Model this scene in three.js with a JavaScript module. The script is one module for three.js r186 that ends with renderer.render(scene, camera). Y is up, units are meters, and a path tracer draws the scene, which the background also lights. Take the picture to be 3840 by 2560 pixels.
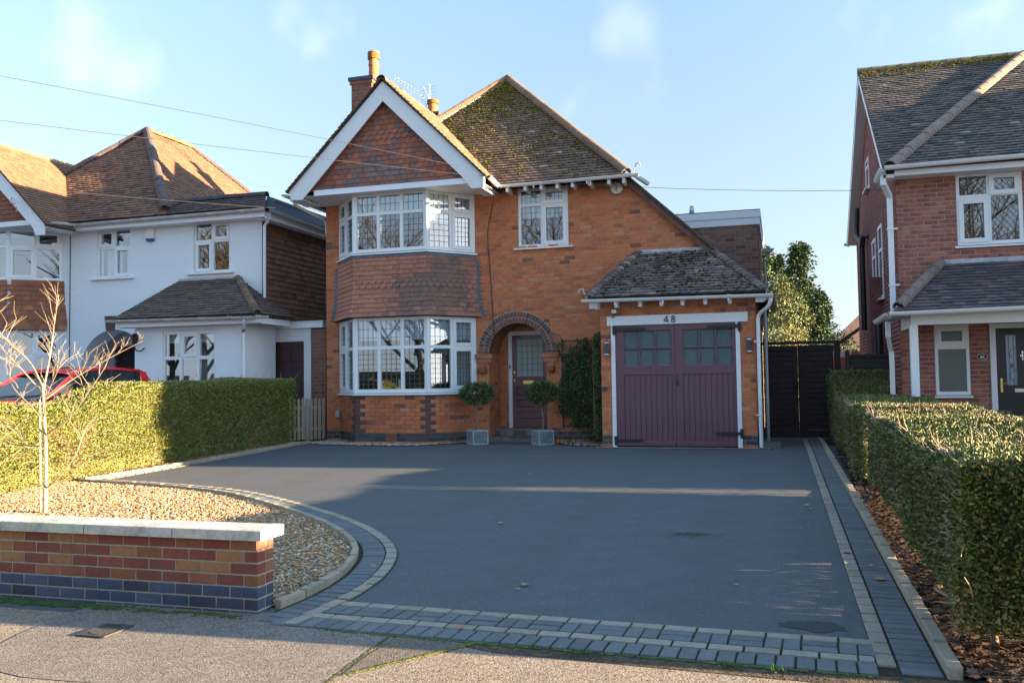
import * as THREE from 'three';
import { mergeVertices } from 'three/addons/utils/BufferGeometryUtils.js';
import { RoundedBoxGeometry } from 'three/addons/geometries/RoundedBoxGeometry.js';
import { FontLoader } from 'three/addons/loaders/FontLoader.js';
import { TextGeometry } from 'three/addons/geometries/TextGeometry.js';

// ---------------------------------------------------------------- camera, sky, sun, exposure
const V = (x, y, z) => new THREE.Vector3(x, y, z);
const scene = new THREE.Scene();
const camera = new THREE.PerspectiveCamera(41.83, 1024 / 682, 0.1, 900);
camera.position.set(3.356, 1.281, 17.226);
camera.quaternion.setFromRotationMatrix(new THREE.Matrix4().makeBasis(V(0.95749, -0.01392, -0.28813), V(0.0266, 0.99884, 0.04013), V(0.28724, -0.04609, 0.95675)));
camera.updateMatrixWorld(true);
camera.updateProjectionMatrix();
const renderer = new THREE.WebGLRenderer({ antialias: true });
renderer.setSize(1024, 682);
renderer.toneMapping = THREE.LinearToneMapping;
renderer.toneMappingExposure = 7.0;
renderer.shadowMap.enabled = true;

const SUN = V(1, 0.155, -0.045).normalize();
const sunLight = new THREE.DirectionalLight(new THREE.Color().setRGB(1.0, 0.74, 0.45), 4.6);
sunLight.name = 'sun_light';
sunLight.position.copy(SUN).multiplyScalar(60);
sunLight.castShadow = true;
sunLight.shadow.mapSize.set(4096, 4096);
Object.assign(sunLight.shadow.camera, { left: -30, right: 30, top: 30, bottom: -30, near: 1, far: 160 });
scene.add(sunLight, sunLight.target);

function rng(seed) { let a = seed >>> 0; return () => { a = (a + 0x6d2b79f5) | 0; let t = Math.imul(a ^ (a >>> 15), 1 | a); t = (t + Math.imul(t ^ (t >>> 7), 61 | t)) ^ t; return ((t ^ (t >>> 14)) >>> 0) / 4294967296; }; }
const clamp = (x, a, b) => Math.min(b, Math.max(a, x)), mix = (a, b, t) => a + (b - a) * t, smooth = (a, b, x) => { const t = clamp((x - a) / (b - a), 0, 1); return t * t * (3 - 2 * t); };

// tileable value noise, period in cells
function lattice(n, seed) { const r = rng(seed), a = new Float32Array(n * n); for (let i = 0; i < a.length; i++) a[i] = r(); return (x, y) => { const xi = Math.floor(x), yi = Math.floor(y), fx = x - xi, fy = y - yi, u = fx * fx * (3 - 2 * fx), v = fy * fy * (3 - 2 * fy), w = (k) => ((k % n) + n) % n, g = (i, j) => a[w(j) * n + w(i)]; return mix(mix(g(xi, yi), g(xi + 1, yi), u), mix(g(xi, yi + 1), g(xi + 1, yi + 1), u), v); }; }
function fbm(cells, octaves, seed) { const L = []; for (let o = 0; o < octaves; o++) L.push(lattice(cells << o, seed + o * 17)); return (u, v) => { let s = 0, a = 0.5, t = 0; for (let o = 0; o < octaves; o++) { s += a * L[o](u * (cells << o), v * (cells << o)); t += a; a *= 0.55; } return s / t; }; }

{ // computed sky: clear air, brighter towards the sun and the horizon, with a few thin wisps of cloud all round
  const W = 2048, H = 1024, data = new Float32Array(W * H * 4), r = rng(5);
  const wisps = [];
  const dirOf = (px, py) => { const q = V((px * 1.6327 - 1920) / 3350, -(py * 1.6327 - 1280) / 3350, -1); return q.applyQuaternion(camera.quaternion).normalize(); };
  for (const [x, y, s, k] of [[190, 50, 0.035, 0.4], [175, 130, 0.03, 0.4], [310, 185, 0.03, 0.4], [700, 50, 0.035, 0.3], [1165, 60, 0.03, 0.45], [1430, 75, 0.035, 0.35], [1310, 240, 0.04, 0.35], [1400, 275, 0.05, 0.35], [2010, 90, 0.055, 0.9], [2140, 90, 0.03, 0.6], [2250, 85, 0.06, 0.7], [2340, 100, 0.03, 0.5]]) wisps.push([dirOf(x, y), s, k]);
  for (let i = 0; i < 90; i++) { const az = r() * 6.283, el = 0.12 + r() * 0.9, d = V(Math.cos(az) * Math.cos(el), Math.sin(el), Math.sin(az) * Math.cos(el)); if (wisps.slice(0, 12).every((w) => w[0].dot(d) < 0.8) && d.dot(dirOf(1176, 500)) < 0.83) wisps.push([d, 0.03 + r() * 0.05, 0.3 + r() * 0.5]); }
  const n1 = fbm(24, 5, 77), n2 = fbm(40, 4, 99);
  const sunD = SUN;
  for (let row = 0; row < H; row++) {
    const up = ((row + 0.5) / H - 0.5) * Math.PI, y = Math.sin(up), cy = Math.cos(up);
    for (let col = 0; col < W; col++) {
      const az = ((col + 0.5) / W - 0.5) * 2 * Math.PI, x = Math.cos(az) * cy, z = Math.sin(az) * cy;
      const e = Math.max(0, y), t = Math.pow(1 - e, 3.2), h = Math.pow(1 - e, 9);
      const c = x * sunD.x + y * sunD.y + z * sunD.z;
      const ray = 0.62 + 0.62 * c * c + 0.2 * Math.max(0, c);                         // Rayleigh phase
      const g = 0.72, mie = (1 - g * g) / Math.pow(1 + g * g - 2 * g * c, 1.5) * 0.045;  // forward haze
      let R = mix(0.118, 0.255, t), G = mix(0.203, 0.317, t), B = mix(0.315, 0.378, t);
      R = mix(R, 0.31, h * 0.5); G = mix(G, 0.345, h * 0.5); B = mix(B, 0.372, h * 0.5);
      R = R * ray + mie * 1.0 * t; G = G * ray + mie * 0.86 * t; B = B * ray + mie * 0.66 * t;
      let cl = 0;
      for (const [d, s, k] of wisps) { const dd = x * d.x + y * d.y + z * d.z; if (dd > 0.985) { const a = Math.acos(Math.min(1, dd)) / s; if (a < 1.5) cl = Math.max(cl, k * smooth(1.05, 0.0, a + (n1(col / W * 2, row / H) - 0.5) * 3.2)); } }
      cl *= 0.15 + 0.85 * smooth(0.36, 0.66, n2(col / W * 2, row / H));
      cl *= 0.34;
      const o = (row * W + col) * 4, cb = 0.46 * (0.8 + 0.25 * ray);
      data[o] = mix(R, cb, cl) * 0.72; data[o + 1] = mix(G, cb * 0.95, cl) * 0.72; data[o + 2] = mix(B, cb * 0.95, cl) * 0.72; data[o + 3] = 1;
    }
  }
  const sky = new THREE.DataTexture(data, W, H, THREE.RGBAFormat, THREE.FloatType);
  sky.mapping = THREE.EquirectangularReflectionMapping; sky.magFilter = THREE.LinearFilter; sky.minFilter = THREE.LinearFilter; sky.needsUpdate = true;
  scene.background = sky; scene.environment = sky;
}
// ---------------------------------------------------------------- helpers
const X3 = V(1, 0, 0), Y3 = V(0, 1, 0), Z3 = V(0, 0, 1);
const C = (r, g, b) => [r, g, b];
class GB { // collects triangles; every face gets a flat normal unless it comes from a smooth geometry
  constructor() { this.p = []; this.n = []; this.c = []; this.t = []; this.m = null; }
  vert(v, n, col) { this.p.push(v.x, v.y, v.z); this.n.push(n.x, n.y, n.z); this.c.push(col[0], col[1], col[2]); const a = Math.abs(n.x), b = Math.abs(n.y), d = Math.abs(n.z); if (b >= a && b >= d) this.t.push(v.x, -v.z); else if (a >= d) this.t.push(v.z, v.y); else this.t.push(v.x, v.y); }
  tri(a, b, c, col = WHITE) { if (this.m) { a = a.clone().applyMatrix4(this.m); b = b.clone().applyMatrix4(this.m); c = c.clone().applyMatrix4(this.m); } const n = V().subVectors(b, a).cross(V().subVectors(c, a)); if (n.lengthSq() < 1e-16) return this; n.normalize(); this.vert(a, n, col); this.vert(b, n, col); this.vert(c, n, col); return this; }
  quad(a, b, c, d, col) { return this.tri(a, b, c, col).tri(a, c, d, col); }
  hexa(q, col) { const f = [[4, 5, 6, 7], [1, 0, 3, 2], [0, 4, 7, 3], [5, 1, 2, 6], [3, 7, 6, 2], [0, 1, 5, 4]]; for (const [a, b, c, d] of f) this.quad(q[a], q[b], q[c], q[d], col); return this; } // 0..3 back ring, 4..7 front ring
  box(x0, x1, y0, y1, z0, z1, col) { return this.hexa([V(x0, y0, z0), V(x1, y0, z0), V(x1, y1, z0), V(x0, y1, z0), V(x0, y0, z1), V(x1, y0, z1), V(x1, y1, z1), V(x0, y1, z1)], col); }
  bar(a, b, w, h, upHint = Y3, col) { const d = V().subVectors(b, a), L = d.length(); d.normalize(); let s = V().crossVectors(upHint, d); if (s.lengthSq() < 1e-6) s = V().crossVectors(X3, d); s.normalize(); const u = V().crossVectors(d, s).normalize(), m = new THREE.Matrix4().makeBasis(s, u, d).setPosition(a), keep = this.m; this.m = keep ? keep.clone().multiply(m) : m; this.box(-w / 2, w / 2, -h / 2, h / 2, 0, L, col); this.m = keep; return this; }
  add(geo, mtx, col = WHITE) { const g = geo.index ? geo.toNonIndexed() : geo, p = g.attributes.position, n = g.attributes.normal, M = this.m ? (mtx ? this.m.clone().multiply(mtx) : this.m) : mtx, N = M && new THREE.Matrix3().getNormalMatrix(M), a = V(), b = V(), cc = g.attributes.color; for (let i = 0; i < p.count; i++) { a.fromBufferAttribute(p, i); b.fromBufferAttribute(n, i); if (M) { a.applyMatrix4(M); b.applyMatrix3(N).normalize(); } this.vert(a, b, cc ? [cc.getX(i), cc.getY(i), cc.getZ(i)] : col); } return this; }
  tube(pts, r, seg = 8, col, taper) { const curve = pts.length === 2 ? new THREE.LineCurve3(pts[0], pts[1]) : new THREE.CatmullRomCurve3(pts, false, 'catmullrom', 0.4), n = pts.length === 2 ? 1 : (pts.length - 1) * 5; const g = new THREE.TubeGeometry(curve, n, r, seg, false); if (taper !== undefined) { const P = g.attributes.position, q = V(); for (let i = 0; i <= n; i++) { curve.getPointAt(i / n, q); const k = mix(1, taper, i / n); for (let j = 0; j <= seg; j++) { const id = i * (seg + 1) + j; P.setXYZ(id, q.x + (P.getX(id) - q.x) * k, q.y + (P.getY(id) - q.y) * k, q.z + (P.getZ(id) - q.z) * k); } } } this.add(g, null, col); if (r > 0.012) for (const e of [0, 1]) { const q = curve.getPointAt(e), tn = curve.getTangentAt(e).multiplyScalar(e ? 1 : -1), disc = new THREE.CircleGeometry(r * (e && taper !== undefined ? taper : 1), seg); this.add(disc, new THREE.Matrix4().makeRotationFromQuaternion(new THREE.Quaternion().setFromUnitVectors(Z3, tn)).setPosition(q), col); } return this; }
  poly(pts, z0, z1, col, holes) { const s = new THREE.Shape(pts.map(([x, y]) => new THREE.Vector2(x, y))); for (const h of holes || []) s.holes.push(new THREE.Path(h.map(([x, y]) => new THREE.Vector2(x, y)))); const g = new THREE.ExtrudeGeometry(s, { depth: z1 - z0, bevelEnabled: false, curveSegments: 24 }); return this.add(g, new THREE.Matrix4().makeTranslation(0, 0, z0), col); }
  build() { const g = new THREE.BufferGeometry(); g.setAttribute('position', new THREE.BufferAttribute(new Float32Array(this.p), 3)); g.setAttribute('normal', new THREE.BufferAttribute(new Float32Array(this.n), 3)); g.setAttribute('uv', new THREE.BufferAttribute(new Float32Array(this.t), 2)); g.setAttribute('color', new THREE.BufferAttribute(new Float32Array(this.c), 3)); return g; }
}
const WHITE = [1, 1, 1];
const basis = (o, u, v) => new THREE.Matrix4().makeBasis(u, v, V().crossVectors(u, v)).setPosition(o);
const roots = [];
function mesh(name, geo, material, parent) { const m = new THREE.Mesh(geo instanceof GB ? geo.build() : geo, material); m.name = name; m.castShadow = m.receiveShadow = true; parent.add(m); return m; }
const used = {};
function numbered(name) { const k = used[name] = (used[name] ?? -1) + 1; return k ? name + '_' + String(k).padStart(3, '0') : name; }
function thing(name, label, category, base = [0, 0, 0], group) { const g = new THREE.Group(); g.name = numbered(name); g.userData = { label, category }; if (group) g.userData.group = group; scene.add(g); roots.push([g, V(...base)]); return g; }
function single(name, geo, material, label, category, group) { const m = mesh(numbered(name), geo, material, scene); m.userData = { label, category }; if (group) m.userData.group = group; return m; }
function struct(name, geo, material, label) { const m = mesh(numbered(name), geo, material, scene); m.userData = { kind: 'structure' }; if (label) m.userData.label = label; return m; }
const stuffKind = (o, label) => { o.userData.kind = 'stuff'; if (label) o.userData.label = label; return o; };
const PV = new THREE.Matrix4().multiplyMatrices(camera.projectionMatrix, camera.matrixWorldInverse);
const inFrame = (p, k = 1.05) => { const q = p.clone().applyMatrix4(PV); return q.z < 1 && Math.abs(q.x) < k && Math.abs(q.y) < k; };

// ---------------------------------------------------------------- textures
function tex(size, fn, srgb, repeat) { const d = new Uint8Array(size * size * 4); for (let y = 0; y < size; y++) for (let x = 0; x < size; x++) { const c = fn(x / size, y / size, x, y), o = (y * size + x) * 4; if (typeof c === 'number') d[o] = d[o + 1] = d[o + 2] = clamp(c, 0, 1) * 255; else { d[o] = clamp(c[0], 0, 1) * 255; d[o + 1] = clamp(c[1], 0, 1) * 255; d[o + 2] = clamp(c[2], 0, 1) * 255; } d[o + 3] = 255; } const t = new THREE.DataTexture(d, size, size); t.wrapS = t.wrapT = THREE.RepeatWrapping; t.magFilter = THREE.LinearFilter; t.minFilter = THREE.LinearMipmapLinearFilter; t.generateMipmaps = true; if (srgb) t.colorSpace = THREE.SRGBColorSpace; t.repeat.set(1 / repeat, 1 / repeat); t.needsUpdate = true; return t; }
const fA = fbm(8, 5, 1), fB = fbm(16, 5, 2), fC = fbm(64, 3, 3), fD = fbm(4, 4, 4), fE = fbm(128, 2, 8);
const T = {
  grainBump: tex(512, (u, v) => 0.6 * fC(u, v) + 0.4 * fB(u, v), false, 0.6),
  grain: tex(512, (u, v) => 0.80 + 0.34 * (fB(u, v) - 0.5) + 0.22 * (fC(u, v) - 0.5), false, 0.7),
  mottle: tex(512, (u, v) => { const a = fA(u, v), s = smooth(0.55, 0.72, fB(u, v)); return 0.80 + 0.5 * (a - 0.5) - 0.16 * s + 0.2 * (fC(u, v) - 0.5); }, false, 0.9),
  render: tex(512, (u, v) => 0.93 + 0.08 * (fD(u, v) - 0.5) + 0.06 * (fC(u, v) - 0.5), false, 2.5),
  wood: tex(512, (u, v) => 0.82 + 0.5 * (fbmWood(u, v) - 0.5), false, 0.8),
};
function fbmWood(u, v) { return 0.6 * fC(u, v * 0.06) + 0.4 * fB(u, v * 0.12); }
const specks = (seed, n, size, lo, hi, rad) => { const a = new Float32Array(size * size), r = rng(seed); for (let i = 0; i < n; i++) { const cx = r() * size, cy = r() * size, R = rad * (0.5 + r()), val = lo + (hi - lo) * r(); for (let y = Math.floor(cy - R); y <= cy + R; y++) for (let x = Math.floor(cx - R); x <= cx + R; x++) if ((x - cx) ** 2 + (y - cy) ** 2 < R * R) a[((y % size + size) % size) * size + ((x % size) + size) % size] = val; } return a; };
{
  const S = 1024, sp = specks(11, 9000, S, -1, 1, 2.2), sp2 = specks(12, 260, S, 0.5, 1, 2.0);
  T.asphalt = tex(S, (u, v, x, y) => { const k = y * S + x, b = 0.335 + 0.075 * sp[k] + 0.05 * (fA(u, v) - 0.5) + 0.07 * (fE(u, v) - 0.5) + 0.3 * sp2[k]; return [b * 0.97, b, b * 1.04]; }, true, 1.6);
  T.asphaltBump = tex(S, (u, v, x, y) => 0.5 + 0.35 * sp[y * S + x] + 0.3 * (fE(u, v) - 0.5), false, 1.6);
  const chips = specks(21, 26000, S, 0.35, 1, 4.4), chips2 = specks(22, 20000, S, 0, 1, 4.0);
  const hue = (k, u, v, warm) => { const b = 0.28 + 0.36 * chips[k], w = warm * (0.7 + 0.6 * chips2[k]), e = 0.1 * (fA(u, v) - 0.5); return [b + 0.07 * w + e, b + 0.012 * w + e, b - 0.045 * w + e]; };
  T.pavePink = tex(S, (u, v, x, y) => hue(y * S + x, u, v, 1.15), true, 0.85);
  T.paveGrey = tex(S, (u, v, x, y) => { const k = y * S + x, c = hue(k, u, v, 0.75); return [c[0] * 0.93, c[1] * 0.93, c[2] * 0.93]; }, true, 0.75);
  T.paveBump = tex(S, (u, v, x, y) => chips[y * S + x] * 0.85 + 0.15 * fE(u, v), false, 0.85);
}
T.obscure = tex(512, (u, v) => 0.5 + 0.9 * (fbmOb(u, v) - 0.5), false, 0.25);
function fbmOb(u, v) { return fC(u, v) * 0.5 + fB(u * 1, v * 1) * 0.5; }
T.pebbled = tex(512, (u, v) => Math.pow(Math.abs(Math.sin((u * 4 + 0.25 * Math.sin(v * 12.566)) * Math.PI * 2) * Math.sin((v * 6) * Math.PI * 2)), 0.6) * 0.6 + 0.4 * fB(u, v), false, 0.36);
T.soil = tex(512, (u, v) => { const b = 0.2 + 0.22 * (fC(u, v) - 0.5) + 0.16 * (fA(u, v) - 0.5); return [b * 1.15, b * 0.95, b * 0.75]; }, true, 1.2);

// ---------------------------------------------------------------- materials
const std = (o) => { const { rgb, ...rest } = o; const m = new THREE.MeshStandardMaterial({ roughness: 0.85, vertexColors: true, ...rest }); if (rgb) m.color.setRGB(...rgb); return m; };
const phys = (o) => { const { rgb, ...rest } = o; const m = new THREE.MeshPhysicalMaterial({ roughness: 0.5, vertexColors: true, ...rest }); if (rgb) m.color.setRGB(...rgb); return m; };
const M = {
  brick: std({ map: T.mottle, bumpMap: T.grainBump, bumpScale: 0.0025, roughness: 0.9 }),
  newBrick: std({ map: T.grain, bumpMap: T.grainBump, bumpScale: 0.0018, roughness: 0.85 }),
  mortar: std({ rgb: [0.47, 0.33, 0.22], map: T.grain, bumpMap: T.grainBump, bumpScale: 0.002, roughness: 0.95 }),
  mortarPale: std({ rgb: [0.50, 0.43, 0.34], map: T.grain, bumpMap: T.grainBump, bumpScale: 0.003, roughness: 0.95 }),
  tile: std({ map: T.mottle, bumpMap: T.grainBump, bumpScale: 0.003, roughness: 0.92 }),
  underlay: std({ rgb: [0.05, 0.045, 0.04], roughness: 1 }),
  upvc: phys({ rgb: [0.80, 0.82, 0.83], roughness: 0.32, map: T.render }),
  paintWhite: phys({ rgb: [0.80, 0.82, 0.84], roughness: 0.42, map: T.render, bumpMap: T.grainBump, bumpScale: 0.0006 }),
  oldWhite: std({ rgb: [0.66, 0.66, 0.63], roughness: 0.6, map: T.mottle }),
  render: std({ rgb: [0.80, 0.82, 0.85], roughness: 0.9, map: T.render, bumpMap: T.grainBump, bumpScale: 0.002 }),
  lead: std({ rgb: [0.17, 0.20, 0.24], roughness: 0.55, metalness: 0.3, map: T.mottle, bumpMap: T.grainBump, bumpScale: 0.003 }),
  leadPale: std({ rgb: [0.55, 0.57, 0.58], roughness: 0.65, map: T.mottle, bumpMap: T.grainBump, bumpScale: 0.004 }),
  came: std({ rgb: [0.12, 0.13, 0.14], roughness: 0.5, metalness: 0.4 }),
  glass: new THREE.MeshPhysicalMaterial({ color: 0xdcebf2, transmission: 1, thickness: 0, roughness: 0.0, ior: 2.8 }),
  obscure: new THREE.MeshPhysicalMaterial({ color: 0xcfe6e2, transmission: 0.55, thickness: 0, roughness: 0.3, ior: 1.6, bumpMap: T.obscure, bumpScale: 0.004 }),
  pebbled: new THREE.MeshPhysicalMaterial({ color: 0x9fc0c4, transmission: 0.75, thickness: 0, roughness: 0.1, ior: 1.9, bumpMap: T.pebbled, bumpScale: 0.02 }),
  room: std({ rgb: [0.17, 0.16, 0.15], roughness: 0.95 }),
  blind: std({ rgb: [0.72, 0.74, 0.76], roughness: 0.9 }),
  curtain: std({ rgb: [0.62, 0.64, 0.66], roughness: 0.95 }),
  doorPaint: phys({ rgb: [0.18, 0.078, 0.105], roughness: 0.38, map: T.wood, bumpMap: T.wood, bumpScale: 0.0012 }),
  frontDoor: phys({ rgb: [0.18, 0.078, 0.105], roughness: 0.28, map: T.wood, bumpMap: T.wood, bumpScale: 0.001 }),
  blackIron: phys({ rgb: [0.018, 0.019, 0.022], roughness: 0.42 }),
  blackDoor: phys({ rgb: [0.012, 0.012, 0.014], roughness: 0.3, bumpMap: T.wood, bumpScale: 0.001 }),
  brass: std({ rgb: [0.70, 0.50, 0.18], roughness: 0.3, metalness: 0.9 }),
  chrome: std({ rgb: [0.7, 0.7, 0.72], roughness: 0.2, metalness: 0.95 }),
  gateWood: std({ rgb: [0.050, 0.026, 0.030], roughness: 0.75, map: T.wood, bumpMap: T.wood, bumpScale: 0.003 }),
  fenceWood: std({ rgb: [0.045, 0.036, 0.030], roughness: 0.8, map: T.wood, bumpMap: T.wood, bumpScale: 0.003 }),
  picket: std({ rgb: [0.40, 0.31, 0.22], roughness: 0.85, map: T.wood, bumpMap: T.wood, bumpScale: 0.002 }),
  asphalt: std({ map: T.asphalt, bumpMap: T.asphaltBump, bumpScale: 0.004, roughness: 0.82 }),
  pavePink: std({ map: T.pavePink, bumpMap: T.paveBump, bumpScale: 0.008, roughness: 0.95 }),
  paveGrey: std({ map: T.paveGrey, bumpMap: T.paveBump, bumpScale: 0.007, roughness: 0.95 }),
  block: std({ map: T.grain, bumpMap: T.grainBump, bumpScale: 0.003, roughness: 0.88 }),
  concrete: std({ rgb: [0.52, 0.47, 0.39], map: T.mottle, bumpMap: T.grainBump, bumpScale: 0.002, roughness: 0.9 }),
  soil: std({ map: T.soil, bumpMap: T.grainBump, bumpScale: 0.02, roughness: 1 }),
  stone: std({ roughness: 0.8 }),
  bark: std({ rgb: [0.38, 0.27, 0.17], roughness: 0.9, map: T.mottle, bumpMap: T.grainBump, bumpScale: 0.004 }),
  darkBark: std({ rgb: [0.10, 0.08, 0.06], roughness: 0.95, map: T.mottle }),
  twig: std({ rgb: [0.32, 0.25, 0.18], roughness: 0.9 }),
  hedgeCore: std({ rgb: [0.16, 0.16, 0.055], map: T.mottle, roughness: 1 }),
  leaf: phys({ rgb: [1, 1, 1], roughness: 0.55, side: THREE.DoubleSide }),
  moss: std({ roughness: 1 }),
  clay: std({ map: T.mottle, bumpMap: T.grainBump, bumpScale: 0.003, roughness: 0.85 }),
  plaster: std({ rgb: [0.6, 0.6, 0.58], roughness: 0.8, map: T.mottle }),
  aluminium: std({ rgb: [0.55, 0.56, 0.58], roughness: 0.35, metalness: 0.9 }),
  cable: std({ rgb: [0.03, 0.03, 0.035], roughness: 0.7 }),
  greyMetal: std({ rgb: [0.045, 0.05, 0.06], roughness: 0.45 }),
  greyPlastic: std({ rgb: [0.35, 0.38, 0.40], roughness: 0.5 }),
  castIron: std({ rgb: [0.09, 0.088, 0.085], roughness: 0.6, metalness: 0.5, bumpMap: T.grainBump, bumpScale: 0.002 }),
};

// ---------------------------------------------------------------- pieces: up to 300 meshes of their own, the rest joined
const PMAX = 300;
function pieces(parent, name, list, geos, material, restName, max = PMAX) {
  const p = V(), s = V(), q = new THREE.Quaternion(), cam = camera.position;
  for (const it of list) { p.setFromMatrixPosition(it.m); s.setFromMatrixScale(it.m); it.k = (inFrame(p) ? 1 : 0.001) * s.x * s.y / p.distanceToSquared(cam); }
  const order = list.map((_, i) => i).sort((a, b) => list[b].k - list[a].k), keep = order.slice(0, max), rest = order.slice(max);
  for (const i of keep) { const it = list[i], o = new THREE.Mesh(geos[it.g], material); o.name = name; o.castShadow = o.receiveShadow = true; it.m.decompose(p, q, s); o.position.copy(p); o.quaternion.copy(q); o.scale.copy(s); parent.add(o); }
  if (rest.length) { const b = new GB(); for (const i of rest) b.addRaw(geos[list[i].g], list[i].m); stuffKind(mesh(restName || name + 's', b, material, parent)); }
}
GB.prototype.addRaw = function (g, m) { const p = g.attributes.position, n = g.attributes.normal, t = g.attributes.uv, c = g.attributes.color, N = new THREE.Matrix3().getNormalMatrix(m), a = V(), b = V(); for (let i = 0; i < p.count; i++) { a.fromBufferAttribute(p, i).applyMatrix4(m); b.fromBufferAttribute(n, i).applyMatrix3(N).normalize(); this.p.push(a.x, a.y, a.z); this.n.push(b.x, b.y, b.z); this.t.push(t.getX(i), t.getY(i)); this.c.push(c.getX(i), c.getY(i), c.getZ(i)); } };
// a pad: front face with chamfered edge and sides, centred on the origin, its front at z = d
function padGeo(w, h, d, b, col, ou = 0, ov = 0) { const g = new GB(), x = w / 2, y = h / 2, f = [V(-x + b, -y + b, d), V(x - b, -y + b, d), V(x - b, y - b, d), V(-x + b, y - b, d)], e = [V(-x, -y, d - b), V(x, -y, d - b), V(x, y, d - b), V(-x, y, d - b)], k = [V(-x, -y, 0), V(x, -y, 0), V(x, y, 0), V(-x, y, 0)]; g.quad(...f, col); for (let i = 0; i < 4; i++) { const j = (i + 1) % 4; g.quad(e[i], e[j], f[j], f[i], col); g.quad(k[i], k[j], e[j], e[i], col); } for (let i = 0; i < g.t.length; i += 2) { g.t[i] += ou; g.t[i + 1] += ov; } return g.build(); }
const padSet = (w, h, d, b, cols, seed = 1) => { const r = rng(seed); return cols.map((c) => padGeo(w, h, d, b, c, r() * 9, r() * 9)); };
// weighted colours -> a palette with slight variation
function palette(spec, seed) { const r = rng(seed), cols = [], w = []; for (const [c, weight, n, spread] of spec) for (let i = 0; i < n; i++) { const k = 1 + (r() - 0.5) * 2 * (spread ?? 0.12), h = (r() - 0.5) * 0.08; cols.push([c[0] * k * (1 + h), c[1] * k, c[2] * k * (1 - h)]); w.push(weight / n); } const tot = w.reduce((a, b) => a + b, 0); return { cols, pick: (r2) => { let x = r2 * tot; for (let i = 0; i < w.length; i++) if ((x -= w[i]) < 0) return i; return w.length - 1; } }; }
// stretcher bond between v0 and v1; spans(v) gives the open intervals of a course
function courses(v0, v1, h, L, spans, { off = 0, header } = {}) { const out = []; let row = 0; for (let v = v0; v < v1 - 0.3 * h; v += h, row++) { const hh = Math.min(h, v1 - v); for (const [a, b] of spans(v + hh / 2, row)) { const l = header?.(row) ? L / 2 : L, o = off + (row % 2 ? l / 2 : 0); let u = a; while (u < b - 0.02) { let e = (Math.floor((u - o) / l + 1e-4) + 1) * l + o; if (e - u < 0.05) e += l; if (b - e < 0.05) e = b; e = Math.min(e, b); out.push({ u0: u, u1: e, v, h: hh, row }); u = e; } } } return out; }
function layBricks(parent, B, list, pal, pads, { L, h, joint = 0.01, tone, seed = 3, material = M.brick, name = 'brick', restName, depth = 1, jit = 0.0012 }) { const r = rng(seed), items = []; for (const b of list) { const w = b.u1 - b.u0 - joint, hh = b.h - joint; if (w < 0.015 || hh < 0.015) continue; const g = (tone && tone(b, r)) ?? pal.pick(r()), m = B.clone().multiply(new THREE.Matrix4().makeTranslation((b.u0 + b.u1) / 2, b.v + b.h / 2, (r() - 0.5) * 2 * jit).multiply(new THREE.Matrix4().makeRotationZ((r() - 0.5) * 0.008)).multiply(new THREE.Matrix4().makeScale(w / (L - joint), hh / (h - joint), depth))); items.push({ m, g }); } pieces(parent, name, items, pads, material, restName); }
// plain roof tiles on a sloping polygon given in (u, v) metres; v runs up the slope
const tileGeoCache = {};
function tileGeo(tw, len, th, col, seed) { const g = new GB(), x = tw / 2, r = rng(seed), a = (r() - 0.5) * 0.004, zt = th * 1.75, zh = th * 0.35, cam = 0.003; const tl = V(-x, 0, zt + a), tr = V(x, 0, zt - a), tm = V(0, -0.001, zt + cam), hl = V(-x, len, zh), hr = V(x, len, zh), hm = V(0, len, zh + cam); g.quad(tl, tm, hm, hl, col).quad(tm, tr, hr, hm, col); const bl = V(-x, 0, zt - th), br = V(x, 0, zt - th), bm = V(0, 0, zt - th + cam); g.quad(bl, bm, tm, tl, col).quad(bm, br, tr, tm, col); g.quad(br, V(x, len, 0), hr, tr, col).quad(V(-x, len, 0), bl, tl, hl, col); const ou = r() * 5, ov = r() * 5; for (let i = 0; i < g.t.length; i += 2) { g.t[i] += ou; g.t[i + 1] += ov; } return g.build(); }
function scan(poly, v) { const xs = []; for (let i = 0; i < poly.length; i++) { const [x0, y0] = poly[i], [x1, y1] = poly[(i + 1) % poly.length]; if ((y0 <= v) !== (y1 <= v)) xs.push(x0 + (v - y0) / (y1 - y0) * (x1 - x0)); } xs.sort((a, b) => a - b); const out = []; for (let i = 0; i + 1 < xs.length; i += 2) out.push([xs[i], xs[i + 1]]); return out; }
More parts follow.
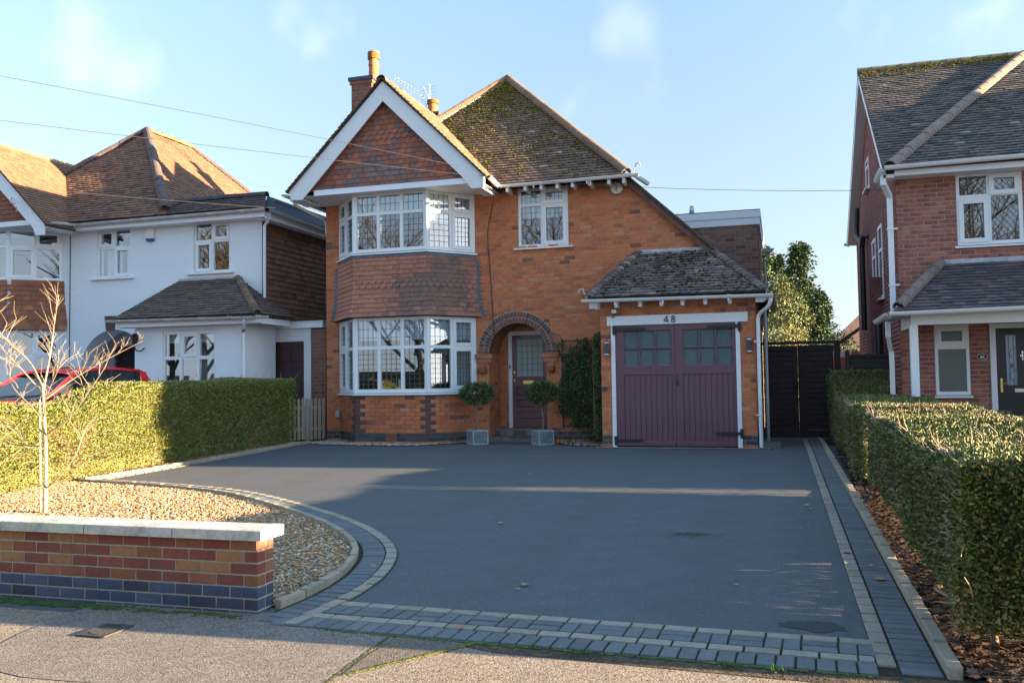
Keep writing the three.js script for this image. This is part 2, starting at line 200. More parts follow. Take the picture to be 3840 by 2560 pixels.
function tileRoof(parent, B, poly, { tw = 0.165, gauge = 0.11, th = 0.021, pal, seed = 9, jit = 1, tone, max = PMAX, v0 = 0, name = 'tile', restName, material = M.tile, lift = 0 }) {
  const r = rng(seed), geos = pal.cols.map((c, i) => tileGeo(tw - 0.004, gauge * 1.3, th, c, seed * 31 + i)), items = []; const vmax = Math.max(...poly.map((p) => p[1])); let row = 0;
  for (let v = v0; v < vmax - gauge * 0.3; v += gauge, row++) { const sag = (r() - 0.5) * 0.006 * jit; for (const [a, b] of scan(poly, v + gauge * 0.45)) { const o = row % 2 ? tw / 2 : 0; let u = a; while (u < b - 0.03) { let e = (Math.floor((u - o) / tw + 1e-4) + 1) * tw + o; if (e - u < 0.04) e += tw; if (b - e < 0.03) e = b; e = Math.min(e, b); const w = e - u, m = B.clone().multiply(new THREE.Matrix4().makeTranslation((u + e) / 2, v + sag + (r() - 0.5) * 0.010 * jit, lift + (r() - 0.4) * 0.006 * jit)).multiply(new THREE.Matrix4().makeRotationZ((r() - 0.5) * 0.035 * jit)).multiply(new THREE.Matrix4().makeRotationX((r() - 0.5) * 0.03 * jit)).multiply(new THREE.Matrix4().makeScale(w / tw, 1, 1)); items.push({ m, g: (tone && tone((u + e) / 2, v, row, r)) ?? pal.pick(r()) }); u = e; } } }
  pieces(parent, name, items, geos, material, restName, max);
}
// underlay sheet under a tiled slope
const sheetOf = (B, poly, t = 0.02) => { const g = new GB(); g.m = B; g.poly(poly, -t, -0.002); g.m = null; return g; };
// half-round ridge tiles from a to b
function ridge(parent, a, b, r, pal, seed, { len = 0.30, name = 'ridge_tile', up = Y3 } = {}) { const n = Math.max(1, Math.round(a.distanceTo(b) / len)), d = V().subVectors(b, a).normalize(), s = V().crossVectors(d, up).normalize(), u = V().crossVectors(s, d), rr = rng(seed), L = a.distanceTo(b) / n; const geo = (col) => { const g = new GB(), K = 8; for (let e = 0; e < 2; e++) { /* collar */ } const ring = (z, R) => { const o = []; for (let i = 0; i <= K; i++) { const t = Math.PI * (i / K) * 1.1 - 0.157; o.push(V(Math.cos(t) * R, Math.sin(t) * R, z)); } return o; }; const A = ring(0, r), Bq = ring(L - 0.006, r * 0.95), A2 = ring(0, r - 0.016); for (let i = 0; i < K; i++) { g.quad(A[i], A[i + 1], Bq[i + 1], Bq[i], col); g.quad(A2[i + 1], A2[i], Bq[i], Bq[i + 1], col); g.quad(A2[i], A2[i + 1], A[i + 1], A[i], col); } return g.build(); }; const geos = pal.cols.map(geo), items = []; for (let i = 0; i < n; i++) { const o = a.clone().addScaledVector(d, i * L), m = new THREE.Matrix4().makeBasis(s, u, d).setPosition(o.addScaledVector(u, (rr() - 0.5) * 0.012)).multiply(new THREE.Matrix4().makeRotationX((rr() - 0.5) * 0.03)); items.push({ m, g: pal.pick(rr()) }); } pieces(parent, name, items, geos, M.tile); }
// scattered small instances (moss, leaves, stones)
function scatter(name, geo, material, items, parent = scene, label) { const im = new THREE.InstancedMesh(geo, material, items.length), col = new THREE.Color(); items.forEach((it, i) => { im.setMatrixAt(i, it.m); im.setColorAt(i, col.setRGB(...(it.c || WHITE))); }); im.name = parent === scene ? numbered(name) : name; im.castShadow = im.receiveShadow = true; im.userData = { kind: 'stuff' }; if (label) im.userData.label = label; parent.add(im); return im; }
const blob = (seed, sq = 1, detail = 1) => { const g = mergeVertices(new THREE.IcosahedronGeometry(1, detail).deleteAttribute('uv').deleteAttribute('normal')), r = rng(seed), p = g.attributes.position; for (let i = 0; i < p.count; i++) { const k = 0.72 + r() * 0.5; p.setXYZ(i, p.getX(i) * k, p.getY(i) * k * sq, p.getZ(i) * k); } const h = g.toNonIndexed(); h.computeVertexNormals(); paintWhite(h); return h; };
function paintWhite(g) { const n = g.attributes.position.count; g.setAttribute('color', new THREE.BufferAttribute(new Float32Array(n * 3).fill(1), 3)); if (!g.attributes.uv) g.setAttribute('uv', new THREE.BufferAttribute(new Float32Array(n * 2), 2)); return g; }
function trs(x, y, z, rx, ry, rz, sx, sy = sx, sz = sx) { return new THREE.Matrix4().compose(V(x, y, z), new THREE.Quaternion().setFromEuler(new THREE.Euler(rx, ry, rz)), V(sx, sy, sz)); }
// a leaf of four faces, folded along its rib, 1 long, lying along +y
function leafGeo(w = 0.5, fold = 0.15) { const g = new GB(), a = V(0, 0, 0), b = V(w / 2, 0.45, fold), c = V(0, 1, 0), d = V(-w / 2, 0.45, fold), m = V(0, 0.5, 0); g.tri(a, b, m).tri(b, c, m).tri(c, d, m).tri(d, a, m); return g.build(); }
// white or brown window: frame with lights, each with a pane and leads
function windowUnit(parent, B, w, h, lights, { frame = 0.055, depth = 0.07, material = M.upvc, sill = true, glass = M.glass, name = 'window', sillOut = 0.09, sillEx = 0.06, recess = 0 } = {}) {
  const g = new GB(); g.m = B; const holes = lights.map((l) => { const i = l.sash ? 0.052 : 0; return [[l.x + i, l.y + i], [l.x + l.w - i, l.y + i], [l.x + l.w - i, l.y + l.h - i], [l.x + i, l.y + l.h - i]]; });
  g.poly([[0, 0], [w, 0], [w, h], [0, h]], -depth, 0, WHITE, holes); g.m = null;
  const fr = mesh(name, g, material, parent);
  for (const l of lights) {
    const i = l.sash ? 0.052 : 0, x0 = l.x + i, x1 = l.x + l.w - i, y0 = l.y + i, y1 = l.y + l.h - i;
    if (l.sash) { const s = new GB(); s.m = B; s.poly([[l.x - 0.018, l.y - 0.018], [l.x + l.w + 0.018, l.y - 0.018], [l.x + l.w + 0.018, l.y + l.h + 0.018], [l.x - 0.018, l.y + l.h + 0.018]], 0.001, 0.02, WHITE, [[[x0 + 0.004, y0 + 0.004], [x1 - 0.004, y0 + 0.004], [x1 - 0.004, y1 - 0.004], [x0 + 0.004, y1 - 0.004]]]); mesh('sash', s, material, fr); }
    const p = new GB(); p.m = B; p.quad(V(x0 - 0.005, y0 - 0.005, -0.03), V(x1 + 0.005, y0 - 0.005, -0.03), V(x1 + 0.005, y1 + 0.005, -0.03), V(x0 - 0.005, y1 + 0.005, -0.03)); mesh('pane', p, glass, fr);
    if (l.lead) { const k = new GB(); k.m = B; const W = x1 - x0, H = y1 - y0, t = 0.0045; if (l.lead === 'diamond') { const dx = l.dx, dy = l.dy, clip = (ax, ay, bx, by) => { let t0 = 0, t1 = 1; for (const [p2, q2] of [[ax - bx, ax - x0], [bx - ax, x1 - ax], [ay - by, ay - y0], [by - ay, y1 - ay]]) { if (Math.abs(p2) < 1e-9) { if (q2 < 0) return; } else { const rr = q2 / p2; if (p2 < 0) t0 = Math.max(t0, rr); else t1 = Math.min(t1, rr); } } if (t0 < t1) k.bar(V(ax + (bx - ax) * t0, ay + (by - ay) * t0, -0.025), V(ax + (bx - ax) * t1, ay + (by - ay) * t1, -0.025), 0.008, 0.006, Z3); }; for (let c = -30; c < 30; c++) { const bx = x0 + c * dx, run = 40; clip(bx, y0, bx + run * dx, y0 + run * dy); clip(bx, y0, bx - run * dx, y0 + run * dy); } } else { const [nc, nr] = l.lead; for (let c = 1; c < nc; c++) k.box(x0 + W * c / nc - t, x0 + W * c / nc + t, y0, y1, -0.0295, -0.023); for (let c = 1; c < nr; c++) k.box(x0, x1, y0 + H * c / nr - t, y0 + H * c / nr + t, -0.0293, -0.0225); } if (k.p.length) mesh('lead_strips', k, M.came, fr); }
  }
  if (sill) { const s = new GB(); s.m = B; s.hexa([V(-sillEx, -0.045, -0.08), V(w + sillEx, -0.045, -0.08), V(w + sillEx, 0.0, -0.08), V(-sillEx, 0.0, -0.08), V(-sillEx, -0.05, sillOut), V(w + sillEx, -0.05, sillOut), V(w + sillEx, -0.018, sillOut), V(-sillEx, -0.018, sillOut)]); mesh('sill', s, material, fr); }
  return fr;
}
const roomBox = (parent, x0, x1, y0, y1, z0, z1, open = 'front') => { const g = new GB(), t = 0.04; g.box(x0, x1, y0 - t, y0, z0, z1).box(x0, x1, y1, y1 + t, z0, z1).box(x0 - t, x0, y0, y1, z0, z1).box(x1, x1 + t, y0, y1, z0, z1).box(x0 - t, x1 + t, y0 - t, y1 + t, z0 - t, z0); return mesh('room', g, M.room, parent); };
// half-round gutter along a polyline at one height
function gutter(parent, pts, r = 0.055, material = M.upvc, name = 'gutter') { const g = new GB(), K = 8; for (let i = 0; i + 1 < pts.length; i++) { const a = pts[i], b = pts[i + 1], d = V().subVectors(b, a).normalize(), s = V().crossVectors(d, Y3).normalize(); for (let k = 0; k < K; k++) { const t0 = Math.PI + Math.PI * k / K, t1 = Math.PI + Math.PI * (k + 1) / K, q = (o, t, R) => o.clone().addScaledVector(s, Math.cos(t) * R).addScaledVector(Y3, Math.sin(t) * R * 1.05); g.quad(q(a, t0, r), q(b, t0, r), q(b, t1, r), q(a, t1, r)); g.quad(q(a, t1, r * 0.93), q(b, t1, r * 0.93), q(b, t0, r * 0.93), q(a, t0, r * 0.93)); } for (const o of [a, b]) for (let k = 0; k < K; k++) { const t0 = Math.PI + Math.PI * k / K, t1 = Math.PI + Math.PI * (k + 1) / K, q = (t) => o.clone().addScaledVector(s, Math.cos(t) * r).addScaledVector(Y3, Math.sin(t) * r * 1.05); g.tri(o, q(t0), q(t1)).tri(o, q(t1), q(t0)); } g.bar(a.clone().addScaledVector(s, r).addScaledVector(Y3, -0.004), b.clone().addScaledVector(s, r).addScaledVector(Y3, -0.004), 0.012, 0.012).bar(a.clone().addScaledVector(s, -r).addScaledVector(Y3, -0.004), b.clone().addScaledVector(s, -r).addScaledVector(Y3, -0.004), 0.012, 0.012); } return mesh(name, g, material, parent); }
function bracket(parent, p, d, r = 0.06, material = M.upvc, drop = 0) { const g = new GB(), s = V().crossVectors(d, Y3).normalize(), K = 8; for (let k = 0; k < K; k++) { const t0 = Math.PI + Math.PI * k / K, t1 = Math.PI + Math.PI * (k + 1) / K, q = (t, z) => p.clone().addScaledVector(s, Math.cos(t) * r).addScaledVector(Y3, Math.sin(t) * r * 1.05).addScaledVector(d, z); g.quad(q(t0, -0.014), q(t0, 0.014), q(t1, 0.014), q(t1, -0.014)); } if (drop) g.box(p.x - 0.012, p.x + 0.012, p.y - 0.06 - drop, p.y - 0.04, p.z - 0.02, p.z + 0.02); return mesh('gutter_bracket', g, material, parent); }
// ---------------------------------------------------------------- the ground, drive, paving, pavement
const gy = (z) => (z <= 0 ? 0 : -0.025 * Math.min(z, 14.5));
{ // terrain: one sheet to the horizon
  const g = new GB(), xs = [-400, -60, -20, -9, -6.9, 4.3, 8, 20, 60, 400], zs = [-600, -60, -20, -3.2, 0, 4, 8, 12.1, 13.1, 24, 60, 400], y = (z) => gy(z) - (z > 13.05 ? 0.12 : 0.035);
  for (let i = 0; i + 1 < xs.length; i++) for (let j = 0; j + 1 < zs.length; j++) g.quad(V(xs[i], y(zs[j + 1]), zs[j + 1]), V(xs[i + 1], y(zs[j + 1]), zs[j + 1]), V(xs[i + 1], y(zs[j]), zs[j]), V(xs[i], y(zs[j]), zs[j]));
  struct('ground', g, M.soil);
}
const strip = (x0, x1, zs, lift, m, name, nx = 1) => { const g = new GB(); for (let j = 0; j + 1 < zs.length; j++) for (let i = 0; i < nx; i++) { const a = mix(x0, x1, i / nx), b = mix(x0, x1, (i + 1) / nx), y0 = gy(zs[j]) + lift, y1 = gy(zs[j + 1]) + lift; g.quad(V(a, y1, zs[j + 1]), V(b, y1, zs[j + 1]), V(b, y0, zs[j]), V(a, y0, zs[j])); } return struct(name, g, m); };
strip(-6.95, 4.3, [-3.1, 0, 3, 6, 9, 12.0], 0, M.asphalt, 'driveway');
strip(-60, -8.2, [-1.4, 0, 6, 12.0], 0.12, M.asphalt, 'neighbour_driveway');
strip(6.0, 60, [0.2, 6, 12.0], 0, M.asphalt, 'neighbour_driveway');
strip(-60, 60, [12.0, 12.1, 12.5, 13.1, 14.4], 0, M.pavePink, 'pavement');
strip(-60, 60, [14.5, 22], -0.13, M.asphalt, 'road');
{ const g = new GB(); for (let x = -20; x < 20; x += 0.915) g.box(x, x + 0.905, -0.55, gy(14) + 0.004, 14.38, 14.5); struct('road_kerb', g, M.concrete); }
// surface polygon over another sheet (x, z pairs)
function patch(name, pts, lift, m) { const g = new GB(), s = THREE.ShapeUtils.triangulateShape(pts.map(([x, z]) => new THREE.Vector2(x, -z)), []); const P = pts.map(([x, z]) => V(x, gy(z) + lift, z)); for (const [a, b, c] of s) { const n = V().subVectors(P[b], P[a]).cross(V().subVectors(P[c], P[a])); n.y > 0 ? g.tri(P[a], P[b], P[c]) : g.tri(P[a], P[c], P[b]); } return struct(name, g, m); }
patch('pavement_patch', [[-1.5, 11.7], [0.98, 11.7], [1.0, 12.1], [0.96, 12.5], [0.95, 13.1], [-0.75, 13.16], [-1.3, 13.05], [-1.45, 12.5], [-1.48, 12.1]], 0.004, M.paveGrey);
patch('pavement_patch', [[1.02, 11.85], [1.62, 11.85], [1.62, 11.92], [1.41, 12.17], [1.22, 12.4], [1.0, 12.72], [0.985, 12.5], [1.0, 12.1]], 0.004, std({ map: T.paveGrey, bumpMap: T.paveBump, bumpScale: 0.007, roughness: 0.95, color: 0xdedbd6 }));
// dirt strip between pavement and paving
patch('pavement_edge', [[1.62, 11.9], [1.9, 12.0], [4.3, 12.0], [4.3, 12.3], [3.6, 12.24], [2.6, 12.2], [1.7, 12.16], [1.5, 12.1]], 0.003, std({ map: T.soil, rgb: [1.5, 1.5, 1.4], bumpMap: T.grainBump, bumpScale: 0.01, roughness: 1 }));

const buffPal = palette([[[0.36, 0.31, 0.245], 1, 8, 0.16]], 31), charPal = palette([[[0.165, 0.175, 0.19], 1, 8, 0.18]], 32);
const BL = 0.2, BW = 0.1;
const blockPads = [...padSet(BL - 0.006, BW - 0.006, 0.02, 0.004, buffPal.cols, 4), ...padSet(BL - 0.006, BW - 0.006, 0.02, 0.004, charPal.cols, 5)], NB = buffPal.cols.length;
const rB = rng(44);
// a block lying flat: centre x, z; u = long direction in plan; sizes
function block(list, x, z, ux, uz, l, w, dark, lift = 0) { const y = gy(z) - 0.011 + lift + (rB() - 0.5) * 0.003, u = V(ux, 0, uz).normalize(), v = V().crossVectors(Y3, u).normalize(); const m = new THREE.Matrix4().makeBasis(u, v.clone(), Y3).setPosition(x, y, z).multiply(new THREE.Matrix4().makeRotationX((rB() - 0.5) * 0.012)).multiply(new THREE.Matrix4().makeRotationZ((rB() - 0.5) * 0.012)).multiply(new THREE.Matrix4().makeScale((l - 0.006) / (BL - 0.006), (w - 0.006) / (BW - 0.006), 1)); list.push({ m, g: dark ? NB + charPal.pick(rB()) : buffPal.pick(rB()) }); }
const bedMoss = std({ map: T.soil, rgb: [0.75, 1.05, 0.35], bumpMap: T.grainBump, bumpScale: 0.006, roughness: 1 }), bedDark = std({ map: T.soil, rgb: [0.6, 0.6, 0.55], roughness: 1 });
function along(pts, step) { const cv = new THREE.CatmullRomCurve3(pts.map(([x, z]) => V(x, 0, z)), false, 'centripetal'), L = cv.getLength(), n = Math.round(L / step), out = []; for (let i = 0; i < n; i++) { const t = (i + 0.5) / n, p = cv.getPointAt(t), d = cv.getTangentAt(t); out.push([p, d, L / n]); } return out; }
const ARC = [[-6.95, 6.0], [-5.55, 6.26], [-3.97, 6.75], [-2.43, 7.74], [-1.19, 8.77], [-0.44, 9.71], [-0.14, 10.5], [-0.06, 11.13], [-0.09, 11.6], [-0.12, 11.9]];
const arcCurve = new THREE.CatmullRomCurve3(ARC.map(([x, z]) => V(x, 0, z)), false, 'centripetal');
const side = (d) => V(d.z, 0, -d.x); // to the drive's side of the curve
{
  const bed = new GB(), N = 90; for (let i = 0; i < N; i++) { const q = [i / N, (i + 1) / N].map((t) => { const p = arcCurve.getPointAt(t), s = side(arcCurve.getTangentAt(t)); return [p.clone().addScaledVector(s, 0.03), p.clone().addScaledVector(s, 0.385)].map((w) => V(w.x, gy(w.z) + 0.0035, w.z)); }); bed.quad(q[0][0], q[1][0], q[1][1], q[0][1]); }
  const border = struct('paving_border', bed, bedMoss, 'curved band of block paving round the gravel bed');
  const l1 = [], l2 = [];
  for (const [p, d, s] of along(ARC, 0.108)) { const o = side(d), c = p.clone().addScaledVector(o, 0.17); block(l1, c.x, c.z, o.x, o.z, BL, s, true, 0.004); }
  for (const [p, d, s] of along(ARC, 0.205)) { const o = side(d), c = p.clone().addScaledVector(o, 0.325); block(l2, c.x, c.z, d.x, d.z, s * 1.03, BW, false, 0.006); }
  pieces(border, 'paving_block', l1, blockPads, M.block); pieces(border, 'paving_block', l2, blockPads, M.block);
}
const kerbPal = palette([[[0.43, 0.36, 0.27], 1, 6, 0.14]], 35);
function kerbs(name, label, pts, len, w, rise, end) { const geos = kerbPal.cols.map((c, i) => { const g = new GB(); const rr = new RoundedBoxGeometry(len - 0.008, w, rise + 0.08, 2, 0.01); g.add(rr, null, c); const b = g.build(); for (let k = 0; k < b.attributes.uv.count; k++) b.attributes.uv.setX(k, b.attributes.uv.getX(k) + i * 1.7); return b; }), items = []; for (const [p, d, s] of along(pts, len)) { if (end && p.z > end) continue; const y = gy(p.z) + rise - (rise + 0.08) / 2 + (rB() - 0.5) * 0.006, u = V(d.x, 0, d.z).normalize(), v = V().crossVectors(Y3, u); items.push({ m: new THREE.Matrix4().makeBasis(u, v, Y3).setPosition(p.x, y, p.z).multiply(new THREE.Matrix4().makeScale(s / len * 1.01, 1, 1)), g: Math.floor(rB() * geos.length) }); } const base = new GB(); for (const [p, d, s] of along(pts, 0.5)) { if (end && p.z > end - 0.2) continue; base.bar(V(p.x - d.x * s * 0.45, gy(p.z) - 0.05, p.z - d.z * s * 0.45), V(p.x + d.x * s * 0.45, gy(p.z) - 0.05, p.z + d.z * s * 0.45), w * 0.6, 0.04); } const k = struct(name, base, bedDark, label); pieces(k, 'kerb_stone', items, geos, M.block); return k; }
kerbs('kerb', 'low buff kerb round the gravel bed', ARC, 0.3, 0.06, 0.06, 11.58);
kerbs('kerb', 'buff kerb in front of the left hedge', [[-6.74, -0.6], [-6.75, 2], [-6.8, 4], [-6.95, 5.9]], 0.45, 0.06, 0.06);
kerbs('kerb', 'buff kerb along the foot of the right hedge', [[4.09, -2.4], [4.13, 3], [4.165, 7.9], [4.19, 12.04]], 0.45, 0.075, 0.07);
{ // left edging: one row of buff blocks by the kerb
  const g = new GB(); const zs = [-0.5, 0, 2, 4, 5.6]; const xl = (z) => -6.71 - 0.03 * Math.max(0, z - 2) - 0.02 * Math.max(0, z - 4); for (let j = 0; j + 1 < zs.length; j++) g.quad(V(xl(zs[j + 1]), gy(zs[j + 1]) + 0.0035, zs[j + 1]), V(xl(zs[j + 1]) + 0.115, gy(zs[j + 1]) + 0.0035, zs[j + 1]), V(xl(zs[j]) + 0.115, gy(zs[j]) + 0.0035, zs[j]), V(xl(zs[j]), gy(zs[j]) + 0.0035, zs[j]));
  const b = struct('paving_border', g, bedDark, 'single row of buff blocks beside the left kerb'), l = []; for (let z = -0.4; z < 5.6; z += 0.205) block(l, xl(z) + 0.055, z, 0, 1, BL, BW, false, 0.006); pieces(b, 'paving_block', l, blockPads, M.block);
}
{ // right edging
  const g = new GB(), xa = (z) => 3.765 + 0.0045 * z, zs = [-2.45, 0, 3, 6, 9, 11.3, 12.06]; for (let j = 0; j + 1 < zs.length; j++) { const q = (x, z) => V(x, gy(z) + 0.0035, z); g.quad(q(xa(zs[j + 1]), zs[j + 1]), q(xa(zs[j + 1]) + 0.335, zs[j + 1]), q(xa(zs[j]) + 0.335, zs[j]), q(xa(zs[j]), zs[j])); }
  const b = struct('paving_border', g, bedDark, 'straight band of block paving along the right kerb'), l1 = [], l2 = [];
  for (let z = -2.38; z < 12.0; z += 0.104) block(l1, xa(z) + 0.215, z, 1, 0, BL + 0.005, 0.104, true, 0.004);
  for (let z = -2.33; z < 12.0; z += 0.205) block(l2, xa(z) + 0.052, z, 0, 1, 0.205, BW, false, 0.006);
  pieces(b, 'paving_block', l1, blockPads, M.block); pieces(b, 'paving_block', l2, blockPads, M.block);
}
{ // front threshold of the drive: four rows
  const g = new GB(), zf = (x) => 11.345 + 0.03 * (x - 0.3), q = (x, dz) => V(x, gy(zf(x) + dz) + 0.0036, zf(x) + dz); g.quad(q(-0.05, 0.64), q(3.80, 0.64), q(3.80, 0), q(0.33, 0)); g.quad(q(-0.05, 0.64), q(0.33, 0), q(-0.05, 0.4), q(-0.05, 0.5));
  const b = struct('paving_border', g, bedMoss, 'four rows of block paving across the mouth of the drive'), l = [], put = (x, dz, lx, lz, dark) => block(l, x, zf(x) + dz, lx >= lz ? 1 : 0.03, lx >= lz ? 0.03 : -1, Math.max(lx, lz), Math.min(lx, lz), dark, 0.005);
  for (let x = 0.42; x < 3.78; x += 0.208) put(x, 0.055, 0.2, 0.1, false);
  for (let x = 0.36; x < 3.75; x += 0.416) { put(x, 0.21, 0.1, 0.2, true); if (x + 0.1 < 3.8) put(x + 0.104, 0.21, 0.1, 0.2, true); if (x + 0.26 < 3.76) { put(x + 0.26, 0.158, 0.2, 0.1, true); put(x + 0.26, 0.262, 0.2, 0.1, true); } }
  for (let x = 0.30; x < 3.78; x += 0.208) put(x, 0.366, 0.2, 0.1, false); put(3.775, 0.366, 0.085, 0.1, false);
  for (let x = 0.13; x < 3.80; x += 0.107) put(x, 0.525, 0.1, 0.2, true);
  pieces(b, 'paving_block', l, blockPads, M.block);
}
{ // row of blocks under the garage doors and the house wall
  const g = new GB(); g.box(-0.1, 3.2, -0.03, 0.0035, 0.01, 0.13); const b = struct('paving_border', g, bedDark, 'row of grey blocks under the garage doors'), l = []; for (let x = -0.02; x < 3.15; x += 0.205) block(l, x, 0.075, 1, 0, BL, BW, false, 0.006); pieces(b, 'paving_block', l, blockPads, M.block);
}
{ // moss in the joints and along the edges of the front paving
  const r = rng(71), it = [], m = blob(3, 0.5, 1); const zf = (x) => 11.345 + 0.03 * (x - 0.3);
  for (let i = 0; i < 900; i++) { const x = 0.5 + r() * 3.3, k = Math.floor(r() * 3), dz = [0.0, 0.316, 0.637][k] + (r() - 0.5) * 0.012, z = zf(x) + dz; if (k < 2 && r() < 0.55) continue; const s = 0.003 + 0.006 * r() + (k === 2 ? 0.006 * r() : 0), c = 0.5 + r() * 0.7; it.push({ m: trs(x, gy(z) + 0.006, z, 0, r() * 6, 0, s * 2, s * 0.5, s), c: [0.07 * c, 0.13 * c, 0.012 * c] }); }
  for (let i = 0; i < 700; i++) { const x = -2.9 + r() * 1.7 + (r() < 0.25 ? 1 : 0), z = 11.80 + Math.abs(r() + r() - 1) * 0.11, s = 0.006 + 0.012 * r(), c = 0.5 + r() * 0.6; it.push({ m: trs(x, gy(z) + 0.004, z, 0, r() * 6, 0, s * 1.8, s * 0.6, s * 1.3), c: [0.055 * c, 0.11 * c, 0.012 * c] }); }
  for (let i = 0; i < 260; i++) { const t = r(), x = mix(1.0, 1.62, t), z = mix(12.72, 11.92, t) + (r() - 0.5) * 0.02, s = 0.004 + 0.006 * r(), c = 0.5 + r(); it.push({ m: trs(x, gy(z) + 0.006, z, 0, r() * 6, 0, s * 2, s * 0.6, s), c: [0.13 * c, 0.14 * c, 0.012 * c] }); }
  for (let i = 0; i < 200; i++) { const x = 0.965 + (r() - 0.5) * 0.02, z = 12 + r() * 1.1, s = 0.003 + 0.004 * r(), c = 0.4 + r() * 0.6; it.push({ m: trs(x, gy(z) + 0.005, z, 0, r() * 6, 0, s, s * 0.5, s * 2), c: [0.10 * c, 0.09 * c, 0.02 * c] }); }
  scatter('moss', m, M.moss, it, scene, 'green moss in the paving joints and along the wall foot');
}
{ // damp patch and green film on the asphalt
  const r = rng(75), pts = []; for (let i = 0; i < 26; i++) { const a = i / 26 * 6.283, k = 0.8 + 0.4 * r(); pts.push([3.52 + Math.cos(a) * 0.2 * k, 11.22 + Math.sin(a) * 0.11 * k]); } patch('damp_patch', pts, 0.003, std({ map: T.asphalt, rgb: [0.5, 0.47, 0.47], bumpMap: T.asphaltBump, bumpScale: 0.002, roughness: 0.8 }));
  const it = []; for (let i = 0; i < 480; i++) { const a = r() * 6.283, q = Math.abs(r() + r() + r() - 1.5) * 1.1, s = 0.003 + 0.004 * r(), c = 0.5 + r(); it.push({ m: trs(2.5 + Math.cos(a) * 0.36 * q, gy(8.3) + 0.001, 8.35 + Math.sin(a) * 0.26 * q, 0, r() * 6, 0, s * 1.6, s * 0.4, s * 1.3), c: [0.04 * c, 0.075 * c, 0.025 * c] }); } scatter('moss', blob(4, 0.5, 0), M.moss, it, scene, 'thin green moss growing on the asphalt of the drive');
}
// ---------------------------------------------------------------- gravel
const stoneGeo = blob(8, 0.55, 0);
const gravelPal = [[0.52, 0.28, 0.11], [0.58, 0.38, 0.20], [0.66, 0.52, 0.36], [0.42, 0.21, 0.09], [0.48, 0.37, 0.27], [0.27, 0.16, 0.10], [0.60, 0.33, 0.12], [0.36, 0.31, 0.27], [0.70, 0.62, 0.50], [0.50, 0.25, 0.10]];
function gravel(name, poly, n, seed, sizes, pal, lift, label) { const r = rng(seed), it = [], xs = poly.map((p) => p[0]), zs = poly.map((p) => p[1]), x0 = Math.min(...xs), x1 = Math.max(...xs), z0 = Math.min(...zs), z1 = Math.max(...zs), inside = (x, z) => scan(poly, z).some(([a, b]) => x > a && x < b); let guard = 0; while (it.length < n && guard++ < n * 6) { const x = mix(x0, x1, r()), z = mix(z0, z1, r()); if (!inside(x, z)) continue; const s = sizes[0] + (sizes[1] - sizes[0]) * r() * r(), c = pal[Math.floor(r() * pal.length)], k = 0.62 + r() * 0.45; it.push({ m: trs(x, gy(z) + lift + r() * 0.014, z, (r() - 0.5) * 0.9, r() * 6.3, (r() - 0.5) * 0.9, s * (0.8 + r() * 0.6), s * (0.7 + r() * 0.5), s), c: [c[0] * k, c[1] * k, c[2] * k] }); } return scatter(name, stoneGeo, M.stone, it, scene, label); }
{
  const curve = []; for (let i = 0; i <= 40; i++) { const p = arcCurve.getPointAt(i / 40 * 0.985), s = side(arcCurve.getTangentAt(i / 40)); curve.push([p.x - s.x * 0.03, p.z - s.z * 0.03]); }
  const poly = [[-7.3, 5.95], ...curve.filter((p) => p[1] < 11.6), [-0.15, 11.6], [-7.3, 11.6]];
  patch('gravel_bed', poly, 0.012, std({ rgb: [0.42, 0.31, 0.19], map: T.mottle, bumpMap: T.grainBump, bumpScale: 0.02, roughness: 1 }));
  gravel('gravel', poly.map(([x, z]) => [Math.max(x, -7.2), z]), 46000, 21, [0.010, 0.021], gravelPal, 0.016, 'loose golden gravel in the front garden bed');
  const white = [[0.7, 0.64, 0.55], [0.62, 0.55, 0.45], [0.75, 0.7, 0.62], [0.5, 0.42, 0.33], [0.42, 0.33, 0.25]];
  const p2 = [[-6.7, -1.3], [-6.7, -0.3], [-5.6, 0.02], [-4.3, 0.16], [-3.7, -0.12], [-3.3, -0.7], [-3.02, -1.28]];
  patch('gravel_bed', p2, 0.006, M.soil); gravel('gravel', p2, 3200, 22, [0.010, 0.02], white, 0.012, 'pale gravel along the foot of the bay');
  const p3 = [[-7.2, -0.5], [-6.78, -0.5], [-6.78, 2], [-6.84, 4], [-6.98, 5.9], [-7.4, 5.9]]; patch('gravel_bed', p3, 0.02, M.soil); gravel('gravel', p3, 2600, 23, [0.010, 0.019], white.concat(gravelPal), 0.03, 'pale gravel at the foot of the left hedge');
  const p4 = [[-1.1, -1.28], [-1.05, -0.75], [-0.75, -0.35], [-0.3, -0.15], [-0.02, -0.1], [-0.02, -1.28]]; patch('flower_bed', p4, 0.006, M.soil); gravel('gravel', p4, 500, 24, [0.01, 0.02], white, 0.012, 'pale gravel round the ivy');
  patch('planting_bed', [[4.17, -2.4], [4.23, 12.05], [6.2, 12.2], [6.2, -2.4]], 0.03, M.soil);
}
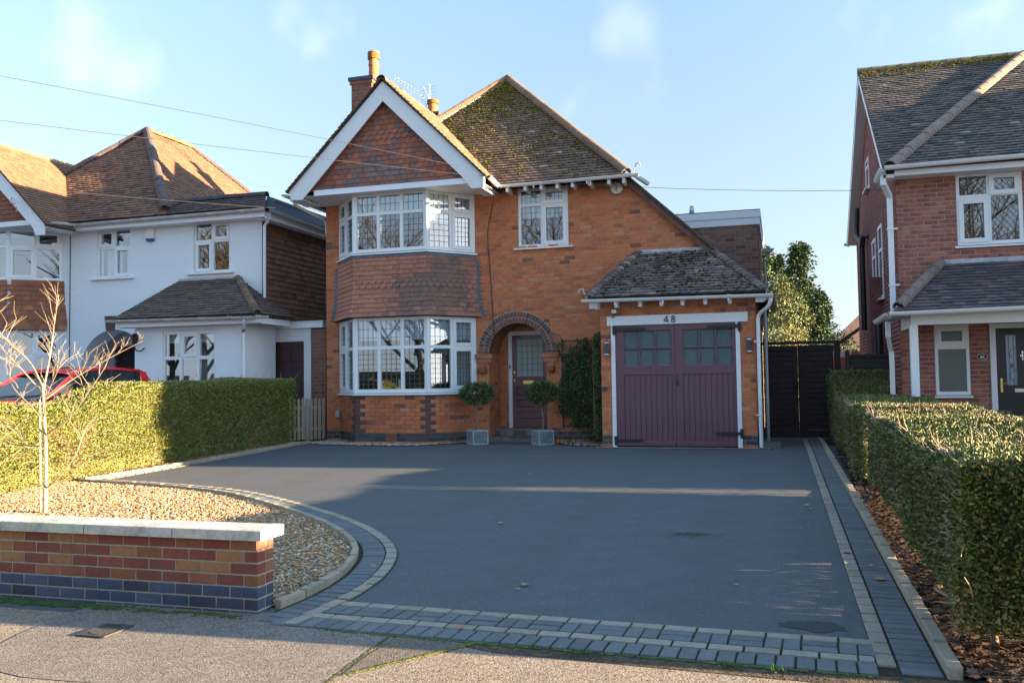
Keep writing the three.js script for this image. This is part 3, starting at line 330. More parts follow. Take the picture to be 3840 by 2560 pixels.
// ---------------------------------------------------------------- front garden wall
{
  const w = thing('garden_wall', 'low garden wall of red and blue bricks with a pale stone coping', 'wall', [-3.5, -0.32, 11.67]);
  const x0 = -7.6, x1 = -0.146, zf = 11.76, t = 0.205, y0 = -0.42, h = 0.0817, L = 0.225, top = 0.218;
  const core = new GB(); core.box(x0, x1 - 0.005, y0, top, zf - t, zf - 0.007); const cm = mesh('brickwork', core, M.mortarPale, w);
  const red = palette([[[0.29, 0.085, 0.055], 5, 6, 0.14], [[0.36, 0.135, 0.065], 3, 4, 0.14], [[0.42, 0.20, 0.085], 2, 3, 0.12]], 51), blue = palette([[[0.085, 0.105, 0.16], 1, 6, 0.2], [[0.075, 0.075, 0.11], 0.6, 3, 0.2]], 52);
  const cols = [...red.cols, ...blue.cols], pads = padSet(L - 0.012, h - 0.012, 0.02, 0.004, cols, 6), nr = red.cols.length, base = top - 8 * h, tone = (b, r) => (b.v > top - 4.5 * h ? red.pick(r()) : nr + blue.pick(r()));
  layBricks(cm, basis(V(0, 0, zf - 0.02), X3, Y3), courses(base, top, h, L, () => [[x0, x1]], { off: x1 + 0.1125 }), red, pads, { L, h, joint: 0.012, tone, seed: 12, material: M.newBrick });
  layBricks(cm, basis(V(x1 - 0.02, 0, zf), V(0, 0, -1), Y3), courses(base, top, h, L, (v, row) => (row % 2 ? [[0, t]] : [[0, t / 2], [t / 2, t]])), red, pads, { L, h, joint: 0.012, tone, seed: 13, material: M.newBrick });
  for (let i = 0, x = x1 + 0.055; x > x0; i++) { const len = i === 0 ? 0.72 : 0.76, a = x - len + 0.006, b = x, z0 = zf - t - 0.045, z1 = zf + 0.05, zm = (z0 + z1) / 2, y = top, g = new GB(), k = 0.01; const prof = [[z1, y], [z1, y + 0.068], [z1 - k, y + 0.074], [zm, y + 0.098], [z0 + k, y + 0.074], [z0, y + 0.068], [z0, y]], ring = (xx) => prof.map(([z, yy]) => V(xx, yy, z)), A = ring(a), Bq = ring(b); for (let j = 0; j < prof.length; j++) { const n = (j + 1) % prof.length; g.quad(A[j], Bq[j], Bq[n], A[n]); } for (let j = 1; j + 1 < prof.length; j++) { g.tri(Bq[0], Bq[j + 1], Bq[j]); g.tri(A[0], A[j], A[j + 1]); } const q = g; mesh('coping_stone', q, std({ rgb: [0.70 - 0.03 * (i % 3), 0.66 - 0.03 * (i % 2), 0.57 - 0.02 * (i % 3)], map: T.mottle, bumpMap: T.grainBump, bumpScale: 0.002, roughness: 0.9 }), w); x -= len + 0.004; }
}
{ // stopcock cover in the pavement
  const c = thing('stopcock_cover', 'small square iron cover with a round gridded lid in the pavement', 'cover', [-0.91, -0.33, 12.33]);
  const cx = -0.92, cz = 12.33, y = gy(cz) + 0.006, f = new GB(); f.poly([[-0.11, -0.14], [0.11, -0.14], [0.11, 0.14], [-0.11, 0.14]], 0, 0.008, WHITE, [Array.from({ length: 24 }, (_, i) => [Math.cos(i / 24 * 6.283) * 0.1, Math.sin(i / 24 * 6.283) * 0.115])]); const P = new THREE.Matrix4().makeRotationX(-Math.PI / 2).setPosition(cx, y, cz), f2 = new GB(); f2.m = P; f2.add(f.build()); f2.m = null; mesh('frame', f2, M.castIron, c);
  const lid = new GB(); lid.m = P; lid.poly(Array.from({ length: 24 }, (_, i) => [Math.cos(i / 24 * 6.283) * 0.096, Math.sin(i / 24 * 6.283) * 0.11]), -0.002, 0.004); for (let i = -3; i <= 3; i++) { const a = i * 0.027, q = Math.sqrt(Math.max(0, 1 - (a / 0.096) ** 2)) * 0.1, s = Math.sqrt(Math.max(0, 1 - (a / 0.11) ** 2)) * 0.088; lid.box(a - 0.009, a + 0.009, -q, q, 0.004, 0.007); } mesh('lid', lid, M.castIron, c);
}
// ---------------------------------------------------------------- the house with the bay and the garage
const BH = 0.089, BLn = 0.235;
const mainPal = palette([[[0.66, 0.205, 0.088], 62, 14, 0.1], [[0.70, 0.25, 0.115], 24, 6, 0.09], [[0.55, 0.175, 0.09], 10, 5, 0.1], [[0.29, 0.115, 0.085], 3.2, 4, 0.15], [[0.68, 0.31, 0.18], 2, 2, 0.1]], 61);
const bluePal = palette([[[0.075, 0.09, 0.13], 4, 5, 0.25], [[0.13, 0.10, 0.10], 3, 4, 0.2]], 62), darkPal = palette([[[0.17, 0.085, 0.085], 1, 4, 0.2]], 63);
const mainCols = [...mainPal.cols, ...bluePal.cols, ...darkPal.cols], nM = mainPal.cols.length, nBl = bluePal.cols.length;
const mainPads = padSet(BLn - 0.01, BH - 0.01, 0.02, 0.004, mainCols, 7);
const plinthTone = (b, r) => (b.v > 0.05 && b.v < 0.2 ? nM + bluePal.pick(r()) : mainPal.pick(r()));
const ZM = -1.3, ZB = -0.4;
const house = thing('brick_house', 'orange brick house with white bay windows, arched porch and a purple garage', 'house', [-2, 0, -2.5]);
const cut = (spans, a, b) => { const o = []; for (const [s, e] of spans) { if (b <= s || a >= e) { o.push([s, e]); continue; } if (a > s) o.push([s, a]); if (b < e) o.push([b, e]); } return o.filter(([s, e]) => e - s > 0.02); };
const ARX = -2.09, ARY = 1.92, ARR = 0.655;
{ // main front wall
  const top = 5.5, slope = (v) => (v > 3.9 ? 0.45 + (5.5 - v) * 1.055 : 2.15);
  const hole = (x0, x1, y0, y1) => [[x0, y0], [x1, y0], [x1, y1], [x0, y1]];
  const arch = [[ARX + ARR, 0.0], [ARX + ARR, ARY]]; for (let i = 1; i < 24; i++) arch.push([ARX + Math.cos(i / 24 * Math.PI) * ARR, ARY + Math.sin(i / 24 * Math.PI) * ARR]); arch.push([ARX - ARR, ARY], [ARX - ARR, 0.0]);
  const g = new GB(); g.poly([[-6.69, -0.15], [ARX - ARR, -0.15], [ARX - ARR, 0], [ARX - ARR, ARY], ...arch.slice(2, -2).reverse(), [ARX + ARR, ARY], [ARX + ARR, -0.15], [2.1, -0.15], [2.1, 3.95], [0.45, 5.5], [-6.69, 5.5]], ZM - 0.22, ZM - 0.006, WHITE, [hole(-2.02, -0.915, 4.2, 5.48), hole(-6.3, -3.08, 0.95, 2.75), hole(-6.3, -3.08, 4.1, 5.44)]);
  const wall = mesh('front_wall', g, M.mortar, house);
  const spans = (v) => { let s = [[-6.69, slope(v)]]; s = cut(s, -6.36, -3.02); if (v > 4.2 && v < 5.5) s = cut(s, -2.025, -0.91); const dy = v - ARY; if (v < ARY) s = cut(s, ARX - ARR, ARX + ARR); else if (dy < 0.9) { const q = Math.sqrt(0.9 * 0.9 - dy * dy); s = cut(s, ARX - q, ARX + q); } if (v < 2.9) s = s.map(([a, b]) => [a, Math.min(b, 0.02)]); return s; };
  layBricks(wall, basis(V(0, 0, ZM - 0.02), X3, Y3), courses(0.06 - BH * 2, top, BH, BLn, spans, { off: 0.05 }), mainPal, mainPads, { L: BLn, h: BH, seed: 101, tone: plinthTone });
  // left side wall, seen edge on
  const s = new GB(); s.box(-6.69, -6.5, -0.1, 5.45, -8.4, ZM - 0.02); s.box(-6.69, 2.9, -0.1, 3.6, -8.5, -8.3); mesh('side_wall', s, M.mortar, house);
}
{ // porch: reveals, back wall, barrel, arch rings, imposts
  const zd = -2.1, g = new GB(); g.box(ARX - ARR - 0.2, ARX - ARR, 0, 2.7, zd, ZM - 0.1).box(ARX + ARR, ARX + ARR + 0.2, 0, 2.7, zd, ZM - 0.1);
  g.poly([[ARX - ARR - 0.2, 0], [ARX + ARR + 0.2, 0], [ARX + ARR + 0.2, 2.8], [ARX - ARR - 0.2, 2.8]], zd - 0.12, zd - 0.006, WHITE, [[[-2.53, 0.2], [-1.56, 0.2], [-1.56, 2.43], [-2.53, 2.43]]]);
  const pw = mesh('porch_wall', g, M.mortar, house);
  const tone = (b, r) => mainPal.pick(r() * 0.999);
  layBricks(pw, basis(V(ARX - ARR, 0, ZM - 0.02), V(0, 0, -1), Y3), courses(0.06, ARY, BH, BLn, () => [[0, -zd + ZM]], { off: 0.02 }), mainPal, mainPads, { L: BLn, h: BH, seed: 103, tone, depth: 0.4 });
  layBricks(pw, basis(V(ARX + ARR, 0, zd), Z3, Y3), courses(0.06, ARY, BH, BLn, () => [[0, -zd + ZM]], { off: 0.02 }), mainPal, mainPads, { L: BLn, h: BH, seed: 104, tone, depth: 0.4 });
  layBricks(pw, basis(V(0, 0, zd - 0.02), X3, Y3), courses(0.06, 2.75, BH, BLn, (v) => (v < 2.43 ? [[ARX - ARR, -2.535], [-1.555, ARX + ARR]] : [[ARX - ARR, ARX + ARR]]), { off: 0.1 }), mainPal, mainPads, { L: BLn, h: BH, seed: 105, tone });
  const barrel = new GB(), K = 24; for (let i = 0; i < K; i++) { const p = (t, z, R) => V(ARX + Math.cos(t) * R, ARY + Math.sin(t) * R, z), a = i / K * Math.PI, b = (i + 1) / K * Math.PI; barrel.quad(p(a, zd, ARR), p(b, zd, ARR), p(b, ZM - 0.02, ARR), p(a, ZM - 0.02, ARR)); barrel.quad(p(a, ZM - 0.02, ARR + 0.25), p(b, ZM - 0.02, ARR + 0.25), p(b, zd, ARR + 0.25), p(a, zd, ARR + 0.25)); } mesh('porch_vault', barrel, std({ rgb: [0.40, 0.16, 0.08], map: T.mottle, bumpMap: T.grainBump, bumpScale: 0.003, roughness: 0.95 }), house);
  const ring = new GB(); const arc = (R, a0, a1, n) => Array.from({ length: n + 1 }, (_, i) => [ARX + Math.cos(mix(a0, a1, i / n)) * R, ARY + Math.sin(mix(a0, a1, i / n)) * R]); ring.poly([...arc(0.90, 0, Math.PI, 30), ...arc(ARR, Math.PI, 0, 30)], ZM - 0.1, ZM + 0.004); const rm = mesh('arch', ring, std({ rgb: [0.55, 0.44, 0.36], map: T.grain, roughness: 0.95 }), house);
  const vp = palette([[[0.30, 0.125, 0.085], 4, 5, 0.15], [[0.19, 0.10, 0.09], 3, 4, 0.15], [[0.10, 0.085, 0.10], 2, 3, 0.2]], 66), items = [], r = rng(67), pads = padSet(0.066, 0.108, 0.03, 0.005, vp.cols, 8);
  for (const [R, n] of [[0.716, 31], [0.838, 36]]) for (let i = 0; i < n; i++) { const a = (i + 0.5) / n * Math.PI, w = Math.PI * R / n - 0.010; items.push({ m: new THREE.Matrix4().makeTranslation(ARX + Math.cos(a) * R, ARY + Math.sin(a) * R, ZM - 0.016).multiply(new THREE.Matrix4().makeRotationZ(a - Math.PI / 2)).multiply(new THREE.Matrix4().makeScale(w / 0.066, 1, 1)), g: vp.pick(r()) }); }
  pieces(rm, 'voussoir', items, pads, M.brick);
  const clayMat = std({ rgb: [0.50, 0.19, 0.10], map: T.mottle, bumpMap: T.grainBump, bumpScale: 0.003, roughness: 0.9 });
  for (const [a, b, c] of [[-3.045, -2.65, -2.875], [-1.53, -1.16, -1.325]]) { const im = new GB(); im.box(a, b, 1.817, 1.915, ZM - 0.1, ZM + 0.055); const k = mesh('impost', im, clayMat, house); const i2 = new GB(); i2.box(a + 0.03, b - 0.03, 1.724, 1.812, ZM - 0.1, ZM + 0.03); mesh('impost_course', i2, clayMat, k); const i3 = new GB(); i3.box(c - 0.055, c + 0.055, 1.632, 1.72, ZM - 0.1, ZM + 0.045); mesh('corbel', i3, clayMat, k); const pot = new THREE.LatheGeometry([[0.002, 0], [0.05, 0.012], [0.072, 0.05], [0.082, 0.1], [0.088, 0.11], [0.088, 0.15], [0.078, 0.152], [0.07, 0.11]].map(([x, y]) => new THREE.Vector2(x, y)), 20); const pg = new GB(); pg.add(pot, new THREE.Matrix4().makeScale(1, 1, 0.75).setPosition(c, 1.478, ZM + 0.06)); mesh('wall_pot', pg, std({ rgb: [0.36, 0.12, 0.07], map: T.mottle, roughness: 0.85 }), k); }
  // step, threshold, door
  const st = new GB(); st.box(-2.86, -1.3, -0.03, 0.105, -2.1, -1.28); mesh('step', st, std({ rgb: [0.20, 0.19, 0.185], map: T.mottle, bumpMap: T.grainBump, bumpScale: 0.002 }), house);
  const th = new GB(); th.box(ARX - ARR, ARX + ARR, 0.1, 0.255, -2.12, -1.66); const tm = mesh('threshold', th, std({ rgb: [0.25, 0.23, 0.2], roughness: 0.9 }), house);
  const tp = palette([[[0.16, 0.14, 0.135], 1, 5, 0.25], [[0.22, 0.20, 0.18], 1, 3, 0.2]], 68), tpads = padSet(0.14, 0.14, 0.012, 0.003, tp.cols, 9), ti = []; for (let i = 0; i < 9; i++) ti.push({ m: new THREE.Matrix4().makeTranslation(ARX - ARR + 0.073 + i * 0.1455, 0.178, -1.658), g: tp.pick(rB()) }); for (let i = 0; i < 9; i++) for (let j = 0; j < 3; j++) ti.push({ m: trs(ARX - ARR + 0.073 + i * 0.1455, 0.25, -1.74 - j * 0.146, -Math.PI / 2, 0, 0, 1), g: tp.pick(rB()) }); pieces(tm, 'tile', ti, tpads, M.block);
  const fx0 = -2.535, fx1 = -1.555, f = new GB(); f.poly([[fx0, 0.255], [fx0, 2.435], [fx1, 2.435], [fx1, 0.255], [fx1 - 0.085, 0.255], [fx1 - 0.085, 2.35], [fx0 + 0.085, 2.35], [fx0 + 0.085, 0.255]], zd - 0.09, zd + 0.012); mesh('door_frame', f, M.paintWhite, house);
  const dx0 = fx0 + 0.088, dx1 = fx1 - 0.088, d = new GB(), gx0 = -2.35, gx1 = -1.745, gy0 = 1.416, gy1 = 2.25; const H = (x0, x1, y0, y1) => [[x0, y0], [x1, y0], [x1, y1], [x0, y1]];
  d.poly(H(dx0, dx1, 0.265, 2.345), zd - 0.075, zd - 0.03, WHITE, [H(gx0, gx1, gy0, gy1), H(gx0, -2.13, 0.99, 1.19), H(-2.06, -1.745, 0.99, 1.19), H(gx0, gx1, 0.72, 0.90), H(gx0, gx1, 0.46, 0.64)]); d.box(dx0 + 0.02, dx1 - 0.02, 0.28, 1.36, zd - 0.075, zd - 0.055); const dm = mesh('front_door', d, M.frontDoor, house);
  for (const [x0, x1, y0, y1] of [[gx0, -2.13, 0.99, 1.19], [-2.06, gx1, 0.99, 1.19], [gx0, gx1, 0.72, 0.9], [gx0, gx1, 0.46, 0.64]]) { const p = padGeo(x1 - x0 - 0.03, y1 - y0 - 0.03, 0.02, 0.012, WHITE); const q = new THREE.Mesh(p, M.frontDoor); q.name = 'panel'; q.position.set((x0 + x1) / 2, (y0 + y1) / 2, zd - 0.056); dm.add(q); }
  const pane = new GB(); pane.quad(V(gx0, gy0, zd - 0.05), V(gx1, gy0, zd - 0.05), V(gx1, gy1, zd - 0.05), V(gx0, gy1, zd - 0.05)); mesh('pane', pane, M.obscure, dm); const ld = new GB(); for (let i = 1; i < 5; i++) ld.box(mix(gx0, gx1, i / 5) - 0.004, mix(gx0, gx1, i / 5) + 0.004, gy0, gy1, zd - 0.049, zd - 0.041); for (let i = 1; i < 6; i++) ld.box(gx0, gx1, mix(gy0, gy1, i / 6) - 0.004, mix(gy0, gy1, i / 6) + 0.004, zd - 0.0485, zd - 0.0405); mesh('lead_strips', ld, M.came, dm);
  const wb = new GB(); wb.box(gx0 - 0.03, gx1 + 0.03, 1.365, 1.40, zd - 0.04, zd + 0.012); mesh('weather_bar', wb, M.frontDoor, dm);
  const lp = new GB(); lp.box(-2.2, -1.95, 1.25, 1.325, zd - 0.035, zd - 0.022).box(-2.175, -1.975, 1.268, 1.308, zd - 0.024, zd - 0.014); mesh('letter_plate', lp, M.brass, dm); const kn = new GB(); kn.add(new THREE.SphereGeometry(0.026, 14, 10), new THREE.Matrix4().makeTranslation(-2.405, 1.44, zd + 0.005)); kn.add(new THREE.CylinderGeometry(0.018, 0.02, 0.05, 12), trs(-2.405, 1.44, zd - 0.015, Math.PI / 2, 0, 0, 1)); mesh('knob', kn, M.brass, dm); for (const y of [1.515, 1.335]) { const kp = new GB(); kp.add(new THREE.CylinderGeometry(0.02, 0.02, 0.012, 14), trs(-2.405, y, zd - 0.026, Math.PI / 2, 0, 0, 1, 1, 1.4)); mesh('lock', kp, M.brass, dm); }
  const bell = new GB(); bell.box(-2.512, -2.486, 1.60, 1.68, zd + 0.012, zd + 0.03); mesh('door_bell', bell, M.greyMetal, house);
  roomBox(house, -2.7, -1.45, 0.2, 2.5, -4.4, zd - 0.15);
}
{ // bay: brick base, windows, tile-hung apron
  const PA = [-6.35, ZM], PB = [-5.52, ZB], PC = [-3.81, ZB], PD = [-3.03, ZM];
  const faces = [[PA, PB], [PB, PC], [PC, PD]];
  const core = new GB(); const ext = (pts, y0, y1, ins) => { const q = [[pts[0][0] + ins, pts[0][1] - 0.1], [pts[0][0] + ins, pts[0][1]], [pts[1][0] + ins * 0.4, pts[1][1] - ins], [pts[2][0] - ins * 0.4, pts[2][1] - ins], [pts[3][0] - ins, pts[3][1]], [pts[3][0] - ins, pts[3][1] - 0.1]]; core.m = new THREE.Matrix4().makeRotationX(Math.PI / 2).setPosition(0, y1, 0); core.poly(q.map(([x, z]) => [x, z]), 0, y1 - y0); core.m = null; };
  ext([PA, PB, PC, PD], -0.1, 1.04, 0.012); const bw = mesh('bay_wall', core, M.mortar, house);
  const edgeDark = (b, r) => null;
  faces.forEach(([p, q], i) => { const L = Math.hypot(q[0] - p[0], q[1] - p[1]), u = V((q[0] - p[0]) / L, 0, (q[1] - p[1]) / L), B = basis(V(p[0], 0, p[1]).addScaledVector(V().crossVectors(u, Y3), -0.016), u, Y3); const tone = (b, r) => { if (b.v > 0.05 && b.v < 0.2) return nM + bluePal.pick(r()); const atL = b.u0 < 0.03, atR = b.u1 > L - 0.03; if (b.v > 0.2 && ((i === 1 && (atL || atR)) || (i === 2 && atL) || (i === 0 && atR))) return nM + nBl + darkPal.pick(r()); return mainPal.pick(r()); }; layBricks(bw, B, courses(0.06 - BH, 1.04, BH, BLn, () => [[0.002, L - 0.002]], { off: i === 1 ? 0.12 : 0.06 }), mainPal, mainPads, { L: BLn, h: BH, seed: 110 + i, tone, depth: 0.9 }); });
  // air brick
  const ab = new GB(); ab.poly([[-4.79, 0.065], [-4.54, 0.065], [-4.54, 0.232], [-4.79, 0.232]], ZB - 0.01, ZB + 0.012, WHITE, Array.from({ length: 24 }, (_, k) => { const x = -4.775 + (k % 6) * 0.038, y = 0.082 + Math.floor(k / 6) * 0.037; return [[x + 0.003, y], [x + 0.023, y], [x + 0.023, y + 0.022], [x + 0.003, y + 0.022]]; })); mesh('air_brick', ab, std({ rgb: [0.42, 0.16, 0.10], map: T.mottle, roughness: 0.9 }), house);
  // windows, two storeys
  const stor = [{ y: 1.10, h: 1.62, split: 0.585, lt: [4, 3], lb: [4, 8] }, { y: 4.145, h: 1.295, split: 0.635, lt: [4, 2], lb: [4, 6] }];
  stor.forEach((s, k) => {
    faces.forEach(([p, q], i) => {
      const L = Math.hypot(q[0] - p[0], q[1] - p[1]), u = V((q[0] - p[0]) / L, 0, (q[1] - p[1]) / L), B = basis(V(p[0], s.y, p[1]), u, Y3), fr = 0.06, n = i === 1 ? 3 : 2, lights = [], gap = 0.075, end = 0.075, w = (L - 2 * end - (n - 1) * gap) / n, yb = fr + 0.02, hb = s.h * s.split - fr - 0.03, yt = yb + hb + 0.07, ht = s.h - yt - fr;
      for (let c = 0; c < n; c++) { const x = end + c * (w + gap), sash = (i === 2 && c === 1) || (i === 0 && c === 0); lights.push({ x, y: yb, w, h: hb, sash, lead: s.lb }); lights.push({ x, y: yt, w, h: ht, sash, lead: s.lt }); }
      windowUnit(house, B, L, s.h, lights, { sillEx: i === 1 ? 0.03 : 0.02, sillOut: 0.07 });
    });
    for (const [p] of faces.slice(1)) { const g = new GB(); g.add(new THREE.CylinderGeometry(0.055, 0.055, s.h, 16), new THREE.Matrix4().makeTranslation(p[0], s.y + s.h / 2, p[1] - 0.03)); mesh('corner_post', g, M.upvc, house); }
    // ceiling and floor of the bay, room behind
    const fl = new GB(); for (const y of [s.y - 0.06, s.y + s.h]) { fl.m = new THREE.Matrix4().makeRotationX(Math.PI / 2).setPosition(0, y + 0.045, 0); fl.poly([[-6.3, ZM - 0.3], [-6.3, ZM], [-5.5, ZB - 0.03], [-3.83, ZB - 0.03], [-3.08, ZM], [-3.08, ZM - 0.3]], 0, 0.04); } fl.m = null; mesh('bay_lining', fl, std({ rgb: [0.6, 0.6, 0.58] }), house);
    roomBox(house, -6.45, -2.95, k ? 3.0 : 0.2, k ? 5.45 : 2.8, -5.2, ZM - 0.22);
    // blinds and curtains inside
    faces.forEach(([p, q], i) => { const L = Math.hypot(q[0] - p[0], q[1] - p[1]), u = V((q[0] - p[0]) / L, 0, (q[1] - p[1]) / L), B = basis(V(p[0], s.y, p[1]), u, Y3), g = new GB(); g.m = B; const drop = k ? (i === 1 ? 0.30 : 0.42) : 0.30; g.box(0.07, L - 0.07, s.h * (1 - drop) - (k && i === 2 ? 0.1 : 0), s.h - 0.05, -0.125, -0.12); g.m = null; mesh('roller_blind', g, M.blind, house); if (i !== 1) { const c = new GB(); c.m = B; for (let a = 0; a < 12; a++) { const e = i === 0 ? 0.1 + a * 0.02 : L - 0.1 - a * 0.024, z = -0.2 + 0.02 * Math.sin(a * 1.9), z2 = -0.2 + 0.02 * Math.sin((a + 1) * 1.9), e2 = i === 0 ? e + 0.02 : e - 0.024; c.quad(V(Math.min(e, e2), 0.03, z), V(Math.max(e, e2), 0.03, z2), V(Math.max(e, e2), s.h - 0.06, z2), V(Math.min(e, e2), s.h - 0.06, z)); } c.m = null; mesh('curtain', c, M.curtain, house); } });
  });
  // apron: bell-mouthed at the foot
  const prof = [[2.735, 0.17], [2.95, 0.09], [3.2, 0.05], [4.06, 0.03]], out = (y) => { for (let i = 0; i + 1 < prof.length; i++) if (y <= prof[i + 1][0]) return mix(prof[i][1], prof[i + 1][1], (y - prof[i][0]) / (prof[i + 1][0] - prof[i][0])); return 0.03; };
  const ring = (o) => { const a = o * 0.42; return [[PA[0] - o * 0.9, ZM], [PB[0] - a, ZB + o], [PC[0] + a, ZB + o], [PD[0] + o * 0.9, ZM]]; };
  const ac = new GB(); for (let j = 0; j + 1 < prof.length; j++) { const a = ring(prof[j][1] - 0.012), b = ring(prof[j + 1][1] - 0.012); for (let i = 0; i < 3; i++) ac.quad(V(a[i][0], prof[j][0], a[i][1]), V(a[i + 1][0], prof[j][0], a[i + 1][1]), V(b[i + 1][0], prof[j + 1][0], b[i + 1][1]), V(b[i][0], prof[j + 1][0], b[i][1])); } { const a = ring(0.158), y = 2.735; ac.quad(V(a[0][0], y, a[0][1]), V(a[3][0], y, a[3][1]), V(a[2][0], y, a[2][1]), V(a[1][0], y, a[1][1])); }
  const am = mesh('bay_apron', ac, M.underlay, house);
  const tp = palette([[[0.48, 0.205, 0.13], 5, 6, 0.12], [[0.40, 0.18, 0.125], 4, 5, 0.14], [[0.31, 0.175, 0.13], 4, 5, 0.14], [[0.25, 0.165, 0.135], 2, 4, 0.14]], 71), NR = 13, gz = (4.06 - 2.735) / NR, r = rng(72), geos = tp.cols.map((c, i) => tileGeo(0.16, gz * 1.25, 0.013, c, 300 + i)), clubs = tp.cols.map((c) => clubGeo(0.16, gz * 1.25, 0.015, c)), all = [...geos, ...clubs], items = [], nt = tp.cols.length;
  const weather = fbm(6, 3, 91);
  for (let row = 0; row < NR; row++) { const y0 = 2.735 + row * gz, y1 = y0 + gz, A = ring(out(y0)), Bq = ring(out(y1)), club = row === 6 || row === 7; for (let i = 0; i < 3; i++) { const p = V(A[i][0], y0, A[i][1]), q = V(A[i + 1][0], y0, A[i + 1][1]), p1 = V(Bq[i][0], y1, Bq[i][1]), q1 = V(Bq[i + 1][0], y1, Bq[i + 1][1]), L = p.distanceTo(q), u = V().subVectors(q, p).normalize(), up = V().addVectors(p1, q1).sub(p).sub(q).normalize(), n = V().crossVectors(u, up).normalize(); up.crossVectors(n, u); let a = 0, o = row % 2 ? 0.08 : 0; while (a < L - 0.02) { let e = (Math.floor((a - o) / 0.16 + 1e-4) + 1) * 0.16 + o; if (e - a < 0.03) e += 0.16; if (L - e < 0.03) e = L; e = Math.min(e, L); const c = p.clone().addScaledVector(u, (a + e) / 2).addScaledVector(n, -0.008), dirt = weather((c.x + 8) / 9, (y0 * 0.9) / 9) + 0.03 * Math.sin(c.x * 2.1); const t = clamp(Math.floor((dirt - 0.42) * 5 * nt * 0.5 + (r() - 0.3) * 8), 0, nt - 1); items.push({ m: new THREE.Matrix4().makeBasis(u, up, n).setPosition(c).multiply(new THREE.Matrix4().makeRotationZ((r() - 0.5) * 0.02)).multiply(new THREE.Matrix4().makeScale((e - a - 0.003) / 0.16, 1, 1)), g: (club && e - a > 0.1 ? nt : 0) + t }); a = e; } } }
  pieces(am, 'tile', items, all, M.tile);
  // lead apron flashing under the upper sill, stepped lead at both sides
  const lf = new GB(); const a = ring(0.055), b = ring(0.012); for (let i = 0; i < 3; i++) lf.quad(V(a[i][0], 4.035, a[i][1]), V(a[i + 1][0], 4.035, a[i + 1][1]), V(b[i + 1][0], 4.15, b[i + 1][1]), V(b[i][0], 4.15, b[i][1])); mesh('lead_flashing', lf, M.lead, house);
  for (const s of [-1, 1]) { const x = s < 0 ? PA[0] : PD[0], pts = [], n = 14; for (let i = 0; i <= n; i++) { const y = mix(2.74, 3.98, i / n), o = out(y) * 0.9; pts.push([x + s * (o - 0.02), y]); } const outer = []; for (let i = n; i > 0; i--) { const y = mix(2.74, 3.98, i / n), y2 = mix(2.74, 3.98, (i - 1) / n), o = out(y) * 0.9, o2 = out(y2) * 0.9; outer.push([x + s * (o + 0.035), y], [x + s * (o2 + 0.125), y2 + 0.02]); } const poly = [...pts, ...outer]; const g = new GB(); g.poly(s < 0 ? poly : poly.slice().reverse(), ZM + 0.004, ZM + 0.009); mesh('stepped_flashing', g, M.lead, house); }
}
function clubGeo(tw, len, th, col) { const g = new GB(), K = 8, x = tw / 2, z = th * 1.75, pts = []; for (let i = 0; i <= K; i++) { const t = Math.PI + Math.PI * i / K; pts.push(V(Math.cos(t) * x * 0.97, 0.055 + Math.sin(t) * 0.055, z)); } const top = [V(x, 0.055, z), V(x, len, th * 0.4), V(-x, len, th * 0.4), V(-x, 0.055, z)]; for (let i = 0; i < K; i++) { g.tri(V(0, 0.055, z), pts[i], pts[i + 1], col); const a = pts[i], b = pts[i + 1], a2 = V(a.x, a.y, z - th), b2 = V(b.x, b.y, z - th); g.quad(a2, b2, b, a, col); } g.quad(top[3], top[0], top[1], top[2], col); return g.build(); }
const gableTilePal = palette([[[0.47, 0.175, 0.11], 5, 6, 0.12], [[0.40, 0.155, 0.105], 4, 5, 0.12], [[0.31, 0.15, 0.12], 2, 4, 0.13], [[0.25, 0.175, 0.16], 1.2, 3, 0.13]], 81);
// tile-hung gable between fascia and bargeboards; apex (ax, ay), half-slope k, base y0
function tileGable(parent, xl, xr, y0, ax, ay, z, seed, pal, clubRow = 9, kd = true) { const back = new GB(); back.poly([[xl, y0], [xr, y0], [ax, ay]], z - 0.05, z - 0.012); const bm = mesh('gable_wall', back, M.underlay, parent); const gz = 0.112, tw = 0.157, nt = pal.cols.length, geos = [...pal.cols.map((c, i) => tileGeo(tw, gz * 1.25, 0.013, c, seed + i)), ...pal.cols.map((c) => clubGeo(tw, gz * 1.25, 0.015, c))], items = [], r = rng(seed); let row = 0; for (let y = y0; y < ay - 0.05; y += gz, row++) { const k = (y + gz * 0.4 - y0) / (ay - y0), a = mix(xl, ax, k), b = mix(xr, ax, k), o = row % 2 ? tw / 2 : 0, club = row === clubRow || row === clubRow + 1; let u = a; while (u < b - 0.03) { let e = (Math.floor((u - o) / tw + 1e-4) + 1) * tw + o; if (e - u < 0.03) e += tw; if (b - e < 0.03) e = b; e = Math.min(e, b); const mid = (u + e) / 2, blk = kd && row < 6 && Math.abs(mid - ax + 0.2) < 0.9 - row * 0.12 ? r() * 0.75 : 1, t = blk < 0.55 ? nt - 1 - Math.floor(r() * 3) : pal.pick(r()); items.push({ m: new THREE.Matrix4().makeTranslation(mid, y, z - 0.008).multiply(new THREE.Matrix4().makeRotationZ((r() - 0.5) * 0.018)).multiply(new THREE.Matrix4().makeScale((e - u - 0.003) / tw, 1, 1)), g: (club && e - u > 0.1 ? nt : 0) + t }); u = e; } } pieces(bm, 'tile', items, geos, M.tile); return bm; }
const roofPal = palette([[[0.21, 0.14, 0.10], 5, 6, 0.18], [[0.26, 0.175, 0.125], 3, 5, 0.16], [[0.155, 0.11, 0.088], 3, 4, 0.18], [[0.30, 0.155, 0.11], 0.25, 2, 0.15], [[0.42, 0.40, 0.37], 0.12, 2, 0.1]], 82);
const ridgePal = palette([[[0.21, 0.15, 0.105], 1, 5, 0.18]], 83);
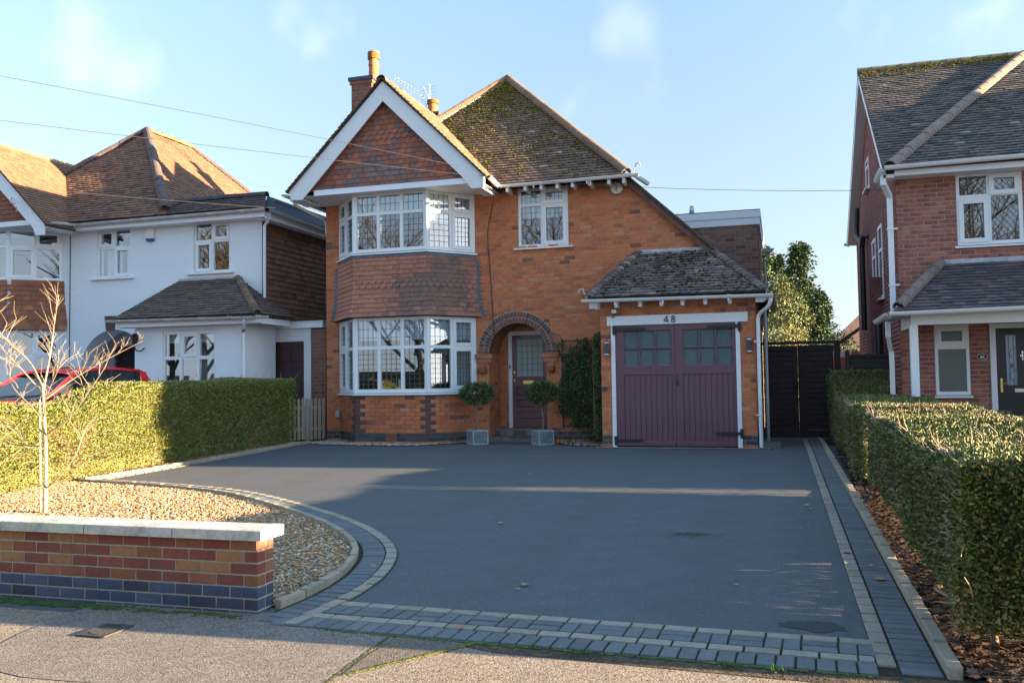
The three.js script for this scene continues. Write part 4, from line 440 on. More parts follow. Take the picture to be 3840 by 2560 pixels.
const AP = V(-3.23, 9.12, -4.6), EY = 5.47; // apex of the main roof
{ // gable over the bay
  const GXa = -4.675, GYa = 7.86, zf = -0.1;
  tileGable(house, -6.62, -2.73, 5.555, GXa, 7.62, -0.27, 400, gableTilePal);
  const bb = new GB(); bb.poly([[GXa, GYa - 0.07], [-6.95, 5.55], [-6.89, 5.375], [-6.63, 5.357], [-6.30, 5.69], [GXa, 7.36], [-2.87, 5.56], [-2.68, 5.315], [-2.44, 5.307], [-2.43, 5.60]], zf - 0.03, zf); mesh('bargeboard', bb, M.paintWhite, house);
  const fs = new GB(); fs.box(-6.36, -2.70, 5.425, 5.555, zf - 0.09, zf - 0.055); fs.box(-6.95, -6.63, 5.36, 5.40, -0.9, zf - 0.031).box(-2.68, -2.44, 5.305, 5.34, -0.95, zf - 0.031); mesh('fascia', fs, M.paintWhite, house);
  const so = mesh('soffit', new GB(), M.paintWhite, house); so.geometry = (() => { const g = new GB(); g.box(-6.9, -2.45, 5.43, 5.437, -1.28, zf - 0.1); return g.build(); })(); for (let z = -1.2; z < -0.2; z += 0.1) { const g = new GB(); g.box(-6.6, -2.6, 5.424, 5.4298, z, z + 0.094); mesh('soffit_board', g, M.paintWhite, so); }
  const capG = new GB(); capG.box(-2.46, -2.40, 5.32, 5.60, -0.16, -0.08); mesh('board_end', capG, M.paintWhite, house);
  // right slope of the gable roof
  const s = Math.SQRT1_2, BR = basis(V(-2.37, 5.545, -0.05), V(0, 0, -1), V(-s, s, 0)), len = 3.28; const poly = [[0, 0], [3.6, 0], [3.6, len], [0, len]];
  const r1 = mesh('gable_roof', sheetOf(BR, poly), M.underlay, house); tileRoof(r1, BR, poly, { pal: palette([[[0.27, 0.20, 0.135], 5, 6, 0.18], [[0.20, 0.155, 0.11], 3, 4, 0.18]], 84), seed: 501, gauge: 0.108 });
  const BLl = basis(V(-7.0, 5.535, -3.4), Z3, V(s, s, 0)); const pl = [[0, 0], [3.36, 0], [3.36, len], [0, len]]; const r2 = mesh('gable_roof', sheetOf(BLl, pl), M.underlay, house); tileRoof(r2, BLl, [[2.7, 0], [3.36, 0], [3.36, len], [2.7, len]], { pal: palette([[[0.36, 0.19, 0.10], 5, 6, 0.2]], 85), seed: 502, gauge: 0.108, jit: 1.4 });
  ridge(house, V(GXa, GYa - 0.06, -0.02), V(GXa, GYa - 0.06, -3.3), 0.11, ridgePal, 503);
}
{ // main roof: hipped, its right face running down over the garage side
  const eR = V(0.5, EY, -0.9), eL = V(-6.98, EY, -0.9), bR = V(0.5, EY, -8.3), bL = V(-6.98, EY, -8.3);
  const up = V(0, AP.y - EY, AP.z + 0.9).normalize(), Lv = V(0, AP.y - EY, AP.z + 0.9).length(), B = basis(V(-6.98, EY, -0.9), X3, up), poly = [[0, 0], [7.48, 0], [3.75, Lv]];
  const f = mesh('main_roof', sheetOf(B, poly), M.underlay, house); tileRoof(f, B, [[3.0, 0], [7.48, 0], [3.75, Lv], [0.5, Lv * 0.13], [2.6, 0.3]].map(([a, b]) => [a, b]).slice(0, 3).concat([[1.2, Lv * 0.32], [2.9, 0.6]]), { pal: roofPal, seed: 511, gauge: 0.106 });
  const others = new GB(); others.tri(bR, bL, AP).tri(bL, eL, AP); const rr = (x) => EY + (0.5 - x) * (AP.y - EY) / 3.73; others.quad(V(3.1, rr(3.1), -1.15), V(3.1, rr(3.1), -8.3), bR, V(0.5, EY, -1.15)).tri(V(0.5, EY, -0.9), bR, AP); mesh('roof_back', others, std({ rgb: [0.16, 0.12, 0.09], map: T.mottle, roughness: 0.95 }), house);
  ridge(house, V(0.42, EY + 0.1, -0.94), AP.clone().add(V(0, 0.03, 0)), 0.115, ridgePal, 512, { len: 0.32 }); ridge(house, V(-5.0, 7.42, -2.83), AP.clone().add(V(0, 0.03, 0)), 0.10, palette([[[0.34, 0.17, 0.10], 1, 4, 0.15]], 86), 513, { len: 0.32 });
  const mo = new GB(); mo.bar(V(-5.0, 7.36, -2.80), V(AP.x, AP.y - 0.06, AP.z + 0.03), 0.20, 0.05); mesh('ridge_mortar', mo, M.mortarPale, house);
  // verge of the catslide
  const vg = new GB(), v0 = V(0.40, 5.53, 0), v1 = V(2.18, 3.86, 0); vg.bar(V(v0.x, v0.y - 0.05, -1.2), V(v1.x, v1.y - 0.05, -1.2), 0.16, 0.07, Z3); const vm = mesh('verge', vg, std({ rgb: [0.20, 0.12, 0.09], map: T.mottle, roughness: 0.95 }), house); const d = V().subVectors(v1, v0).normalize(), n = V(-d.y, d.x, 0).multiplyScalar(-1).negate(), items = [], vp = palette([[[0.16, 0.11, 0.09], 1, 5, 0.25]], 87), geos = vp.cols.map((c) => { const g = new GB(); g.box(-0.13, 0.02, -0.007, 0.007, -0.1, 0.1, c); return g.build(); }); const nn = V(0.68, 0.73, 0); for (let i = 0; i < 23; i++) { const p = v0.clone().lerp(v1, (i + 0.7) / 23); items.push({ m: new THREE.Matrix4().makeBasis(d, nn, V().crossVectors(d, nn)).setPosition(p.x + 0.012, p.y + 0.012, -1.19 + (rB() - 0.5) * 0.015).multiply(new THREE.Matrix4().makeRotationZ(0.09 + (rB() - 0.5) * 0.05)), g: Math.floor(rB() * geos.length) }); } pieces(vm, 'tile', items, geos, M.tile);
  // moss over the front slope and in the valley
  const r = rng(88), ms = [], nB = V().crossVectors(X3, up); const dens = fbm(6, 3, 92); let tries = 0; while (ms.length < 2000 && tries++ < 30000) { const v = Math.pow(r(), 0.8) * Lv * 0.97, a = scan(poly, v)[0]; if (!a) continue; const u = mix(a[0], a[1], r()), x = -6.98 + u, gyv = 7.86 - Math.abs(x + 4.675), p = B.clone(), q = V(u, Math.round(v / 0.106) * 0.106 + (r() - 0.5) * 0.02, 0.042).applyMatrix4(B); if (q.y < gyv - 0.1) continue; const valley = Math.abs(q.y - gyv) < 0.28; if (!valley && dens(u / 8, v / 8) + (r() - 0.5) * 0.3 < 0.46) continue; const s = (0.010 + 0.022 * r() * r()) * (valley ? 1.35 : 1), c = 0.55 + r() * 0.8, yel = r(); ms.push({ m: trs(q.x, q.y, q.z, -0.7, r() * 6, 0, s * 1.4, s * 0.8, s * 1.1), c: [mix(0.085, 0.20, yel) * c, mix(0.105, 0.17, yel) * c, 0.018 * c] }); } scatter('roof_moss', blob(6, 0.7, 1), M.moss, ms, house);
}
{ // gutters, rafter feet, soffit irons of the main front
  gutter(house, [V(-2.30, 5.50, -0.86), V(0.66, 5.515, -0.86)]); gutter(house, [V(-2.34, 5.575, -0.2), V(-2.34, 5.50, -0.86)]); gutter(house, [V(0.62, 5.49, -0.86), V(0.80, 5.40, -1.25)], 0.06); gutter(house, [V(-7.06, 5.50, -0.06), V(-7.06, 5.46, -6)], 0.055, M.upvc);
  for (const x of [-1.55, -0.4, 0.38]) bracket(house, V(x, 5.505, -0.86), X3, 0.064, M.upvc, 0.05);
  const rf = [-2.15, -1.75, -1.4, -1.05, -0.72, -0.35, 0.05, 0.36]; for (const x of rf) { const g = new GB(); g.box(x - 0.03, x + 0.03, 5.36, 5.47, -1.29, -0.9); mesh('rafter_foot', g, M.paintWhite, house); }
  const dp = new GB(); dp.tube([V(-6.98, 5.46, -0.35), V(-6.98, 5.34, -0.42), V(-6.86, 5.22, -0.9), V(-6.76, 5.14, -1.35), V(-6.75, 5.0, -1.45), V(-6.75, 4.8, -1.45)], 0.035, 10); mesh('downpipe', dp, M.upvc, house);
  const iron = (x, y, z, s) => { const g = new GB(), pts = []; for (let i = 0; i < 12; i++) { const a = i / 11 * 5.2 - 0.4; pts.push(V(x + s * (0.05 - Math.cos(a) * 0.05), y + 0.16 + Math.sin(a) * 0.045, z)); } g.tube([V(x - s * 0.06, y - 0.02, z - 0.04), V(x - s * 0.03, y + 0.08, z), ...pts.slice(0, 10)], 0.011, 6); mesh('hip_iron', g, M.oldWhite, house); };
  iron(0.62, 5.53, -0.85, 1); iron(-0.26, 2.87, 0.3, -1); iron(3.2, 2.86, 0.3, 1);
}
{ // upper window, alarm box, cable clipped to the wall
  const w = 1.105, h = 1.29; windowUnit(house, basis(V(-2.02, 4.205, ZM + 0.0), X3, Y3), w, h, [{ x: 0.055, y: 0.055, w: 0.445, h: 0.83, lead: [4, 6] }, { x: 0.055, y: 0.945, w: 0.445, h: 0.28, lead: [4, 2] }, { x: 0.565, y: 0.055, w: 0.485, h: 0.83, sash: true, lead: [4, 6] }, { x: 0.565, y: 0.94, w: 0.485, h: 0.285, sash: true, lead: [4, 2] }], { sillEx: 0.1, sillOut: 0.06 });
  roomBox(house, -2.6, -0.3, 3.4, 5.5, -4.5, ZM - 0.22); const bl = new GB(); bl.box(-1.96, -0.97, 4.85, 5.42, ZM - 0.14, ZM - 0.135); mesh('roller_blind', bl, M.blind, house);
  const al = new GB(); al.add(new THREE.CylinderGeometry(0.115, 0.125, 0.07, 28), trs(0.16, 5.33, ZM + 0.055, Math.PI / 2, 0, 0, 1)); for (let i = 0; i < 18; i++) { const a = i / 18 * 6.283; al.box(0.16 + Math.cos(a) * 0.12 - 0.008, 0.16 + Math.cos(a) * 0.12 + 0.008, 5.33 + Math.sin(a) * 0.12 - 0.008, 5.33 + Math.sin(a) * 0.12 + 0.008, ZM + 0.02, ZM + 0.092); } const am = mesh('alarm_box', al, std({ rgb: [0.62, 0.58, 0.48], roughness: 0.5 }), house);
  const cv = document.createElement('canvas'); cv.width = cv.height = 256; const c = cv.getContext('2d'); c.fillStyle = '#d9d2c0'; c.fillRect(0, 0, 256, 256); c.fillStyle = '#14203a'; c.save(); c.translate(128, 128); c.font = 'bold 42px sans-serif'; c.textAlign = 'center'; const word = 'CRIMESTOP'; for (let i = 0; i < word.length; i++) { c.save(); c.rotate((i - 4) * 0.34); c.fillStyle = i < 5 ? '#14203a' : '#b0321c'; c.fillText(word[i], 0, -76); c.restore(); } c.restore(); c.fillStyle = '#10131c'; c.beginPath(); c.arc(140, 88, 14, 0, 7); c.fill(); c.lineWidth = 17; c.strokeStyle = '#10131c'; c.lineCap = 'round'; c.beginPath(); c.moveTo(134, 108); c.lineTo(118, 150); c.lineTo(144, 176); c.lineTo(130, 206); c.moveTo(118, 150); c.lineTo(94, 176); c.lineTo(70, 172); c.moveTo(130, 116); c.lineTo(100, 132); c.moveTo(134, 112); c.lineTo(166, 128); c.stroke(); c.fillStyle = '#8a9aa2'; c.fillRect(84, 218, 88, 9); const ct = new THREE.CanvasTexture(cv); ct.colorSpace = THREE.SRGBColorSpace; const face = new THREE.Mesh(new THREE.CircleGeometry(0.108, 32), new THREE.MeshStandardMaterial({ map: ct, roughness: 0.45 })); face.name = 'badge'; face.position.set(0.16, 5.33, ZM + 0.0925); face.castShadow = face.receiveShadow = true; am.add(face);
  const cb = new GB(); cb.tube([V(-2.55, 5.4, -1.2), V(-2.6, 5.2, ZM + 0.02), V(-2.72, 4.6, ZM + 0.02), V(-2.7, 4.0, ZM + 0.02), V(-2.66, 3.4, ZM + 0.02), V(-2.62, 2.6, ZM + 0.02), V(-2.6, 2.25, ZM + 0.02)], 0.008, 5); mesh('wall_cable', cb, M.cable, house);
  const jb = new GB(); jb.add(new RoundedBoxGeometry(0.115, 0.15, 0.05, 2, 0.01), new THREE.Matrix4().makeTranslation(-6.38, 0.62, ZM + 0.06)); mesh('junction_box', jb, M.greyPlastic, house);
}
// ---------------------------------------------------------------- garage
{
  const top = 2.83; const g = new GB(); g.poly([[0, -0.1], [0.205, -0.1], [0.205, 2.37], [2.645, 2.37], [2.645, -0.1], [2.92, -0.1], [2.92, top], [0, top]], -0.21, -0.006); g.box(2.72, 2.914, -0.1, 3.2, -6, -0.211); g.box(0.006, 0.2, -0.1, top, ZM, -0.211); const gw = mesh('garage_wall', g, M.mortar, house);
  const v0 = 0.06 - BH; layBricks(gw, basis(V(0, 0, -0.02), X3, Y3), courses(v0, top, BH, BLn, (v, row) => (v < 2.36 ? [[0, 0.2], [2.65, 2.92]] : v < 2.54 ? [[0, 0.125], [2.80, 2.92]] : [[0, 2.92]]), { off: 0.0, header: (row) => v0 + row * BH > 2.5 && v0 + row * BH < 2.6 }), mainPal, mainPads, { L: BLn, h: BH, seed: 120, tone: plinthTone });
  layBricks(gw, basis(V(2.90, 0, 0), V(0, 0, -1), Y3), courses(v0, top, BH, BLn, () => [[0, 4.5]], { off: 0.1 }), mainPal, mainPads, { L: BLn, h: BH, seed: 121, tone: plinthTone });
  const li = new GB(); li.box(0.13, 2.795, 2.363, 2.542, -0.02, 0.028); const lm = mesh('lintel_board', li, M.paintWhite, house);
  const font = await new FontLoader().loadAsync('fonts/droid/droid_sans_regular.typeface.json'); for (const [ch, x] of [['4', 1.235], ['8', 1.37]]) { const t = new TextGeometry(ch, { font, size: 0.125, depth: 0.012, curveSegments: 8, bevelEnabled: true, bevelThickness: 0.003, bevelSize: 0.003, bevelSegments: 1 }); const o = mesh('house_number', paintWhite(t), phys({ rgb: [0.045, 0.09, 0.12], roughness: 0.3 }), lm); o.position.set(x, 2.392, 0.029); }
  const fr = new GB(); fr.box(0.205, 0.283, 0.0, 2.362, -0.12, 0.015).box(2.567, 2.645, 0.0, 2.362, -0.12, 0.015); mesh('garage_door_frame', fr, M.paintWhite, house);
  for (const [x0, x1, p0, p1, s] of [[0.287, 1.424, 0.45, 1.364, 1], [1.429, 2.563, 1.582, 2.502, -1]]) {
    const z1 = -0.012, z0 = -0.055, d = new GB(), py0 = 1.57, py1 = 2.25, ry = 1.40; const H = (a, b, c, e) => [[a, c], [b, c], [b, e], [a, e]]; const pw = (p1 - p0) / 3, ph = (py1 - py0) / 2, holes = []; for (let i = 0; i < 3; i++) for (let j = 0; j < 2; j++) holes.push(H(p0 + i * pw + (i ? 0.014 : 0), p0 + (i + 1) * pw - (i < 2 ? 0.014 : 0), py0 + j * ph + (j ? 0.014 : 0), py0 + (j + 1) * ph - (j ? 0 : 0.014)));
    holes.push(H(p0 - 0.01, p1 + 0.01, 0.105, ry)); d.poly(H(x0, x1, 0.035, 2.356), z0, z1, WHITE, holes); const leaf = mesh('garage_door', d, M.doorPaint, house);
    for (let i = 0; i < 3; i++) for (let j = 0; j < 2; j++) { const q = new GB(), a = p0 + i * pw, b = a + pw, c = py0 + j * ph, e = c + ph; q.quad(V(a, c, z0 + 0.012), V(b, c, z0 + 0.012), V(b, e, z0 + 0.012), V(a, e, z0 + 0.012)); mesh('pane', q, M.pebbled, leaf); }
    const n = 9, pwid = (p1 - p0 + 0.02) / n; for (let i = 0; i < n; i++) { const o = new THREE.Mesh(plankGeo(pwid - 0.005, ry - 0.105, 0.016, 0.004), M.doorPaint); o.name = 'plank'; o.castShadow = o.receiveShadow = true; o.position.set(p0 - 0.01 + (i + 0.5) * pwid, (ry + 0.105) / 2, z0 + 0.006); leaf.add(o); } const bk = new GB(); bk.box(p0 - 0.03, p1 + 0.03, 0.08, 1.45, z0 - 0.004, z0 + 0.005); mesh('backing_board', bk, M.doorPaint, leaf);
    const rb = new GB(); rb.hexa([V(x0 + 0.005, 0.035, z1), V(x1 - 0.005, 0.035, z1), V(x1 - 0.005, 0.125, z1), V(x0 + 0.005, 0.125, z1), V(x0 + 0.005, 0.035, z1 + 0.03), V(x1 - 0.005, 0.035, z1 + 0.03), V(x1 - 0.005, 0.10, z1 + 0.03), V(x0 + 0.005, 0.10, z1 + 0.03)]); mesh('bottom_rail', rb, M.doorPaint, leaf);
    const hx = s > 0 ? 0.272 : 2.64, e = s > 0 ? 0.90 : 2.04; for (const [y, end, hh, pt] of [[2.285, e, 0.072, true], [s > 0 ? 0.135 : 0.275, s > 0 ? 0.79 : 2.14, 0.06, false]]) { const k = new GB(), za = 0.016, zb = 0.024; if (pt) { const w = 0.035; k.poly([[hx - w, y - 0.07], [hx, y - 0.13], [hx + w, y - 0.07], [hx + w, y + 0.05], [hx, y + 0.11], [hx - w, y + 0.05]], za, zb); k.add(new THREE.CylinderGeometry(0.012, 0.012, 0.16, 10), new THREE.Matrix4().makeTranslation(hx + s * 0.012, y - 0.01, zb + 0.006)); } else k.box(hx - 0.032, hx + 0.032, y - 0.09, y + 0.085, za, zb); const tip = end - s * 0.0; k.poly(s > 0 ? [[hx, y - hh / 2], [tip - 0.03, y - hh / 2 * 0.9], [tip, y], [tip - 0.03, y + hh / 2 * 0.9], [hx, y + hh / 2]] : [[hx, y - hh / 2], [hx, y + hh / 2], [tip + 0.03, y + hh / 2 * 0.9], [tip, y], [tip + 0.03, y - hh / 2 * 0.9]], zb - 0.006, zb + 0.004); for (const f2 of [0.3, 0.6, 0.9]) k.add(new THREE.SphereGeometry(0.011, 8, 6), new THREE.Matrix4().makeTranslation(mix(hx, end, f2), y, zb + 0.004)); mesh('hinge', k, M.blackIron, leaf); }
  }
  const hd = new GB(); hd.box(1.455, 1.475, 1.18, 1.33, -0.012, -0.004); hd.tube([V(1.465, 1.31, -0.005), V(1.465, 1.29, 0.03), V(1.465, 1.22, 0.03), V(1.465, 1.19, -0.005)], 0.008, 6); hd.add(new THREE.CylinderGeometry(0.012, 0.012, 0.02, 10), trs(1.485, 1.37, 0, Math.PI / 2, 0, 0, 1)); mesh('door_handle', hd, M.blackIron, house);
  const gl = new GB(); gl.box(0.3, 2.55, 0, 2.5, -4, -3.96).box(0.3, 2.55, -0.02, 0, -4, -0.2).box(0.26, 0.3, 0, 2.5, -4, -0.22).box(2.55, 2.6, 0, 2.5, -4, -0.22).box(0.3, 2.55, 2.5, 2.55, -4, -0.22); mesh('garage_interior', gl, M.room, house);
  // lean-to roof, hipped at both ends
  const E0 = V(-0.19, 2.9, 0.3), E1 = V(3.14, 2.9, 0.3), T0 = V(0.57, 3.94, ZM), T1 = V(2.07, 3.94, ZM), up = V(0, 1.04, -1.6), Lv = up.length(); up.normalize(); const B = basis(E0.clone(), X3, up), poly = [[0, 0], [3.33, 0], [2.26, Lv], [0.76, Lv]]; const gp = palette([[[0.165, 0.122, 0.115], 5, 6, 0.2], [[0.21, 0.155, 0.135], 3, 4, 0.18], [[0.12, 0.10, 0.10], 2, 3, 0.2], [[0.34, 0.25, 0.20], 0.3, 2, 0.15]], 93);
  const f = mesh('garage_roof', sheetOf(B, poly), M.underlay, house); tileRoof(f, B, poly, { pal: gp, seed: 531, gauge: 0.112, jit: 1.5, th: 0.016, tone: (u, v, row, r) => (v > Lv - 0.22 && u > 0.7 && r() < 0.8 ? 14 : null) });
  const side1 = new GB(); side1.tri(E0, T0, V(-0.19, 2.9, ZM)).tri(V(-0.19, 2.9, ZM), T0, E0); const E2 = V(3.14, 2.9, -6), T2 = V(2.07, 3.94, -6); side1.quad(E1, E2, T2, T1).quad(T1, T2, E2, E1); mesh('garage_roof_side', side1, std({ rgb: [0.12, 0.095, 0.09], map: T.mottle, roughness: 0.95 }), house);
  for (const [a, b, sd] of [[E0, T0, 1], [E1, T1, 2]]) { const d = V().subVectors(b, a).normalize(), s = V().crossVectors(d, Y3).normalize(), u = V().crossVectors(s, d), items = [], n = 17, geos = gp.cols.map((c) => { const g2 = new GB(), K = 6, R0 = 0.12, R1 = 0.085, Ln = 0.19; const rg = (z, R, h) => Array.from({ length: K + 1 }, (_, i) => { const t = mix(-0.15, Math.PI + 0.15, i / K); return V(Math.cos(t) * R, Math.sin(t) * R * 0.5 + h, z); }); const A = rg(0, R0, 0.0), C2 = rg(Ln, R1, -0.02), A2 = rg(0, R0 - 0.01, -0.014); for (let i = 0; i < K; i++) { g2.quad(A[i], A[i + 1], C2[i + 1], C2[i], c); g2.quad(A2[i], A2[i + 1], A[i + 1], A[i], c); } return g2.build(); }); for (let i = 0; i < n; i++) items.push({ m: new THREE.Matrix4().makeBasis(s, u, d).setPosition(V().lerpVectors(a, b, i / n).addScaledVector(u, 0.012)).multiply(new THREE.Matrix4().makeRotationX(-0.10 + (rB() - 0.5) * 0.08)).multiply(new THREE.Matrix4().makeRotationZ((rB() - 0.5) * 0.2)), g: gp.pick(rB()) }); pieces(f, 'bonnet_tile', items, geos, M.tile); }
  const fl = new GB(); fl.box(0.6, 2.09, 3.93, 4.005, ZM + 0.003, ZM + 0.012); fl.hexa([V(0.62, 3.925, ZM + 0.003), V(2.08, 3.925, ZM + 0.003), V(2.08, 3.935, ZM + 0.003), V(0.62, 3.935, ZM + 0.003), V(0.6, 3.905, ZM + 0.11), V(2.1, 3.905, ZM + 0.11), V(2.1, 3.915, ZM + 0.11), V(0.6, 3.915, ZM + 0.11)]); const flm = mesh('lead_flashing', fl, M.leadPale, house); for (let i = 0; i < 6; i++) { const k = new GB(), x = 0.57 - i * 0.1, y = 3.90 - i * 0.137; k.poly([[x - 0.1, y - 0.02], [x + 0.05, y - 0.06], [x + 0.04, y + 0.03], [x - 0.06, y + 0.03]], ZM + 0.003, ZM + 0.01); mesh('flashing_step', k, M.leadPale, flm); }
  const r = rng(94), ms = []; const dens = fbm(8, 3, 95); let tr = 0; while (ms.length < 620 && tr++ < 9000) { const v = r() * Lv * 0.95, a = scan(poly, v)[0], u = mix(a[0], a[1], r()); if (dens(u / 4, v / 4) + (r() - 0.5) * 0.35 + (u > 2.4 ? 0.08 : 0) < 0.52) continue; const q = V(u, Math.round(v / 0.112) * 0.112 + (r() - 0.5) * 0.03, 0.034).applyMatrix4(B), s = 0.008 + 0.018 * r() * r(), c = 0.5 + r() * 0.7, b2 = r() < 0.25; ms.push({ m: trs(q.x, q.y, q.z, -0.5, r() * 6, 0, s * 1.9, s * 0.7, s * 1.2), c: b2 ? [0.12 * c, 0.13 * c, 0.03 * c] : [0.045 * c, 0.052 * c, 0.02 * c] }); } scatter('roof_moss', blob(7, 0.6, 1), M.moss, ms, house);
  gutter(house, [V(-0.29, 2.855, 0.37), V(3.27, 2.83, 0.37)]); gutter(house, [V(3.24, 2.84, 0.36), V(3.24, 2.80, -3.2)], 0.055, M.greyPlastic); for (const x of [0.36, 1.27, 2.47]) bracket(house, V(x, 2.848, 0.37), X3, 0.062, M.upvc, 0.06); for (const x of [0.36, 0.82, 1.22, 1.62, 2.04, 2.49]) { const q = new GB(); q.box(x - 0.03, x + 0.03, 2.695, 2.86, -0.02, 0.27); mesh('rafter_foot', q, M.paintWhite, house); } for (const [x, z] of [[-0.12, 0.16], [-0.06, -0.1]]) { const q = new GB(); q.box(x - 0.06, x + 0.1, 2.70, 2.86, z - 0.03, z + 0.03); mesh('rafter_foot', q, M.paintWhite, house); } { const q = new GB(); q.hexa([V(2.95, 2.70, 0.1), V(3.1, 2.70, 0.1), V(3.2, 2.83, 0.1), V(2.95, 2.83, 0.1), V(2.95, 2.70, 0.26), V(3.1, 2.70, 0.26), V(3.2, 2.83, 0.26), V(2.95, 2.83, 0.26)]); mesh('rafter_foot', q, M.paintWhite, house); }
  
  const dp = new GB(); dp.tube([V(3.22, 2.80, 0.33), V(3.215, 2.70, 0.31), V(3.16, 2.60, 0.25), V(3.04, 2.52, 0.12), V(2.985, 2.44, 0.07), V(2.98, 2.3, 0.06), V(2.98, 1.2, 0.06), V(2.985, 0.02, 0.06)], 0.036, 12); const dpm = mesh('downpipe', dp, M.upvc, house); for (const y of [1.98, 0.62]) { const q = new GB(); q.add(new THREE.CylinderGeometry(0.044, 0.044, 0.03, 14), new THREE.Matrix4().makeTranslation(2.98, y, 0.06)); q.box(2.9, 2.98, y - 0.012, y + 0.012, 0.045, 0.075); mesh('pipe_clip', q, M.upvc, dpm); } const dp2 = new GB(); dp2.tube([V(3.1, 2.62, -0.7), V(3.1, 0.05, -0.7)], 0.034, 10); mesh('downpipe', dp2, M.greyPlastic, house);
  // wall lights, flood light
  for (const x of [0.125, 2.81]) { const a = new GB(); a.add(new THREE.CylinderGeometry(0.045, 0.045, 0.2, 20), new THREE.Matrix4().makeTranslation(x, 1.918, 0.06)); a.box(x - 0.03, x + 0.03, 1.84, 2.0, 0, 0.03); const o = mesh('wall_light', a, M.greyMetal, house); for (const y of [2.032, 1.804]) { const k = new GB(); k.add(new THREE.CylinderGeometry(0.043, 0.043, 0.022, 20), new THREE.Matrix4().makeTranslation(x, y, 0.06)); mesh('lens', k, phys({ rgb: [0.75, 0.77, 0.78], roughness: 0.2 }), o); const k2 = new GB(); k2.add(new THREE.CylinderGeometry(0.046, 0.046, 0.02, 20), new THREE.Matrix4().makeTranslation(x, y + (y > 1.9 ? 0.02 : -0.02), 0.06)); mesh('cap', k2, M.greyMetal, o); } }
  const fd = new GB(); fd.add(new RoundedBoxGeometry(0.125, 0.095, 0.03, 2, 0.006), trs(0.285, 2.635, 0.075, 0.12, 0, 0, 1)); fd.box(0.25, 0.262, 2.555, 2.6, 0.05, 0.062).add(new RoundedBoxGeometry(0.05, 0.055, 0.05, 2, 0.012), new THREE.Matrix4().makeTranslation(0.257, 2.54, 0.06)); const fm = mesh('flood_light', fd, M.blackIron, house); const fg = new GB(); fg.add(new THREE.BoxGeometry(0.1, 0.07, 0.004), trs(0.285, 2.635, 0.0925, 0.12, 0, 0, 1)); mesh('flood_glass', fg, phys({ rgb: [0.8, 0.82, 0.84], roughness: 0.15 }), fm); const fs = new GB(); fs.add(new THREE.SphereGeometry(0.014, 10, 8), new THREE.Matrix4().makeTranslation(0.257, 2.54, 0.084)); mesh('motion_sensor', fs, M.upvc, fm); const fc = new GB(); fc.tube([V(0.33, 2.60, 0.06), V(0.37, 2.56, 0.03), V(0.41, 2.60, 0.012), V(0.405, 2.70, 0.01), V(0.375, 2.77, 0.005)], 0.005, 5); mesh('flood_cable', fc, M.cable, fm);
  const st = new GB(); st.add(new THREE.CylinderGeometry(0.045, 0.045, 0.05, 16), trs(0.07, 1.14, 0.02, Math.PI / 2, 0, 0, 1)); st.tube([V(0.07, 1.14, 0.03), V(-0.02, 1.14, 0.03)], 0.012, 6); mesh('hose_hook', st, M.greyMetal, house);
  // low plinth beside the garage
  const pl = new GB(); pl.box(2.93, 3.2, -0.02, 0.1, -0.6, 0.01).box(3.2, 3.32, -0.02, 0.1, -0.6, 0.01); mesh('side_kerb', pl, std({ rgb: [0.18, 0.17, 0.16], map: T.mottle }), house);
}
function plankGeo(w, h, d, b) { return padGeo(w, h, d, b, WHITE, Math.round(w * 1000) * 0.01, 0); }
